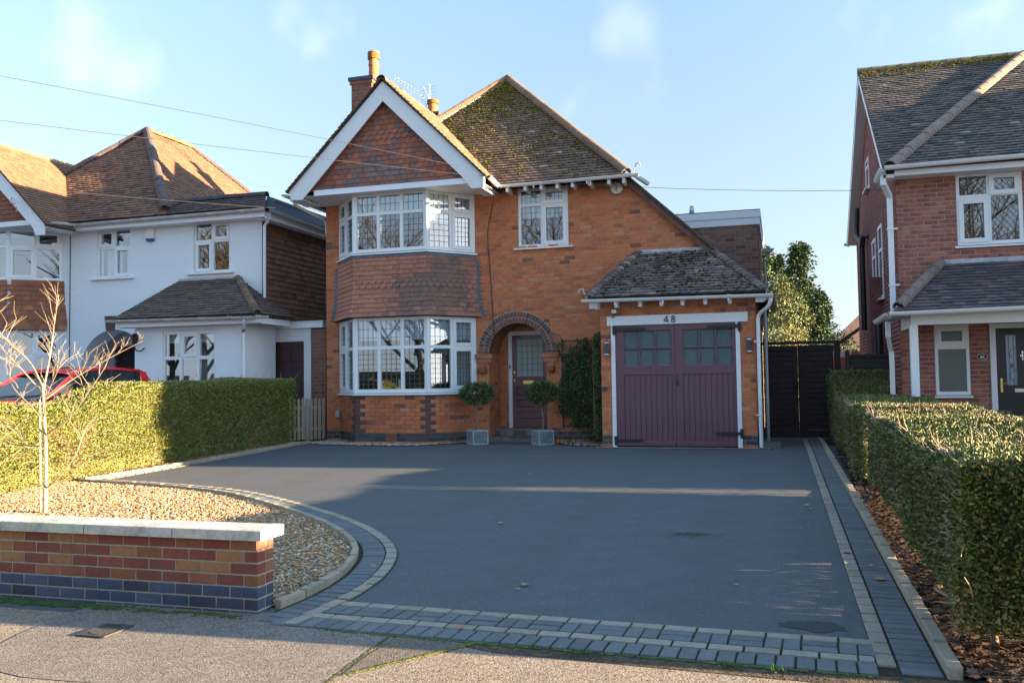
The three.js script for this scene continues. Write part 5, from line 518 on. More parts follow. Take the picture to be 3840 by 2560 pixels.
{ // flat-roofed rear extension
  const x0 = 0.4, x1 = 2.95, z = -4, y1 = 4.85, g = new GB(); g.box(x0, x1 - 0.01, 2.6, y1, -8.3, z - 0.007); const w = mesh('extension_wall', g, std({ rgb: [0.45, 0.36, 0.29], map: T.grain, roughness: 0.95 }), house); const ep = palette([[[0.30, 0.165, 0.125], 5, 6, 0.15], [[0.24, 0.125, 0.10], 3, 4, 0.15], [[0.20, 0.08, 0.065], 1, 2, 0.15]], 96); const pads = padSet(BLn - 0.01, BH - 0.01, 0.02, 0.004, ep.cols, 10); layBricks(w, basis(V(0, 0, z - 0.02), X3, Y3), courses(2.7, y1, BH, BLn, () => [[x0, x1]], { off: 0.08 }), ep, pads, { L: BLn, h: BH, seed: 130 }); layBricks(w, basis(V(x1 - 0.02, 0, z), V(0, 0, -1), Y3), courses(2.7, y1, BH, BLn, () => [[0, 4.3]], { off: 0.02 }), ep, pads, { L: BLn, h: BH, seed: 131 });
  const fa = mesh('extension_fascia', new GB().box(x0, x1 + 0.04, y1, y1 + 0.165, -8.34, z + 0.03), M.paintWhite, house); mesh('upper_board', new GB().box(x0, x1 + 0.06, y1 + 0.167, y1 + 0.33, -8.36, z + 0.05), M.paintWhite, fa); mesh('roof_felt', new GB().box(x0, x1 + 0.05, y1 + 0.332, y1 + 0.35, -8.35, z + 0.045), std({ rgb: [0.05, 0.05, 0.055], roughness: 0.9 }), house);
  const dp = new GB(); dp.tube([V(3.14, 4.62, -7.2), V(3.13, 4.45, -7.2), V(3.05, 4.3, -7.2), V(3.03, 4.1, -7.2), V(3.03, 0.4, -7.2)], 0.04, 10); dp.hexa([V(3.03, 4.62, -7.28), V(3.22, 4.62, -7.28), V(3.28, 4.72, -7.28), V(3.0, 4.72, -7.28), V(3.03, 4.62, -7.12), V(3.22, 4.62, -7.12), V(3.28, 4.72, -7.12), V(3.0, 4.72, -7.12)]); mesh('downpipe', dp, M.oldWhite, house);
  const vp = new GB(); vp.tube([V(1.38, 5.1, -4.8), V(1.38, 5.42, -4.8)], 0.055, 12); vp.add(new THREE.CylinderGeometry(0.066, 0.066, 0.05, 12), new THREE.Matrix4().makeTranslation(1.38, 5.36, -4.8)); for (let i = 0; i < 8; i++) { const a = i / 8 * 6.283; vp.tube([V(1.38 + Math.cos(a) * 0.05, 5.42, -4.8 + Math.sin(a) * 0.05), V(1.38 + Math.cos(a) * 0.035, 5.52, -4.8 + Math.sin(a) * 0.035)], 0.006, 4); } vp.add(new THREE.CylinderGeometry(0.035, 0.04, 0.012, 12), new THREE.Matrix4().makeTranslation(1.38, 5.525, -4.8)); mesh('vent_pipe', vp, M.greyPlastic, house);
}
{ // chimneys and aerial
  const stack = (x, z, y0, y1, w, d, seed, parent = house) => { const g = new GB(); g.box(x - w / 2 + 0.008, x + w / 2 - 0.008, y0, y1, z - d / 2 + 0.008, z + d / 2 - 0.008); const c = mesh('chimney', g, M.mortarPale, parent), cp = palette([[[0.36, 0.135, 0.08], 4, 5, 0.18], [[0.25, 0.10, 0.075], 2, 3, 0.18]], seed), pads = padSet(0.225, 0.079, 0.02, 0.004, cp.cols, seed); layBricks(c, basis(V(x - w / 2, 0, z + d / 2 - 0.02), X3, Y3), courses(y0, y1, BH, BLn, () => [[0, w]]), cp, pads, { L: BLn, h: BH, seed }); layBricks(c, basis(V(x + w / 2 - 0.02, 0, z + d / 2), V(0, 0, -1), Y3), courses(y0, y1, BH, BLn, () => [[0, d]], { off: 0.1 }), cp, pads, { L: BLn, h: BH, seed: seed + 1 }); const cap = new GB(); cap.box(x - w / 2 - 0.03, x + w / 2 + 0.03, y1, y1 + BH, z - d / 2 - 0.03, z + d / 2 + 0.03); mesh('oversail_course', cap, std({ rgb: [0.36, 0.14, 0.085], map: T.mottle, roughness: 0.9 }), c); const c2 = new GB(); c2.box(x - w / 2 - 0.06, x + w / 2 + 0.06, y1 + BH, y1 + BH * 2, z - d / 2 - 0.06, z + d / 2 + 0.06); mesh('cap_course', c2, std({ rgb: [0.08, 0.09, 0.12], map: T.mottle, roughness: 0.8 }), c); const fl = new GB(), y = y1 + 2 * BH; fl.hexa([V(x - w / 2 - 0.03, y, z - d / 2), V(x + w / 2 + 0.03, y, z - d / 2), V(x + w / 2 - 0.1, y + 0.06, z - d / 4), V(x - w / 2 + 0.1, y + 0.06, z - d / 4), V(x - w / 2 - 0.03, y, z + d / 2), V(x + w / 2 + 0.03, y, z + d / 2), V(x + w / 2 - 0.1, y + 0.06, z + d / 4), V(x - w / 2 + 0.1, y + 0.06, z + d / 4)]); mesh('flaunching', fl, std({ rgb: [0.22, 0.20, 0.14], map: T.mottle, roughness: 1 }), c); return c; };
  const pot = (parent, x, y, z, h, r) => { const q = [[r * 0.95, 0], [r * 0.9, h * 0.45], [r * 1.0, h * 0.47], [r * 1.0, h * 0.52], [r * 0.88, h * 0.56], [r * 0.95, h * 0.62], [r * 0.84, h * 0.72]]; const g = new GB(); g.add(new THREE.LatheGeometry(q.map(([a, b]) => new THREE.Vector2(a, b)), 20), new THREE.Matrix4().makeTranslation(x, y, z)); const p = mesh('chimney_pot', g, std({ rgb: [0.52, 0.21, 0.09], map: T.mottle, bumpMap: T.grainBump, bumpScale: 0.003, roughness: 0.9 }), parent); const t = new GB(); for (let i = 0; i < 5; i++) t.add(new THREE.CylinderGeometry(r * 1.12, r * 1.14, h * 0.034, 20), new THREE.Matrix4().makeTranslation(x, y + h * (0.74 + i * 0.056), z)); t.add(new THREE.CylinderGeometry(r * 0.86, r * 0.86, h * 0.27, 16), new THREE.Matrix4().makeTranslation(x, y + h * 0.85, z)); mesh('pot_cowl', t, std({ rgb: [0.50, 0.24, 0.08], map: T.mottle, roughness: 0.95 }), p); };
  const c1 = stack(-6.58, -3.25, 6.0, 8.86, 0.57, 0.57, 140); pot(c1, -6.35, 9.05, -3.2, 0.68, 0.135);
  const c2 = stack(-5.72, -5.6, 6.4, 8.55, 0.5, 0.5, 150); pot(c2, -5.70, 8.73, -5.6, 0.42, 0.14);
  const a = new GB(); const mast = V(-5.84, 9.2, -5.6), tip = V(-6.68, 9.78, -5.2), el = V().subVectors(tip, mast); a.tube([V(-5.84, 8.5, -5.75), V(-5.84, 9.65, -5.75)], 0.016, 6); a.bar(mast, tip, 0.022, 0.022); const sdir = V(0.35, 0, 0.94); for (let i = 0; i < 10; i++) { const p = mast.clone().addScaledVector(el, 0.12 + i * 0.095); a.tube([p.clone().addScaledVector(sdir, -0.13), p.clone().addScaledVector(sdir, 0.13)], 0.006, 4); a.tube([p.clone().addScaledVector(Y3, -0.05), p.clone().addScaledVector(Y3, 0.05)], 0.005, 4); } for (let i = -4; i <= 4; i++) { const p = V(-5.82, 9.2 + i * 0.075, -5.62 + Math.abs(i) * 0.03); a.tube([p.clone().addScaledVector(X3, -0.22), p.clone().addScaledVector(X3, 0.25)], 0.005, 4); } a.tube([V(-5.93, 9.52, -5.5), V(-5.82, 9.2, -5.62), V(-5.93, 8.9, -5.5)], 0.008, 4); mesh('television_aerial', a, M.aluminium, house);
}
// ---------------------------------------------------------------- white house next door
const lh = thing('white_house', 'white rendered house with brown tiled roof and red tile-hung bay', 'house', [-12, 0, -3]);
const lRoof = palette([[[0.29, 0.155, 0.095], 5, 6, 0.16], [[0.23, 0.125, 0.085], 3, 4, 0.16], [[0.16, 0.10, 0.075], 1.5, 3, 0.16]], 161), lRidge = palette([[[0.13, 0.095, 0.09], 1, 4, 0.15]], 162);
{
  const z = -1.3, H = (x0, x1, y0, y1) => [[x0, y0], [x1, y0], [x1, y1], [x0, y1]]; const ac = [-12.62, 1.72], AR = 1.03, arch = [[ac[0] + AR, -0.1], [ac[0] + AR, ac[1]]]; for (let i = 1; i < 20; i++) arch.push([ac[0] + Math.cos(i / 20 * Math.PI) * AR, ac[1] + Math.sin(i / 20 * Math.PI) * AR]); arch.push([ac[0] - AR, ac[1]], [ac[0] - AR, -0.1]);
  const g = new GB(); g.poly([[-16.5, -0.3], [ac[0] - AR, -0.3], ...arch.slice().reverse(), [ac[0] + AR, -0.3], [-8.39, -0.3], [-8.39, 5.33], [-16.5, 5.33]], z - 0.25, z, WHITE, [H(-10.30, -9.28, 4.06, 5.28), H(-13.17, -12.16, 4.06, 5.30), H(-16.3, -14.25, 4.06, 5.3), H(-16.3, -14.25, 0.9, 2.75)]); g.box(-8.64, -8.39, -0.3, 2.85, -8.5, z - 0.251); mesh('front_wall', g, M.render, lh);
  for (const [x0, x1] of [[-10.30, -9.28], [-13.17, -12.16]]) { const w = x1 - x0, op = x0 > -11; windowUnit(lh, basis(V(x0, 4.06, z - 0.05), X3, Y3), w, 1.23, [{ x: 0.05, y: 0.05, w: 0.43, h: 0.68, sash: op }, { x: 0.05, y: 0.8, w: 0.43, h: 0.38, sash: !op }, { x: 0.54, y: 0.05, w: 0.43, h: 0.68, sash: !op }, { x: 0.54, y: 0.8, w: 0.43, h: 0.38, sash: op }], { sillEx: 0.14, sillOut: 0.14 }); roomBox(lh, x0 - 0.3, x1 + 0.3, 3.4, 5.35, -4, z - 0.25); }
  { const c = new GB(); for (let a = 0; a < 10; a++) { const e = -13.1 + a * 0.05; c.quad(V(e, 4.1, z - 0.3 + 0.02 * Math.sin(a * 2)), V(e + 0.05, 4.1, z - 0.3 + 0.02 * Math.sin(a * 2 + 2)), V(e + 0.05, 4.95, z - 0.3 + 0.02 * Math.sin(a * 2 + 2)), V(e, 4.95, z - 0.3 + 0.02 * Math.sin(a * 2))); } mesh('curtain', c, M.curtain, lh); }
  // bay at the far left, right cant and part of the front in view
  const pts = [[-17.1, -0.5], [-15.17, -0.5], [-14.25, z]]; for (const [y, h] of [[4.05, 1.27], [1.0, 1.76]]) { for (let i = 0; i < 2; i++) { const [p, q] = [pts[i], pts[i + 1]], L = Math.hypot(q[0] - p[0], q[1] - p[1]), u = V((q[0] - p[0]) / L, 0, (q[1] - p[1]) / L), n = i ? 2 : 3, w = (L - 0.12 - (n - 1) * 0.07) / n, li = []; for (let c = 0; c < n; c++) { const x = 0.06 + c * (w + 0.07), sash = i === 1 && c === 1; li.push({ x, y: 0.06, w, h: h * 0.58, sash: i === 1 && c === 0 }, { x, y: 0.06 + h * 0.58 + 0.07, w, h: h * 0.42 - 0.19, sash }); } windowUnit(lh, basis(V(p[0], y, p[1]), u, Y3), L, h, li, { sillEx: 0.03, sillOut: 0.05 }); } roomBox(lh, -16.9, -14.2, y - 0.3, y + h + 0.05, -4, z - 0.25); const lid = new GB(); for (const yy of [y - 0.04, y + h]) { lid.m = new THREE.Matrix4().makeRotationX(Math.PI / 2).setPosition(0, yy + 0.03, 0); lid.poly([[-17.0, z - 0.1], [-17.0, -0.54], [-15.2, -0.54], [-14.3, z], [-14.3, z - 0.1]], 0, 0.03); lid.m = null; } mesh('bay_lining', lid, M.plaster, lh); }
  const bc = new GB(); bc.m = new THREE.Matrix4().makeRotationX(Math.PI / 2).setPosition(0, 0.98, 0); bc.poly([[-17.0, z - 0.1], [-17.0, -0.52], [-15.2, -0.52], [-14.28, z], [-14.28, z - 0.1]], 0, 1.2); bc.m = null; mesh('bay_base', bc, M.render, lh); const bc2 = new GB(); bc2.m = new THREE.Matrix4().makeRotationX(Math.PI / 2).setPosition(0, 4.0, 0); bc2.poly([[-17.1, z - 0.1], [-17.1, -0.48], [-15.15, -0.48], [-14.2, z], [-14.2, z - 0.1]], 0, 1.22); bc2.m = null; mesh('bay_wall', bc2, M.render, lh);
  const ap = new GB(); const am = mesh('bay_apron', ap.box(-14.3, -14.25, 3, 3.05, z - 0.2, z - 0.15), M.underlay, lh), tp = palette([[[0.42, 0.165, 0.085], 4, 6, 0.14], [[0.35, 0.135, 0.08], 2, 4, 0.14]], 163), geos = tp.cols.map((c, i) => tileGeo(0.2, 0.15, 0.014, c, 700 + i)), items = [], r = rng(164); for (let row = 0; row < 10; row++) { const y = 2.79 + row * 0.122, o = 0.13 * Math.pow(1 - row / 10, 2) + 0.03; for (const [p, q] of [[[-17.1, -0.48 + o], [-15.15 + o * 0.4, -0.48 + o]], [[-15.15 + o * 0.4, -0.48 + o], [-14.2 + o, z]]]) { const L = Math.hypot(q[0] - p[0], q[1] - p[1]), u = V((q[0] - p[0]) / L, 0, (q[1] - p[1]) / L), n = V().crossVectors(u, Y3); for (let a = row % 2 ? 0.1 : 0; a < L - 0.05; a += 0.2) { const w = Math.min(0.2, L - a), c = V(p[0] + u.x * (a + w / 2), y, p[1] + u.z * (a + w / 2)); items.push({ m: new THREE.Matrix4().makeBasis(u, Y3, n).setPosition(c).multiply(new THREE.Matrix4().makeRotationX(-0.06)).multiply(new THREE.Matrix4().makeScale(w / 0.203, 1, 1)), g: tp.pick(r()) }); } } } pieces(am, 'tile', items, geos, M.tile);
  // recessed porch behind the arch
  const pr = new GB(); pr.box(-14.2, -11.1, -0.3, 0.0, -2.6, z - 0.25).box(-14.2, -13.98, 0, 3, -2.6, z - 0.25).box(-11.2, -11.0, 0, 3, -2.6, z - 0.25).box(-14.2, -11, 2.85, 3.0, -2.6, z - 0.25); pr.poly([[-14.2, 0], [-11, 0], [-11, 3], [-14.2, 3]], -2.75, -2.6, WHITE, [H(-13.75, -12.75, 0.05, 2.4)]); mesh('porch', pr, M.render, lh); const vt = new GB(); for (let i = 0; i < 20; i++) { const p = (t, zz) => V(ac[0] + Math.cos(t) * AR, ac[1] + Math.sin(t) * AR, zz), a = i / 20 * Math.PI, b = (i + 1) / 20 * Math.PI; vt.quad(p(a, -1.9), p(b, -1.9), p(b, z - 0.25), p(a, z - 0.25)); } mesh('porch_vault', vt, M.render, lh);
  const dr = new GB(); dr.poly([[-13.75, 0.05], [-12.75, 0.05], [-12.75, 2.4], [-13.75, 2.4]], -2.72, -2.66); const dm = mesh('front_door', dr, phys({ rgb: [0.07, 0.025, 0.018], roughness: 0.4 }), lh); const fan = new GB(); fan.poly(Array.from({ length: 13 }, (_, i) => [-13.25 + Math.cos(i / 12 * Math.PI) * 0.3, 1.95 + Math.sin(i / 12 * Math.PI) * 0.28]), -2.659, -2.655); mesh('fanlight', fan, phys({ rgb: [0.05, 0.06, 0.07], roughness: 0.08 }), dm); { const f5 = await new FontLoader().loadAsync('fonts/droid/droid_serif_regular.typeface.json'), t5 = mesh('house_number', paintWhite(new TextGeometry('5', { font: f5, size: 0.17, depth: 0.012, curveSegments: 6 })), M.blackIron, lh); t5.position.set(-12.72, 1.88, -2.596); } const kk = new GB(); kk.add(new THREE.TorusGeometry(0.05, 0.012, 8, 16), new THREE.Matrix4().makeTranslation(-13.25, 1.72, -2.63)); mesh('knocker', kk, M.brass, dm);
  const key = new GB(), kp = palette([[[0.20, 0.085, 0.075], 1, 3, 0.2]], 165); for (let i = 0; i < 5; i++) { const a = (i - 2) * 0.055; key.hexa([V(-12.72 + a * 0.8 - 0.022, 2.72, z), V(-12.72 + a * 0.8 + 0.022, 2.72, z), V(-12.72 + a * 1.25 + 0.03, 3.09, z), V(-12.72 + a * 1.25 - 0.03, 3.09, z), V(-12.72 + a * 0.8 - 0.022, 2.72, z + 0.04), V(-12.72 + a * 0.8 + 0.022, 2.72, z + 0.04), V(-12.72 + a * 1.25 + 0.03, 3.09, z + 0.04), V(-12.72 + a * 1.25 - 0.03, 3.09, z + 0.04)], kp.cols[i % 3]); } mesh('keystone', key, M.brick, lh);
  const lan = new GB(); lan.tube([V(-12.03, 2.85, -1.5), V(-12.03, 2.5, -1.5)], 0.006, 5); lan.add(new THREE.CylinderGeometry(0.05, 0.09, 0.06, 6), new THREE.Matrix4().makeTranslation(-12.03, 2.48, -1.5)).add(new THREE.CylinderGeometry(0.085, 0.055, 0.2, 6), new THREE.Matrix4().makeTranslation(-12.03, 2.35, -1.5)); mesh('lantern', lan, M.blackIron, lh);
  // front porch room with hipped roof
  const zp = -0.1, pw = new GB(); pw.poly([[-11.0, -0.3], [-8.15, -0.3], [-8.15, 2.7], [-11.0, 2.7]], zp - 0.2, zp, WHITE, [H(-10.25, -8.84, 0.55, 2.57)]); pw.box(-8.35, -8.15, -0.3, 2.7, z - 0.2, zp - 0.201).box(-11, -10.8, -0.3, 2.7, z, zp - 0.201); mesh('porch_room', pw, M.render, lh); windowUnit(lh, basis(V(-10.25, 0.55, zp - 0.04), X3, Y3), 1.41, 2.02, [{ x: 0.05, y: 0.06, w: 0.39, h: 1.3 }, { x: 0.51, y: 0.06, w: 0.39, h: 1.3 }, { x: 0.97, y: 0.06, w: 0.39, h: 1.3 }, { x: 0.05, y: 1.44, w: 0.39, h: 0.5 }, { x: 0.51, y: 1.44, w: 0.39, h: 0.5, sash: true }, { x: 0.97, y: 1.44, w: 0.39, h: 0.5 }], { sill: false }); roomBox(lh, -10.75, -8.4, 0.1, 2.65, -3.5, zp - 0.21); { const bl = new GB(); bl.box(-10.2, -8.9, 2.3, 2.5, zp - 0.2, zp - 0.19); mesh('roller_blind', bl, M.blind, lh); const fl = new GB(), rr = rng(5); for (let i = 0; i < 26; i++) fl.add(new THREE.SphereGeometry(0.03, 6, 5), new THREE.Matrix4().makeTranslation(-9.62 + (rr() - 0.5) * 0.3, 1.35 + rr() * 0.35, zp - 0.35 + (rr() - 0.5) * 0.1), rr() < 0.5 ? [0.5, 0.08, 0.12] : [0.05, 0.1, 0.03]); mesh('flower_pot', fl, std({}), lh); }
  const E0 = V(-11.38, 2.86, 0.2), E1 = V(-7.55, 2.86, 0.2), T0 = V(-10.72, 3.86, z), T1 = V(-9.05, 3.86, z), up = V(0, 1.0, -1.5), Lv = up.length(); up.normalize(); const B = basis(E0.clone(), X3, up), poly = [[0, 0], [3.83, 0], [2.33, Lv], [0.66, Lv]], pp = palette([[[0.155, 0.115, 0.10], 5, 6, 0.2], [[0.20, 0.14, 0.11], 2, 3, 0.2]], 166); const f = mesh('porch_roof', sheetOf(B, poly), M.underlay, lh); tileRoof(f, B, poly, { pal: pp, seed: 571, gauge: 0.115, jit: 1.3, tw: 0.18 });
  const upR = V(-1.5, 1.0, 0), LR = upR.length(); upR.normalize(); const BR = basis(E1.clone(), V(0, 0, -1), upR), pr2 = [[0, 0], [1.5, 0], [1.5, LR]]; const f2 = mesh('porch_roof_side', sheetOf(BR, pr2), M.underlay, lh); tileRoof(f2, BR, pr2, { pal: pp, seed: 572, gauge: 0.115, jit: 1.3, tw: 0.18 }); const lsd = new GB(); lsd.tri(E0, T0, V(-11.38, 2.86, z)).tri(V(-11.38, 2.86, z), T0, E0); mesh('porch_roof_side', lsd, M.tile, lh); ridge(f, E1.clone().add(V(0, 0.02, 0)), T1.clone().add(V(0, 0.02, 0)), 0.09, palette([[[0.22, 0.14, 0.09], 1, 4, 0.2]], 167), 573, { len: 0.14, name: 'bonnet_tile' });
  const fl = new GB(); fl.box(-10.72, -9.05, 3.85, 3.93, z + 0.002, z + 0.014); const fm = mesh('lead_flashing', fl, M.leadPale, lh); for (let i = 0; i < 7; i++) { const k = new GB(), x = -9.0 + i * 0.13, y = 3.84 - i * 0.115; k.poly([[x - 0.06, y - 0.12], [x + 0.1, y - 0.12], [x + 0.1, y + 0.02], [x - 0.06, y + 0.02]], z + 0.002, z + 0.012); mesh('flashing_step', k, M.lead, fm); }
  gutter(lh, [V(-11.5, 2.84, 0.26), V(-7.2, 2.80, 0.26)], 0.055, M.oldWhite); const fas = new GB(); fas.box(-11.3, -7.65, 2.67, 2.80, 0.14, 0.17).box(-11.3, -7.65, 2.665, 2.68, zp, 0.139).box(-7.69, -7.65, 2.67, 2.80, z, 0.139); mesh('porch_fascia', fas, M.paintWhite, lh); const dpp = new GB(); dpp.tube([V(-7.86, 2.77, 0.25), V(-7.87, 2.65, 0.22), V(-8.0, 2.52, 0.05), V(-8.04, 2.4, -0.02), V(-8.04, 0, -0.02)], 0.036, 10); mesh('downpipe', dpp, M.upvc, lh); for (let x = -11.1; x < -7.4; x += 0.72) bracket(lh, V(x, 2.835, 0.26), X3, 0.062, M.upvc);
  const wl = new GB(); wl.add(new THREE.CylinderGeometry(0.03, 0.1, 0.07, 6), new THREE.Matrix4().makeTranslation(-10.88, 2.5, 0.05)).add(new THREE.CylinderGeometry(0.085, 0.05, 0.2, 6), new THREE.Matrix4().makeTranslation(-10.88, 2.36, 0.05)); wl.tube([V(-10.88, 2.26, 0.05), V(-10.85, 2.15, 0.05), V(-10.75, 2.13, 0.0), V(-10.72, 2.2, -0.08)], 0.014, 6); mesh('coach_lamp', wl, M.blackIron, lh);
  // side passage: boarded panel, door, brick pier, flat roof
  const zs = -1.6, sp = new GB(); sp.box(-8.38, -7.27, 2.33, 2.64, zs - 0.06, zs).box(-8.38, -8.31, 0, 2.33, zs - 0.06, zs).box(-7.45, -7.265, 0, 2.33, zs - 0.06, zs); const sm = mesh('side_panel', sp, M.paintWhite, lh); for (let i = 0; i < 3; i++) mesh('board', new GB().box(-8.37, -7.28, 2.345 + i * 0.1, 2.437 + i * 0.1, zs, zs + 0.012), M.paintWhite, sm); const sdr = new GB(); sdr.poly(H(-8.31, -7.45, 0.0, 2.33), zs - 0.05, zs - 0.03, WHITE, [H(-8.17, -7.93, 1.83, 2.18), H(-7.82, -7.58, 1.83, 2.18), H(-8.17, -7.93, 0.9, 1.7), H(-7.82, -7.58, 0.9, 1.7)]); sdr.box(-8.3, -7.46, 0, 2.32, zs - 0.07, zs - 0.045); const sd = mesh('side_door', sdr, phys({ rgb: [0.055, 0.026, 0.028], roughness: 0.45 }), lh); for (const [x, y, h] of [[-8.05, 2.005, 0.35], [-7.7, 2.005, 0.35], [-8.05, 1.3, 0.8], [-7.7, 1.3, 0.8]]) { const o = new THREE.Mesh(padGeo(0.2, h - 0.05, 0.012, 0.01, WHITE), phys({ rgb: [0.055, 0.026, 0.028], roughness: 0.45 })); o.name = 'panel'; o.position.set(x, y, zs - 0.046); sd.add(o); }
  const bp = new GB(); bp.box(-7.26, -6.87, -0.1, 2.6, zs - 0.3, zs - 0.007); const bm = mesh('brick_pier', bp, M.mortar, lh), bpp = palette([[[0.30, 0.14, 0.11], 1, 6, 0.18]], 168), pads = padSet(0.225, 0.079, 0.02, 0.004, bpp.cols, 11); layBricks(bm, basis(V(-7.265, 0, zs - 0.02), X3, Y3), courses(0, 2.6, BH, BLn, () => [[0, 0.4]]), bpp, pads, { L: BLn, h: BH, seed: 169 }); const ff = new GB(); ff.box(-8.35, -6.9, 2.64, 2.78, -4.5, zs + 0.1); ff.box(-8.35, -6.86, 2.785, 2.80, -4.5, zs + 0.12); mesh('flat_roof', ff, M.paintWhite, lh);
  // tile-hung side wall
  const BS = basis(V(-8.38, 2.82, z - 0.02), V(0, 0, -1), Y3), ps = [[0, 0], [6.5, 0], [6.5, 2.4], [0, 2.4]]; const ts = mesh('side_wall', sheetOf(BS, ps), M.underlay, lh); tileRoof(ts, BS, ps, { pal: palette([[[0.25, 0.105, 0.065], 5, 6, 0.16], [[0.19, 0.085, 0.06], 3, 4, 0.16], [[0.10, 0.065, 0.06], 0.12, 2, 0.2]], 170), seed: 574, gauge: 0.13, tw: 0.2 });
  // eaves
  gutter(lh, [V(-13.55, 5.40, -0.93), V(-8.05, 5.43, -0.93)], 0.06, M.oldWhite); gutter(lh, [V(-8.02, 5.42, -0.95), V(-8.02, 5.30, -7)], 0.06, M.oldWhite); for (let x = -13.4; x < -8.1; x += 0.8) bracket(lh, V(x, 5.41, -0.93), X3, 0.067, M.oldWhite); const fa = new GB(); fa.box(-13.6, -8.1, 5.25, 5.40, -1.03, -1.0).box(-13.6, -8.1, 5.245, 5.26, z, -1.031).box(-8.12, -8.09, 5.2, 5.36, -7, -1.0).box(-8.39, -8.12, 5.2, 5.21, -7, -1.03); mesh('fascia', fa, M.paintWhite, lh); const hdp = new GB(); hdp.tube([V(-8.06, 5.36, -1.1), V(-8.1, 5.2, -1.15), V(-8.24, 5.08, -1.2), V(-8.27, 4.9, -1.22), V(-8.27, 2.75, -1.22)], 0.037, 10); mesh('downpipe', hdp, M.upvc, lh); const ab = new GB(); ab.add(new RoundedBoxGeometry(0.23, 0.30, 0.07, 2, 0.01), new THREE.Matrix4().makeTranslation(-11.53, 5.12, z + 0.04)); const abm = mesh('alarm_box', ab, std({ rgb: [0.72, 0.70, 0.58], roughness: 0.5 }), lh); const ab2 = new GB(); ab2.hexa([V(-11.62, 4.90, z + 0.01), V(-11.44, 4.90, z + 0.01), V(-11.42, 4.965, z + 0.005), V(-11.64, 4.965, z + 0.005), V(-11.62, 4.90, z + 0.06), V(-11.44, 4.90, z + 0.06), V(-11.42, 4.965, z + 0.075), V(-11.64, 4.965, z + 0.075)]); mesh('alarm_lens', ab2, phys({ rgb: [0.02, 0.09, 0.3], roughness: 0.3 }), abm);
  // main roof with hip, ridge and sunlit right face
  const A1 = V(-14.0, 8.68, -4.2), A2 = V(-14.0, 8.68, -6.2), eR = V(-10.85, 5.47, -0.98), upF = V(0, A1.y - 5.47, A1.z + 0.98), LF = upF.length(); upF.normalize(); const BF = basis(V(-17.15, 5.47, -0.98), X3, upF), pf = [[0, 0], [6.3, 0], [3.15, LF]]; const mf = mesh('main_roof', sheetOf(BF, pf), M.underlay, lh); tileRoof(mf, BF, [[3.2, 0], [6.3, 0], [3.15, LF], [0.9, LF * 0.29]], { pal: lRoof, seed: 581, gauge: 0.108 });
  const upS = V(-3.15, A1.y - 5.47, 0), LS = upS.length(); upS.normalize(); const BSd = basis(V(-10.85, 5.47, -0.98), V(0, 0, -1), upS), pS = [[0, 0], [8.44, 0], [5.22, LS], [3.22, LS]]; const ms = mesh('main_roof_side', sheetOf(BSd, pS), M.underlay, lh); tileRoof(ms, BSd, pS, { pal: palette([[[0.33, 0.175, 0.105], 5, 6, 0.14], [[0.26, 0.14, 0.09], 2, 4, 0.14]], 171), seed: 582, gauge: 0.108 }); ridge(lh, eR.clone().add(V(-0.1, 0.15, -0.1)), A1.clone().add(V(0, 0.03, 0)), 0.13, lRidge, 583, { len: 0.4 }); ridge(lh, V(-16.2, 6.55, -2.05), A1.clone().add(V(0, 0.03, 0)), 0.11, lRidge, 584); ridge(lh, A1.clone().add(V(0, 0.02, 0)), A2.clone().add(V(0, 0.02, 0)), 0.12, palette([[[0.30, 0.21, 0.10], 1, 3, 0.2]], 172), 585); ridge(lh, V(-10.9, 5.55, -9.35), A2.clone().add(V(0, 0.02, 0)), 0.1, lRidge, 586); const bk = new GB(); bk.tri(V(-10.85, 5.47, -9.42), V(-17.15, 5.47, -9.42), A2).quad(V(-17.15, 5.47, -9.42), V(-17.15, 5.47, -0.98), A1, A2); mesh('roof_back', bk, M.tile, lh);
  // false pitch over the side extension
  const pe = [[0, 0], [2.85, 0], [2.55, 0.62], [0, 0.62]], BE = basis(V(-10.95, 5.47, -0.98), X3, V(0, 0.62, -0.78).normalize()); const me = mesh('extension_roof', sheetOf(BE, pe), M.underlay, lh); tileRoof(me, BE, pe, { pal: palette([[[0.13, 0.095, 0.085], 1, 5, 0.2]], 173), seed: 587, gauge: 0.115, tw: 0.18 }); ridge(lh, V(-10.95, 5.87, -1.48), V(-8.35, 5.87, -1.48), 0.10, palette([[[0.075, 0.07, 0.075], 1, 3, 0.2]], 174), 588, { len: 0.4 }); const fr = new GB(); fr.box(-10.9, -8.15, 5.45, 5.72, -9, -1.5); fr.hexa([V(-8.3, 5.44, -9), V(-8.05, 5.44, -9), V(-8.2, 5.78, -9), V(-8.35, 5.85, -9), V(-8.3, 5.44, -1.1), V(-8.05, 5.44, -1.0), V(-8.2, 5.78, -1.45), V(-8.35, 5.85, -1.5)]); mesh('extension_flat_roof', fr, std({ rgb: [0.05, 0.06, 0.08], roughness: 0.7 }), lh);
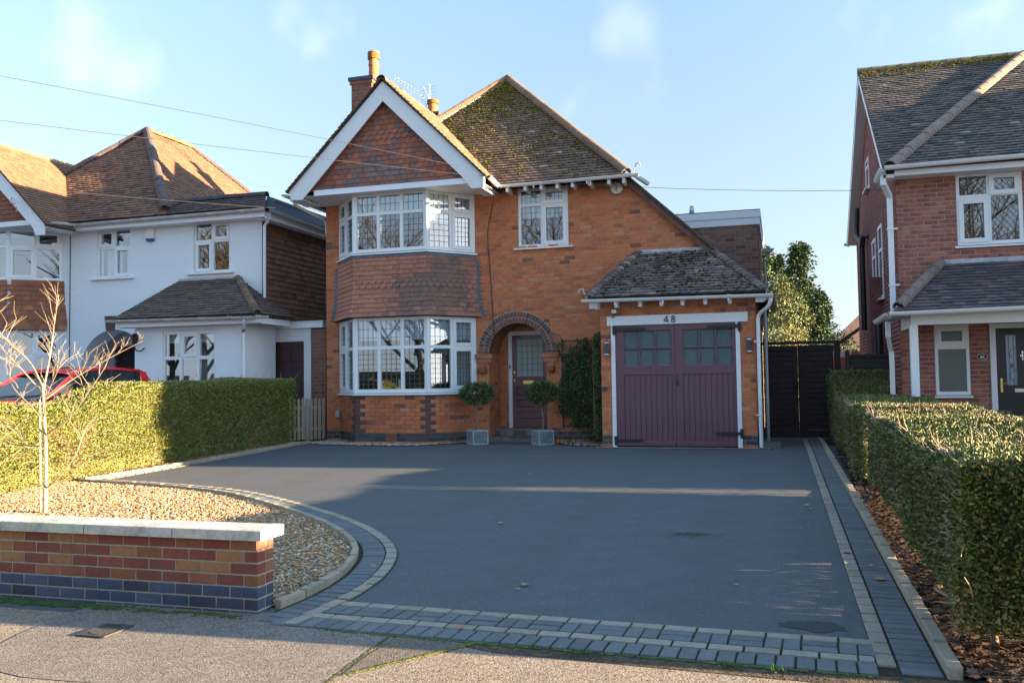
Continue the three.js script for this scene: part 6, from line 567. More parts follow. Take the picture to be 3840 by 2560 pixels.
  // front gable at the left, partly out of frame
  const bx = -15.95, by = 7.62, zb = -0.1, s = Math.SQRT1_2; tileGable(lh, -17.9, -13.95, 5.42, bx, 7.42, -0.27, 900, palette([[[0.34, 0.13, 0.08], 1, 6, 0.15]], 175), 30, false); const bb = new GB(); bb.poly([[bx, by - 0.06], [-18.2, 5.4], [-17.9, 5.2], [bx, 7.14], [-14.0, 5.22], [-13.9, 5.02], [-13.65, 5.02], [-13.64, 5.33]], zb - 0.03, zb); mesh('bargeboard', bb, M.paintWhite, lh); const fs = new GB(); fs.box(-17.8, -14.0, 5.30, 5.42, zb - 0.09, zb - 0.055).box(-17.5, -13.7, 5.30, 5.31, -1.3, zb - 0.1).box(-13.95, -13.66, 5.2, 5.24, -1.0, zb - 0.031); mesh('gable_fascia', fs, M.paintWhite, lh); const BR2 = basis(V(-13.55, 5.25, -0.05), V(0, 0, -1), V(-s, s, 0)), plr = [[0, 0], [3.9, 0], [3.9, 3.4], [0, 3.4]]; const gr = mesh('gable_roof', sheetOf(BR2, plr), M.underlay, lh); tileRoof(gr, BR2, plr, { pal: palette([[[0.35, 0.185, 0.105], 5, 6, 0.14], [[0.28, 0.145, 0.09], 2, 4, 0.14]], 176), seed: 589, gauge: 0.108 }); const gl2 = new GB(); gl2.quad(V(bx, by - 0.05, -0.05), V(bx, by - 0.05, -4), V(-18.35, 5.2, -4), V(-18.35, 5.2, -0.05)); mesh('gable_roof_back', gl2, M.tile, lh); ridge(lh, V(bx, by - 0.03, -0.02), V(bx, by - 0.03, -3.6), 0.11, palette([[[0.33, 0.22, 0.12], 1, 3, 0.2]], 177), 590); gutter(lh, [V(-13.5, 5.35, -0.2), V(-13.52, 5.41, -0.95)], 0.06, M.oldWhite);
  const ins = new GB(); ins.tube([V(-14.45, 5.62, -0.05), V(-14.35, 5.72, 0.05), V(-14.45, 5.82, 0.05)], 0.015, 6); ins.add(new THREE.CylinderGeometry(0.05, 0.06, 0.14, 12), new THREE.Matrix4().makeTranslation(-14.46, 5.88, 0.05)); mesh('insulator', ins, M.oldWhite, lh);
  const cb = new GB(); cb.tube([V(-13.98, 5.2, z + 0.015), V(-13.98, 1.2, z + 0.015)], 0.01, 5); mesh('wall_cable', cb, M.cable, lh);
}
// ---------------------------------------------------------------- red brick house at the right
const rh = thing('red_brick_house', 'red brick house with tiled porch roof, black door and number 46', 'house', [8, 0, -3]);
{
  const z = 0.1, x0 = 5.4, H = (a, b, c, d) => [[a, c], [b, c], [b, d], [a, d]]; const cH = 0.0805, cL = 0.228; const rp = palette([[[0.42, 0.15, 0.105], 6, 8, 0.13], [[0.35, 0.12, 0.095], 4, 5, 0.13], [[0.48, 0.22, 0.13], 0.8, 3, 0.13]], 181), pads = padSet(cL - 0.014, cH - 0.014, 0.02, 0.004, rp.cols, 12);
  const g = new GB(); g.poly(H(x0 + 0.01, 11, -0.4, 4.9), z - 0.25, z - 0.007, WHITE, [H(6.39, 7.42, 3.55, 4.83), H(5.96, 6.505, 0.95, 2.185), H(6.83, 7.75, 0.0, 2.18)]); const wl = mesh('front_wall', g, std({ rgb: [0.46, 0.37, 0.31], map: T.grain, roughness: 0.95 }), rh);
  layBricks(wl, basis(V(0, 0, z - 0.02), X3, Y3), courses(0.1, 4.9, cH, cL, (v) => { let s = [[x0, 8.4]]; if (v > 3.55 && v < 4.83) s = cut(s, 6.385, 7.425); if (v > 0.93 && v < 2.185) s = cut(s, 5.955, 6.51); if (v < 2.18) s = cut(s, 6.825, 7.755); return s; }, { off: x0 }), rp, pads, { L: cL, h: cH, joint: 0.014, seed: 182, material: M.brick });
  // gable side wall
  const zb = -8.3, ga = [[z - 0.03, -0.4], [zb, -0.4], [zb, 4.95], [-3.75, 7.85], [z - 0.03, 5.0]], sg = new GB(); sg.m = new THREE.Matrix4().makeBasis(V(0, 0, -1), Y3, V(-1, 0, 0)).setPosition(x0 + 0.2, 0, 0); sg.poly(ga.map(([a, b]) => [-a, b]).reverse(), 0, 0.193); sg.m = null; const sw = mesh('side_wall', sg, std({ rgb: [0.42, 0.33, 0.29], map: T.grain, roughness: 0.95 }), rh); const sp = palette([[[0.36, 0.14, 0.11], 6, 8, 0.15], [[0.29, 0.115, 0.10], 4, 4, 0.15]], 183); layBricks(sw, basis(V(x0 + 0.02, 0, zb), Z3, Y3), courses(0.1, 7.7, cH, cL, (v) => (v < 4.95 ? [[0, z - zb]] : [[(v - 4.95) / 2.9 * 4.55, z - zb - (v - 5.0) / 2.85 * 3.85]]).filter(([a, b]) => b > a)), sp, padSet(cL - 0.014, cH - 0.014, 0.02, 0.004, sp.cols, 13), { L: cL, h: cH, joint: 0.014, seed: 184 });
  // chimney breast on the side, vents, pipes, side windows
  const cb = new GB(); cb.box(5.16, 5.41, -0.2, 3.35, -3.2, -2.5); mesh('chimney_breast', cb, std({ rgb: [0.24, 0.09, 0.075], map: T.mottle, roughness: 0.95 }), rh); for (const [zz, y0, y1] of [[-2.1, 2.9, 4.4], [-3.4, 3.1, 4.3], [-4.3, 5.6, 6.3]]) { windowUnit(rh, basis(V(x0 - 0.0, y0, zz), V(0, 0, 1), Y3).multiply(new THREE.Matrix4().makeTranslation(-0.7, 0, 0.02)), 0.7, y1 - y0, [{ x: 0.06, y: 0.06, w: 0.58, h: (y1 - y0) * 0.6 }, { x: 0.06, y: 0.06 + (y1 - y0) * 0.6 + 0.05, w: 0.58, h: (y1 - y0) * 0.4 - 0.17 }], { sillOut: 0.08, glass: phys({ rgb: [0.35, 0.42, 0.47], roughness: 0.1 }) }); }
  const fl = new GB(); fl.tube([V(5.22, 5.35, -5.6), V(5.2, 4.72, -5.6), V(5.27, 4.52, -5.3), V(5.27, 4.3, -5.2), V(5.27, 2.4, -5.2)], 0.065, 10); fl.tube([V(5.42, 4.55, -4.9), V(5.3, 4.6, -5.1), V(5.27, 4.35, -5.2)], 0.065, 10); mesh('flue_pipe', fl, M.blackIron, rh); const fl2 = new GB(); fl2.tube([V(5.25, 2.35, -1.9), V(5.25, 0.3, -1.9)], 0.075, 10); mesh('soil_pipe', fl2, M.blackIron, rh);
  const bx = 5.17, E = V(bx, 4.92, 0.48), up = V(0, 3.13, -4.2), Lv = up.length(); up.normalize(); const B = basis(E.clone(), X3, up), pw = 7, poly = [[0, 0], [pw, 0], [pw, Lv], [0, Lv]], rr = palette([[[0.145, 0.125, 0.115], 5, 6, 0.2], [[0.185, 0.15, 0.13], 4, 5, 0.2], [[0.115, 0.105, 0.10], 3, 3, 0.2], [[0.35, 0.35, 0.34], 0.12, 1, 0.1]], 185); const rf = mesh('main_roof', sheetOf(B, poly), M.underlay, rh); tileRoof(rf, B, [[0, 0], [4.2, 0], [4.2, Lv], [0, Lv]], { pal: rr, seed: 601, gauge: 0.115, tw: 0.17, jit: 1.1 }); ridge(rh, V(5.3, 4.98, 0.42), V(8.45, 8.02, -3.62), 0.12, palette([[[0.27, 0.20, 0.165], 1, 5, 0.15]], 186), 602, { len: 0.33 }); ridge(rh, V(bx, 8.03, -3.72), V(12, 8.03, -3.72), 0.11, palette([[[0.19, 0.16, 0.09], 1, 3, 0.2]], 187), 603); const bk = new GB(); bk.quad(V(bx, 4.95, -8.6), V(bx, 8.05, -3.72), V(12.17, 8.05, -3.72), V(12.17, 4.95, -8.6)); mesh('roof_back', bk, M.tile, rh); const vg = new GB(); vg.bar(V(5.2, 4.86, 0.42), V(5.2, 7.94, -3.72), 0.04, 0.17).bar(V(5.2, 7.94, -3.72), V(5.2, 4.9, -8.5), 0.04, 0.17).bar(V(5.3, 4.84, 0.3), V(5.3, 7.86, -3.72), 0.2, 0.02).bar(V(5.3, 7.86, -3.72), V(5.3, 4.86, -8.4), 0.2, 0.02); mesh('verge_board', vg, M.paintWhite, rh); const mossI = [], r = rng(190); for (let i = 0; i < 420; i++) { const v = Lv - r() * r() * 0.5 - 0.06, u = r() * 3.6, q = V(u, v, 0.03).applyMatrix4(B), k = 0.6 + r() * 0.6, s = 0.012 + 0.02 * r(); mossI.push({ m: trs(q.x, q.y, q.z, -0.6, r() * 6, 0, s * 1.5, s * 0.6, s), c: [0.20 * k, 0.17 * k, 0.02 * k] }); } scatter('roof_moss', blob(9, 0.6, 1), M.moss, mossI, rh);
  gutter(rh, [V(5.18, 4.95, 0.58), V(9, 5.0, 0.58)], 0.06); gutter(rh, [V(5.1, 4.80, 0.2), V(5.16, 4.93, 0.56)], 0.06); const fs = new GB(); fs.box(5.36, 9, 4.80, 4.90, 0.42, 0.46).box(5.36, 9, 4.80, 4.81, 0.1, 0.42).box(5.18, 5.36, 4.78, 4.84, 0.1, 0.44); mesh('fascia', fs, M.paintWhite, rh); gutter(rh, [V(5.12, 4.95, -8.7), V(9, 4.95, -8.7)], 0.06, M.oldWhite);
  const dp = new GB(); dp.box(5.255, 5.345, 2.45, 4.5, 0.12, 0.19); dp.bar(V(5.17, 4.72, 0.4), V(5.3, 4.5, 0.16), 0.085, 0.085).box(5.13, 5.22, 4.66, 4.86, 0.34, 0.44); const dpm = mesh('downpipe', dp, M.upvc, rh); for (const y of [3.9, 2.9]) mesh('pipe_clip', new GB().box(5.24, 5.42, y, y + 0.03, 0.11, 0.2), M.upvc, dpm);
  windowUnit(rh, basis(V(6.39, 3.565, z), X3, Y3), 1.03, 1.26, [{ x: 0.05, y: 0.06, w: 0.43, h: 0.72, sash: true, lead: 'diamond', dx: 0.1, dy: 0.125 }, { x: 0.05, y: 0.88, w: 0.43, h: 0.32, lead: 'diamond', dx: 0.1, dy: 0.11 }, { x: 0.54, y: 0.06, w: 0.43, h: 0.78, lead: 'diamond', dx: 0.1, dy: 0.125 }, { x: 0.54, y: 0.88, w: 0.43, h: 0.32, sash: true, lead: 'diamond', dx: 0.1, dy: 0.11 }], { sillEx: 0.05, sillOut: 0.05 }); roomBox(rh, 6.2, 8, 3, 4.88, -3, z - 0.25);
  windowUnit(rh, basis(V(5.96, 0.96, z), X3, Y3), 0.545, 1.22, [{ x: 0.05, y: 0.06, w: 0.445, h: 0.74, lead: 'diamond', dx: 0.065, dy: 0.082 }, { x: 0.05, y: 0.88, w: 0.445, h: 0.29, sash: true, lead: 'diamond', dx: 0.065, dy: 0.08 }], { sillEx: 0.03, sillOut: 0.06, glass: new THREE.MeshPhysicalMaterial({ color: 0xbcd0c4, transmission: 0.7, roughness: 0.25, ior: 1.6 }) }); roomBox(rh, 5.7, 6.6, 0.4, 2.4, -2.5, z - 0.25);
  // porch
  const ze = 1.62, P0 = V(5.12, 2.34, ze), PT = V(6.15, 3.25, z), PP = palette([[[0.11, 0.095, 0.10], 5, 6, 0.2], [[0.145, 0.12, 0.115], 3, 4, 0.2]], 191), up2 = V(0, 0.91, z - ze), L2 = up2.length(); up2.normalize(); const B2 = basis(P0.clone(), X3, up2), p2 = [[0, 0], [5, 0], [5, L2], [1.0, L2]]; const pf = mesh('porch_roof', sheetOf(B2, p2), M.underlay, rh); tileRoof(pf, B2, [[0, 0], [3.4, 0], [3.4, L2], [1.0, L2]], { pal: PP, seed: 611, gauge: 0.115, tw: 0.17, jit: 1.1 }); ridge(rh, V(5.22, 2.42, 1.55), V(6.1, 3.26, 0.15), 0.10, palette([[[0.22, 0.165, 0.145], 1, 4, 0.18]], 192), 612, { len: 0.33 }); const ps = new GB(); ps.tri(P0, PT, V(5.12, 2.34, z)).tri(V(5.12, 2.34, z), PT, P0); mesh('porch_roof_side', ps, M.tile, rh); const lf = new GB(); lf.box(6.1, 9, 3.22, 3.33, z + 0.003, z + 0.014); const lfm = mesh('lead_flashing', lf, M.leadPale, rh); for (let i = 0; i < 8; i++) { const k = new GB(), x = 6.1 - i * 0.11, y = 3.24 - i * 0.1; k.poly([[x - 0.07, y + 0.02], [x + 0.03, y - 0.09], [x + 0.1, y - 0.05], [x + 0.1, y + 0.03]], z + 0.003, z + 0.012); mesh('flashing_step', k, M.leadPale, lfm); }
  gutter(rh, [V(5.05, 2.33, ze + 0.09), V(9, 2.38, ze + 0.09)], 0.062); gutter(rh, [V(4.98, 2.26, 0.6), V(5.06, 2.32, ze + 0.08)], 0.062); const be = new GB(); be.box(5.42, 9, 2.13, 2.30, 1.3, 1.4).box(5.40, 5.52, -0.3, 2.13, 1.29, 1.41).box(5.42, 5.5, 2.1, 2.3, 0.1, 1.3).box(5.15, 9, 2.29, 2.30, 0.1, ze + 0.02); mesh('porch_frame', be, M.paintWhite, rh); const dp3 = new GB(); dp3.box(5.2, 5.28, 0.2, 1.75, 0.2, 0.26).bar(V(5.23, 1.75, 0.23), V(5.17, 2.0, 0.45), 0.07, 0.07).box(5.13, 5.21, 1.98, 2.25, 0.42, 0.5); mesh('downpipe', dp3, M.upvc, rh);
  const df = new GB(); df.poly([[6.83, -0.2], [6.83, 2.18], [7.8, 2.18], [7.8, 2.1], [6.92, 2.1], [6.92, -0.2]], z - 0.08, z + 0.02); mesh('door_frame', df, M.paintWhite, rh); const dd = new GB(); dd.poly(H(6.92, 7.75, -0.2, 2.1), z - 0.07, z - 0.02, WHITE, [H(7.08, 7.25, 1.12, 1.98), H(7.42, 7.6, 1.12, 1.98)]); const dm = mesh('front_door', dd, M.blackDoor, rh); for (const xx of [7.08, 7.42]) { const pg = new GB(); pg.box(xx, xx + 0.175, 1.12, 1.98, z - 0.06, z - 0.055); mesh('pane', pg, phys({ rgb: [0.30, 0.40, 0.48], roughness: 0.12 }), dm); const lc = new GB(); lc.box(xx + 0.05, xx + 0.056, 1.12, 1.98, z - 0.054, z - 0.05).box(xx + 0.12, xx + 0.126, 1.12, 1.98, z - 0.054, z - 0.05); lc.poly([[xx + 0.055, 1.45], [xx + 0.088, 1.39], [xx + 0.12, 1.45], [xx + 0.088, 1.51]], z - 0.054, z - 0.05).add(new THREE.TorusGeometry(0.1, 0.004, 5, 14, 3.1), trs(xx + 0.16, 1.65, z - 0.052, 0, 0, 0.8, 1)).add(new THREE.TorusGeometry(0.1, 0.004, 5, 14, 3.1), trs(xx + 0.16, 1.28, z - 0.052, 0, 0, 1.2, 1)); mesh('lead_strips', lc, M.came, dm); } const fit = new GB(); fit.box(6.975, 7.01, 1.0, 1.24, z - 0.02, z - 0.008); mesh('door_handle', fit.tube([V(6.99, 1.15, z), V(7.1, 1.15, z)], 0.01, 6), M.brass, dm); mesh('letter_plate', new GB().box(7.19, 7.4, 1.0, 1.06, z - 0.02, z - 0.005), M.chrome, dm); const kn = new GB(); kn.add(new THREE.TorusGeometry(0.035, 0.01, 6, 14), new THREE.Matrix4().makeTranslation(7.33, 1.62, z)); kn.box(7.32, 7.34, 1.55, 1.7, z - 0.02, z - 0.01); mesh('knocker', kn, M.chrome, dm); roomBox(rh, 6.8, 7.9, -0.2, 2.2, -2.5, z - 0.25);
  const cv = document.createElement('canvas'); cv.width = 256; cv.height = 160; const c = cv.getContext('2d'); c.fillStyle = '#0b0c0f'; c.fillRect(0, 0, 256, 160); c.strokeStyle = '#e8e8e4'; c.lineWidth = 8; c.beginPath(); c.ellipse(128, 80, 116, 68, 0, 0, 7); c.stroke(); c.fillStyle = '#f4f4f0'; c.font = 'bold 92px serif'; c.textAlign = 'center'; c.textBaseline = 'middle'; c.fillText('46', 128, 84); const ct = new THREE.CanvasTexture(cv); ct.colorSpace = THREE.SRGBColorSpace; const sh = new THREE.Shape(); sh.absellipse(0, 0, 0.085, 0.055, 0, Math.PI * 2); const eg = new THREE.ExtrudeGeometry(sh, { depth: 0.012, bevelEnabled: false, curveSegments: 24 }), uv = eg.attributes.uv, pp = eg.attributes.position; for (let i = 0; i < uv.count; i++) uv.setXY(i, pp.getX(i) / 0.178 + 0.5, pp.getY(i) / 0.116 + 0.5); const pl = new THREE.Mesh(eg, new THREE.MeshStandardMaterial({ map: ct, roughness: 0.3 })); pl.name = 'number_plaque'; pl.position.set(6.70, 1.615, z + 0.003); pl.castShadow = pl.receiveShadow = true; rh.add(pl);
  const lw = new GB(); lw.box(5.95, 6.85, -0.3, 0.64, 1.2, 1.38); const lwm = mesh('porch_plinth', lw, std({ rgb: [0.30, 0.11, 0.08], map: T.mottle, roughness: 0.9 }), rh); const bpads = padSet(0.07, 0.085, 0.02, 0.006, bluePal.cols, 14), bi = []; for (let i = 0; i < 11; i++) bi.push({ m: new THREE.Matrix4().makeTranslation(5.99 + i * 0.08, 0.69, 1.38), g: bluePal.pick(rB()) }); mesh('coping', new GB().box(5.95, 6.85, 0.642, 0.73, 1.18, 1.385), std({ rgb: [0.09, 0.10, 0.13], map: T.mottle }), lwm); pieces(lwm, 'brick', bi, bpads, M.newBrick);
}
{ // added house outside the frame, placed to shade the left hedge and drive
  const nb = (x0, x1, z0, z1, ey, ry, label, ax) => { const h = thing('brick_house', label, 'house', [(x0 + x1) / 2, 0, (z0 + z1) / 2]); mesh('wall', new GB().box(x0, x1, -0.4, ey, z0, z1), std({ rgb: [0.34, 0.15, 0.10], map: T.mottle }), h); const g = new GB(), o = 0.3, m = (z0 + z1) / 2, q = (x1 - x0) * 0.3; g.quad(V(x0 - o, ey, z1 + o), V(x1 + o, ey, z1 + o), V(x1 - q, ry, m), V(x0 + q, ry, m)).quad(V(x1 + o, ey, z0 - o), V(x0 - o, ey, z0 - o), V(x0 + q, ry, m), V(x1 - q, ry, m)).tri(V(x1 + o, ey, z1 + o), V(x1 + o, ey, z0 - o), V(x1 - q, ry, m)).tri(V(x0 - o, ey, z0 - o), V(x0 - o, ey, z1 + o), V(x0 + q, ry, m)); mesh('roof', g, std({ rgb: [0.16, 0.11, 0.08], map: T.mottle }), h); const w = new GB(), zf = z1 + 0.01; for (const x of [x0 + 1.2, x1 - 2.6]) for (const y of [0.9, 3.5]) w.box(x, x + 1.4, y, y + 1.3, zf - 0.02, zf + 0.02); mesh('window', w, phys({ rgb: [0.25, 0.3, 0.34], roughness: 0.1 }), h); };
  nb(14.5, 23, -7, 2.55, 5.2, 8.4, 'unseen brick house added beyond the red brick house with the black door');
}
// ---------------------------------------------------------------- fences and gates
{
  const gt = thing('side_gate', 'dark brown double gate of waney boards beside the garage', 'gate', [3.7, 0, -2.6]); const z = -2.6, r = rng(201);
  const leaf = (x0, x1) => { const f = new GB(), t = 0.09; f.box(x0, x0 + t, 0.05, 1.98, z - 0.03, z + 0.03).box(x1 - t, x1, 0.05, 1.98, z - 0.03, z + 0.03).box(x0 + t, x1 - t, 1.88, 1.98, z - 0.028, z + 0.028).box(x0 + t, x1 - t, 0.05, 0.2, z - 0.028, z + 0.028); const o = mesh('gate_leaf', f, M.gateWood, gt); for (let i = 0; i < 15; i++) { const y = 0.2 + i * 0.112, g = new GB(), n = 6; for (let k = 0; k < n; k++) { const a = mix(x0 + t, x1 - t, k / n), b = mix(x0 + t, x1 - t, (k + 1) / n), w = (q) => Math.sin(q * 5 + i * 2.1) * 0.010 + Math.sin(q * 13 + i) * 0.004; g.hexa([V(a, y + w(a), z - 0.012), V(b, y + w(b), z - 0.012), V(b, y + 0.13, z - 0.018), V(a, y + 0.13, z - 0.018), V(a, y + w(a), z + 0.018), V(b, y + w(b), z + 0.018), V(b, y + 0.13, z - 0.004), V(a, y + 0.13, z - 0.004)]); } mesh('board', g, M.gateWood, o); } return o; };
  leaf(3.02, 3.707); leaf(3.713, 4.42); const p = new GB(); p.box(4.44, 4.56, 0, 2.06, z - 0.06, z + 0.06); mesh('gate_post', p, M.gateWood, gt); const p2 = new GB(); p2.box(2.93, 3.0, 0, 2.06, z - 0.06, z + 0.06); mesh('gate_post', p2, M.gateWood, gt); mesh('top_beam', new GB().box(2.95, 4.55, 2.01, 2.07, z - 0.05, z + 0.05), M.gateWood, gt); const rg = new GB(); rg.add(new THREE.TorusGeometry(0.035, 0.008, 6, 16), new THREE.Matrix4().makeTranslation(3.66, 1.12, z + 0.05)); mesh('ring_latch', rg, M.blackIron, gt);
  const fp = thing('fence_panel', 'dark stained fence panel between the side gate and the red brick house', 'fence', [5.05, 0, -1.2]); const zf = -1.2; mesh('frame', new GB().box(4.62, 5.4, 1.68, 1.73, zf - 0.03, zf + 0.03), M.fenceWood, fp); for (const x of [4.6, 5.38]) mesh('post', new GB().box(x - 0.04, x + 0.04, 0, 1.8, zf - 0.04, zf + 0.04), M.fenceWood, fp); for (let i = 0; i < 15; i++) { const g = new GB(), y = 0.08 + i * 0.107; g.hexa([V(4.64, y, zf - 0.01), V(5.34, y, zf - 0.01), V(5.34, y + 0.125, zf - 0.012), V(4.64, y + 0.125, zf - 0.012), V(4.64, y + 0.004 * Math.sin(i), zf + 0.014), V(5.34, y, zf + 0.014), V(5.34, y + 0.125, zf), V(4.64, y + 0.125, zf)]); mesh('board', g, M.fenceWood, fp); }
  const pk = thing('picket_fence', 'short wooden picket fence between the left hedge and the brick house', 'fence', [-6.95, 0, -0.8]); const A = V(-7.2, 0, -0.55), Bq = V(-6.74, 0, -1.22), d = V().subVectors(Bq, A).normalize(), nn = V(-d.z, 0, d.x).negate(); const n = nn.z > 0 ? nn : nn.negate(); for (let i = 0; i < 9; i++) { const c = A.clone().lerp(Bq, i / 8), g = new GB(), h = 1.0 + (r() - 0.5) * 0.03, w = 0.034; g.m = new THREE.Matrix4().makeBasis(d, Y3, V().crossVectors(d, Y3)).setPosition(c); g.poly([[-w, 0.06], [w, 0.06], [w, h - 0.05], [w * 0.5, h - 0.008], [0, h], [-w * 0.5, h - 0.008], [-w, h - 0.05]], 0, 0.018); g.m = null; mesh('picket', g, M.picket, pk); } for (const y of [0.3, 0.78]) mesh('rail', new GB().bar(V(A.x, y, A.z - 0.03), V(Bq.x, y, Bq.z - 0.03), 0.03, 0.07), M.picket, pk);
}
// ---------------------------------------------------------------- hedges
const leafSmall = leafGeo(0.62, 0.14), leafLong = leafGeo(0.42, 0.12);
// surface foliage of a box-like body: shape(t) gives {x0,x1,y0,y1} of the section at z
function hedge(name, label, z0, z1, sec, n, size, pal, seed, { twigs = 160, pale = 0.1, faces = [1, 1, 1], stems = 0, gap, near = 1, topTwigs = 0.25, thin } = {}) {
  const h = thing(name, label, 'hedge', [(sec((z0 + z1) / 2).x0 + sec((z0 + z1) / 2).x1) / 2, gy((z0 + z1) / 2), (z0 + z1) / 2]), r = rng(seed), nz = fbm(5, 4, seed + 1), core = new GB(), K = 48, bump = (a, b) => (nz(a, b) - 0.5) * 0.34;
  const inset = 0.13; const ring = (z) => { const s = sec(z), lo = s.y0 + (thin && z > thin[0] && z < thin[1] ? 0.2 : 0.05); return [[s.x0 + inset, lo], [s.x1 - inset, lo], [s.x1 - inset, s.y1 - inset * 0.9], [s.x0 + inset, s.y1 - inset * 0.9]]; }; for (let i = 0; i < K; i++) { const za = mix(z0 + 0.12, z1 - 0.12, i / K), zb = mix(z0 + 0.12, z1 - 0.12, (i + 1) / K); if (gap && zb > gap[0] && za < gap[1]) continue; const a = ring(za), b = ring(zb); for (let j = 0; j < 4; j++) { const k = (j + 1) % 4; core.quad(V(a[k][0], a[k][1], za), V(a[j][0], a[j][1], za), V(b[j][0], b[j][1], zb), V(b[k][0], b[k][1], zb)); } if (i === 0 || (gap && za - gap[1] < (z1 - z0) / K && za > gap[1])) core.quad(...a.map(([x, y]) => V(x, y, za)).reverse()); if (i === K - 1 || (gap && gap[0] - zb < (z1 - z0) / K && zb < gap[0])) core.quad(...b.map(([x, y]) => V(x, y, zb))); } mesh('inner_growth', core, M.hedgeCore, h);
  const it = [], tw = []; const area = { l: 0, r: 0, t: 0, e: 0 }; const mid = sec((z0 + z1) / 2), hh = mid.y1 - mid.y0, ww = mid.x1 - mid.x0, LL = z1 - z0; const W = [hh * LL * faces[0], hh * LL * faces[1], ww * LL * 1.2, ww * hh * 2 * faces[2]], tot = W.reduce((a, b) => a + b, 0);
  while (it.length < n) { let f = r() * tot, k = 0; while (f > W[k]) f -= W[k++]; const z = mix(z0, z1, Math.pow(r(), near)), s = sec(k === 3 ? z1 : z); let x, y, nx = 0, ny = 0, nzv = 0, zz = z; const a = r(), b = r(); if (k === 0) { y = mix(s.y0, s.y1, a); const bl = bump(z / 6 % 1, y / 6 % 1); x = s.x0 + bl * 0.5; nx = -1; if (y - s.y0 < 0.35 && r() < 0.6 * (1 - (y - s.y0) / 0.35)) continue; } else if (k === 1) { y = mix(s.y0, s.y1, a); x = s.x1 + bump(z / 6 % 1, (y + 3) / 6 % 1) * 0.5; nx = 1; if (y - s.y0 < 0.3 && r() < 0.5) continue; } else if (k === 2) { x = mix(s.x0, s.x1, a); y = s.y1 + bump(z / 6 % 1, (x + 9) / 7 % 1) * 0.4; ny = 1; } else { x = mix(s.x0, s.x1, a); y = mix(s.y0, s.y1, b); zz = z1 + bump(x / 6 % 1 + 0.4, y / 6 % 1) * 0.4; nzv = 1; }
    if (thin && zz > thin[0] && zz < thin[1] && y < s.y0 + 0.25 && r() < 0.2) continue; if (gap && zz > gap[0] && zz < gap[1] && r() < gap[2]) continue;
    const e = 0.10; if (k < 2 && s.y1 - y < e) x += (k ? -1 : 1) * (e - (s.y1 - y)) * 0.7; if (k === 2) { const dx = Math.min(x - s.x0, s.x1 - x); if (dx < e) y -= (e - dx) * 0.7; }
    const deep = Math.pow(r(), 1.6) * 0.12; x -= nx * deep; y -= ny * deep; zz -= nzv * deep; const c = pal[Math.floor(r() * pal.length)], v = 0.65 + r() * 0.7, patch = nz((z / 5) % 1, ((x + y + 8) / 5) % 1), br = patch > 0.57 ? 0.6 : 0.03; const col = r() < br ? [0.26 * v, 0.19 * v, 0.09 * v] : [c[0] * v, c[1] * v, c[2] * v]; const L = size * (0.6 + r() * 0.8); it.push({ m: new THREE.Matrix4().compose(V(x, y, zz), new THREE.Quaternion().setFromUnitVectors(Y3, V(nx + (r() - 0.5) * 2.2, ny + 0.25 + (r() - 0.5) * 1.8, nzv + (r() - 0.5) * 2.2).normalize()).multiply(new THREE.Quaternion().setFromAxisAngle(Y3, r() * 6.28)), V(L, L, L)), c: col }); }
  if (thin) for (let i = 0; i < 9000; i++) { const z = mix(thin[0] - 0.1, thin[1] + 0.1, r()), s = sec(z), k = 0.6 + r() * 0.7, c = pal[Math.floor(r() * pal.length)], L = size * (0.7 + r() * 0.8); it.push({ m: trs(mix(s.x0 + 0.05, s.x1 - 0.1, r()), s.y0 - 0.06 + 0.36 * Math.pow(r(), 0.8), z, r() * 6.3, r() * 6.3, r() * 6.3, L), c: [c[0] * k, c[1] * k, c[2] * k] }); }
  scatter('foliage', leafSmall, M.leaf, it, h);
  const tg = new GB(); for (let i = 0; i < twigs; i++) { const z = mix(z0, z1, r()), s = sec(z), onTop = r() < topTwigs, y = onTop ? s.y1 : mix(s.y0 + 0.15, s.y1, r()), sideX = faces[0] >= faces[1] ? s.x0 : s.x1, o = faces[0] >= faces[1] ? -1 : 1, x = onTop ? mix(s.x0, s.x1, r()) : sideX, L = 0.08 + r() * 0.24, p = V(x - o * 0.05, y, z), q = p.clone().add(V(onTop ? (r() - 0.5) * 0.2 : o * (0.05 + r() * 0.05), (r() - 0.3) * L, (r() - 0.5) * 1.6 * L)); if (r() < pale * 10) tg.tube([p, p.clone().lerp(q, 0.5).add(V((r() - 0.5) * 0.03, (r() - 0.5) * 0.03, (r() - 0.5) * 0.03)), q], 0.003 + r() * 0.004, 4, WHITE, 0.4); } if (tg.p.length) stuffKind(mesh('twigs', tg, M.twig, h));
  for (let i = 0; i < stems; i++) { const z = mix(z0 + 0.3, z1 - 0.25, (i + r() * 0.7) / stems), s = sec(z), x = (faces[0] >= faces[1] ? s.x0 + 0.13 : s.x1 - 0.13) + r() * 0.12, g = new GB(); g.tube([V(x, gy(z) - 0.03, z), V(x + (r() - 0.5) * 0.06, s.y0 + 0.15, z + (r() - 0.5) * 0.06), V(x + 0.05, s.y0 + 0.38, z + (r() - 0.5) * 0.16), V(x + 0.12, s.y0 + 0.7, z + (r() - 0.5) * 0.3)], 0.014 + r() * 0.013, 7, WHITE, 0.6); mesh('stem', g, M.bark, h); }
  return h;
}
const lhTop = (z) => (z > 5.9 ? 1.05 : z > 4.9 ? mix(1.36, 1.05, (z - 4.9) / 1.0) : 1.43 - 0.012 * z);
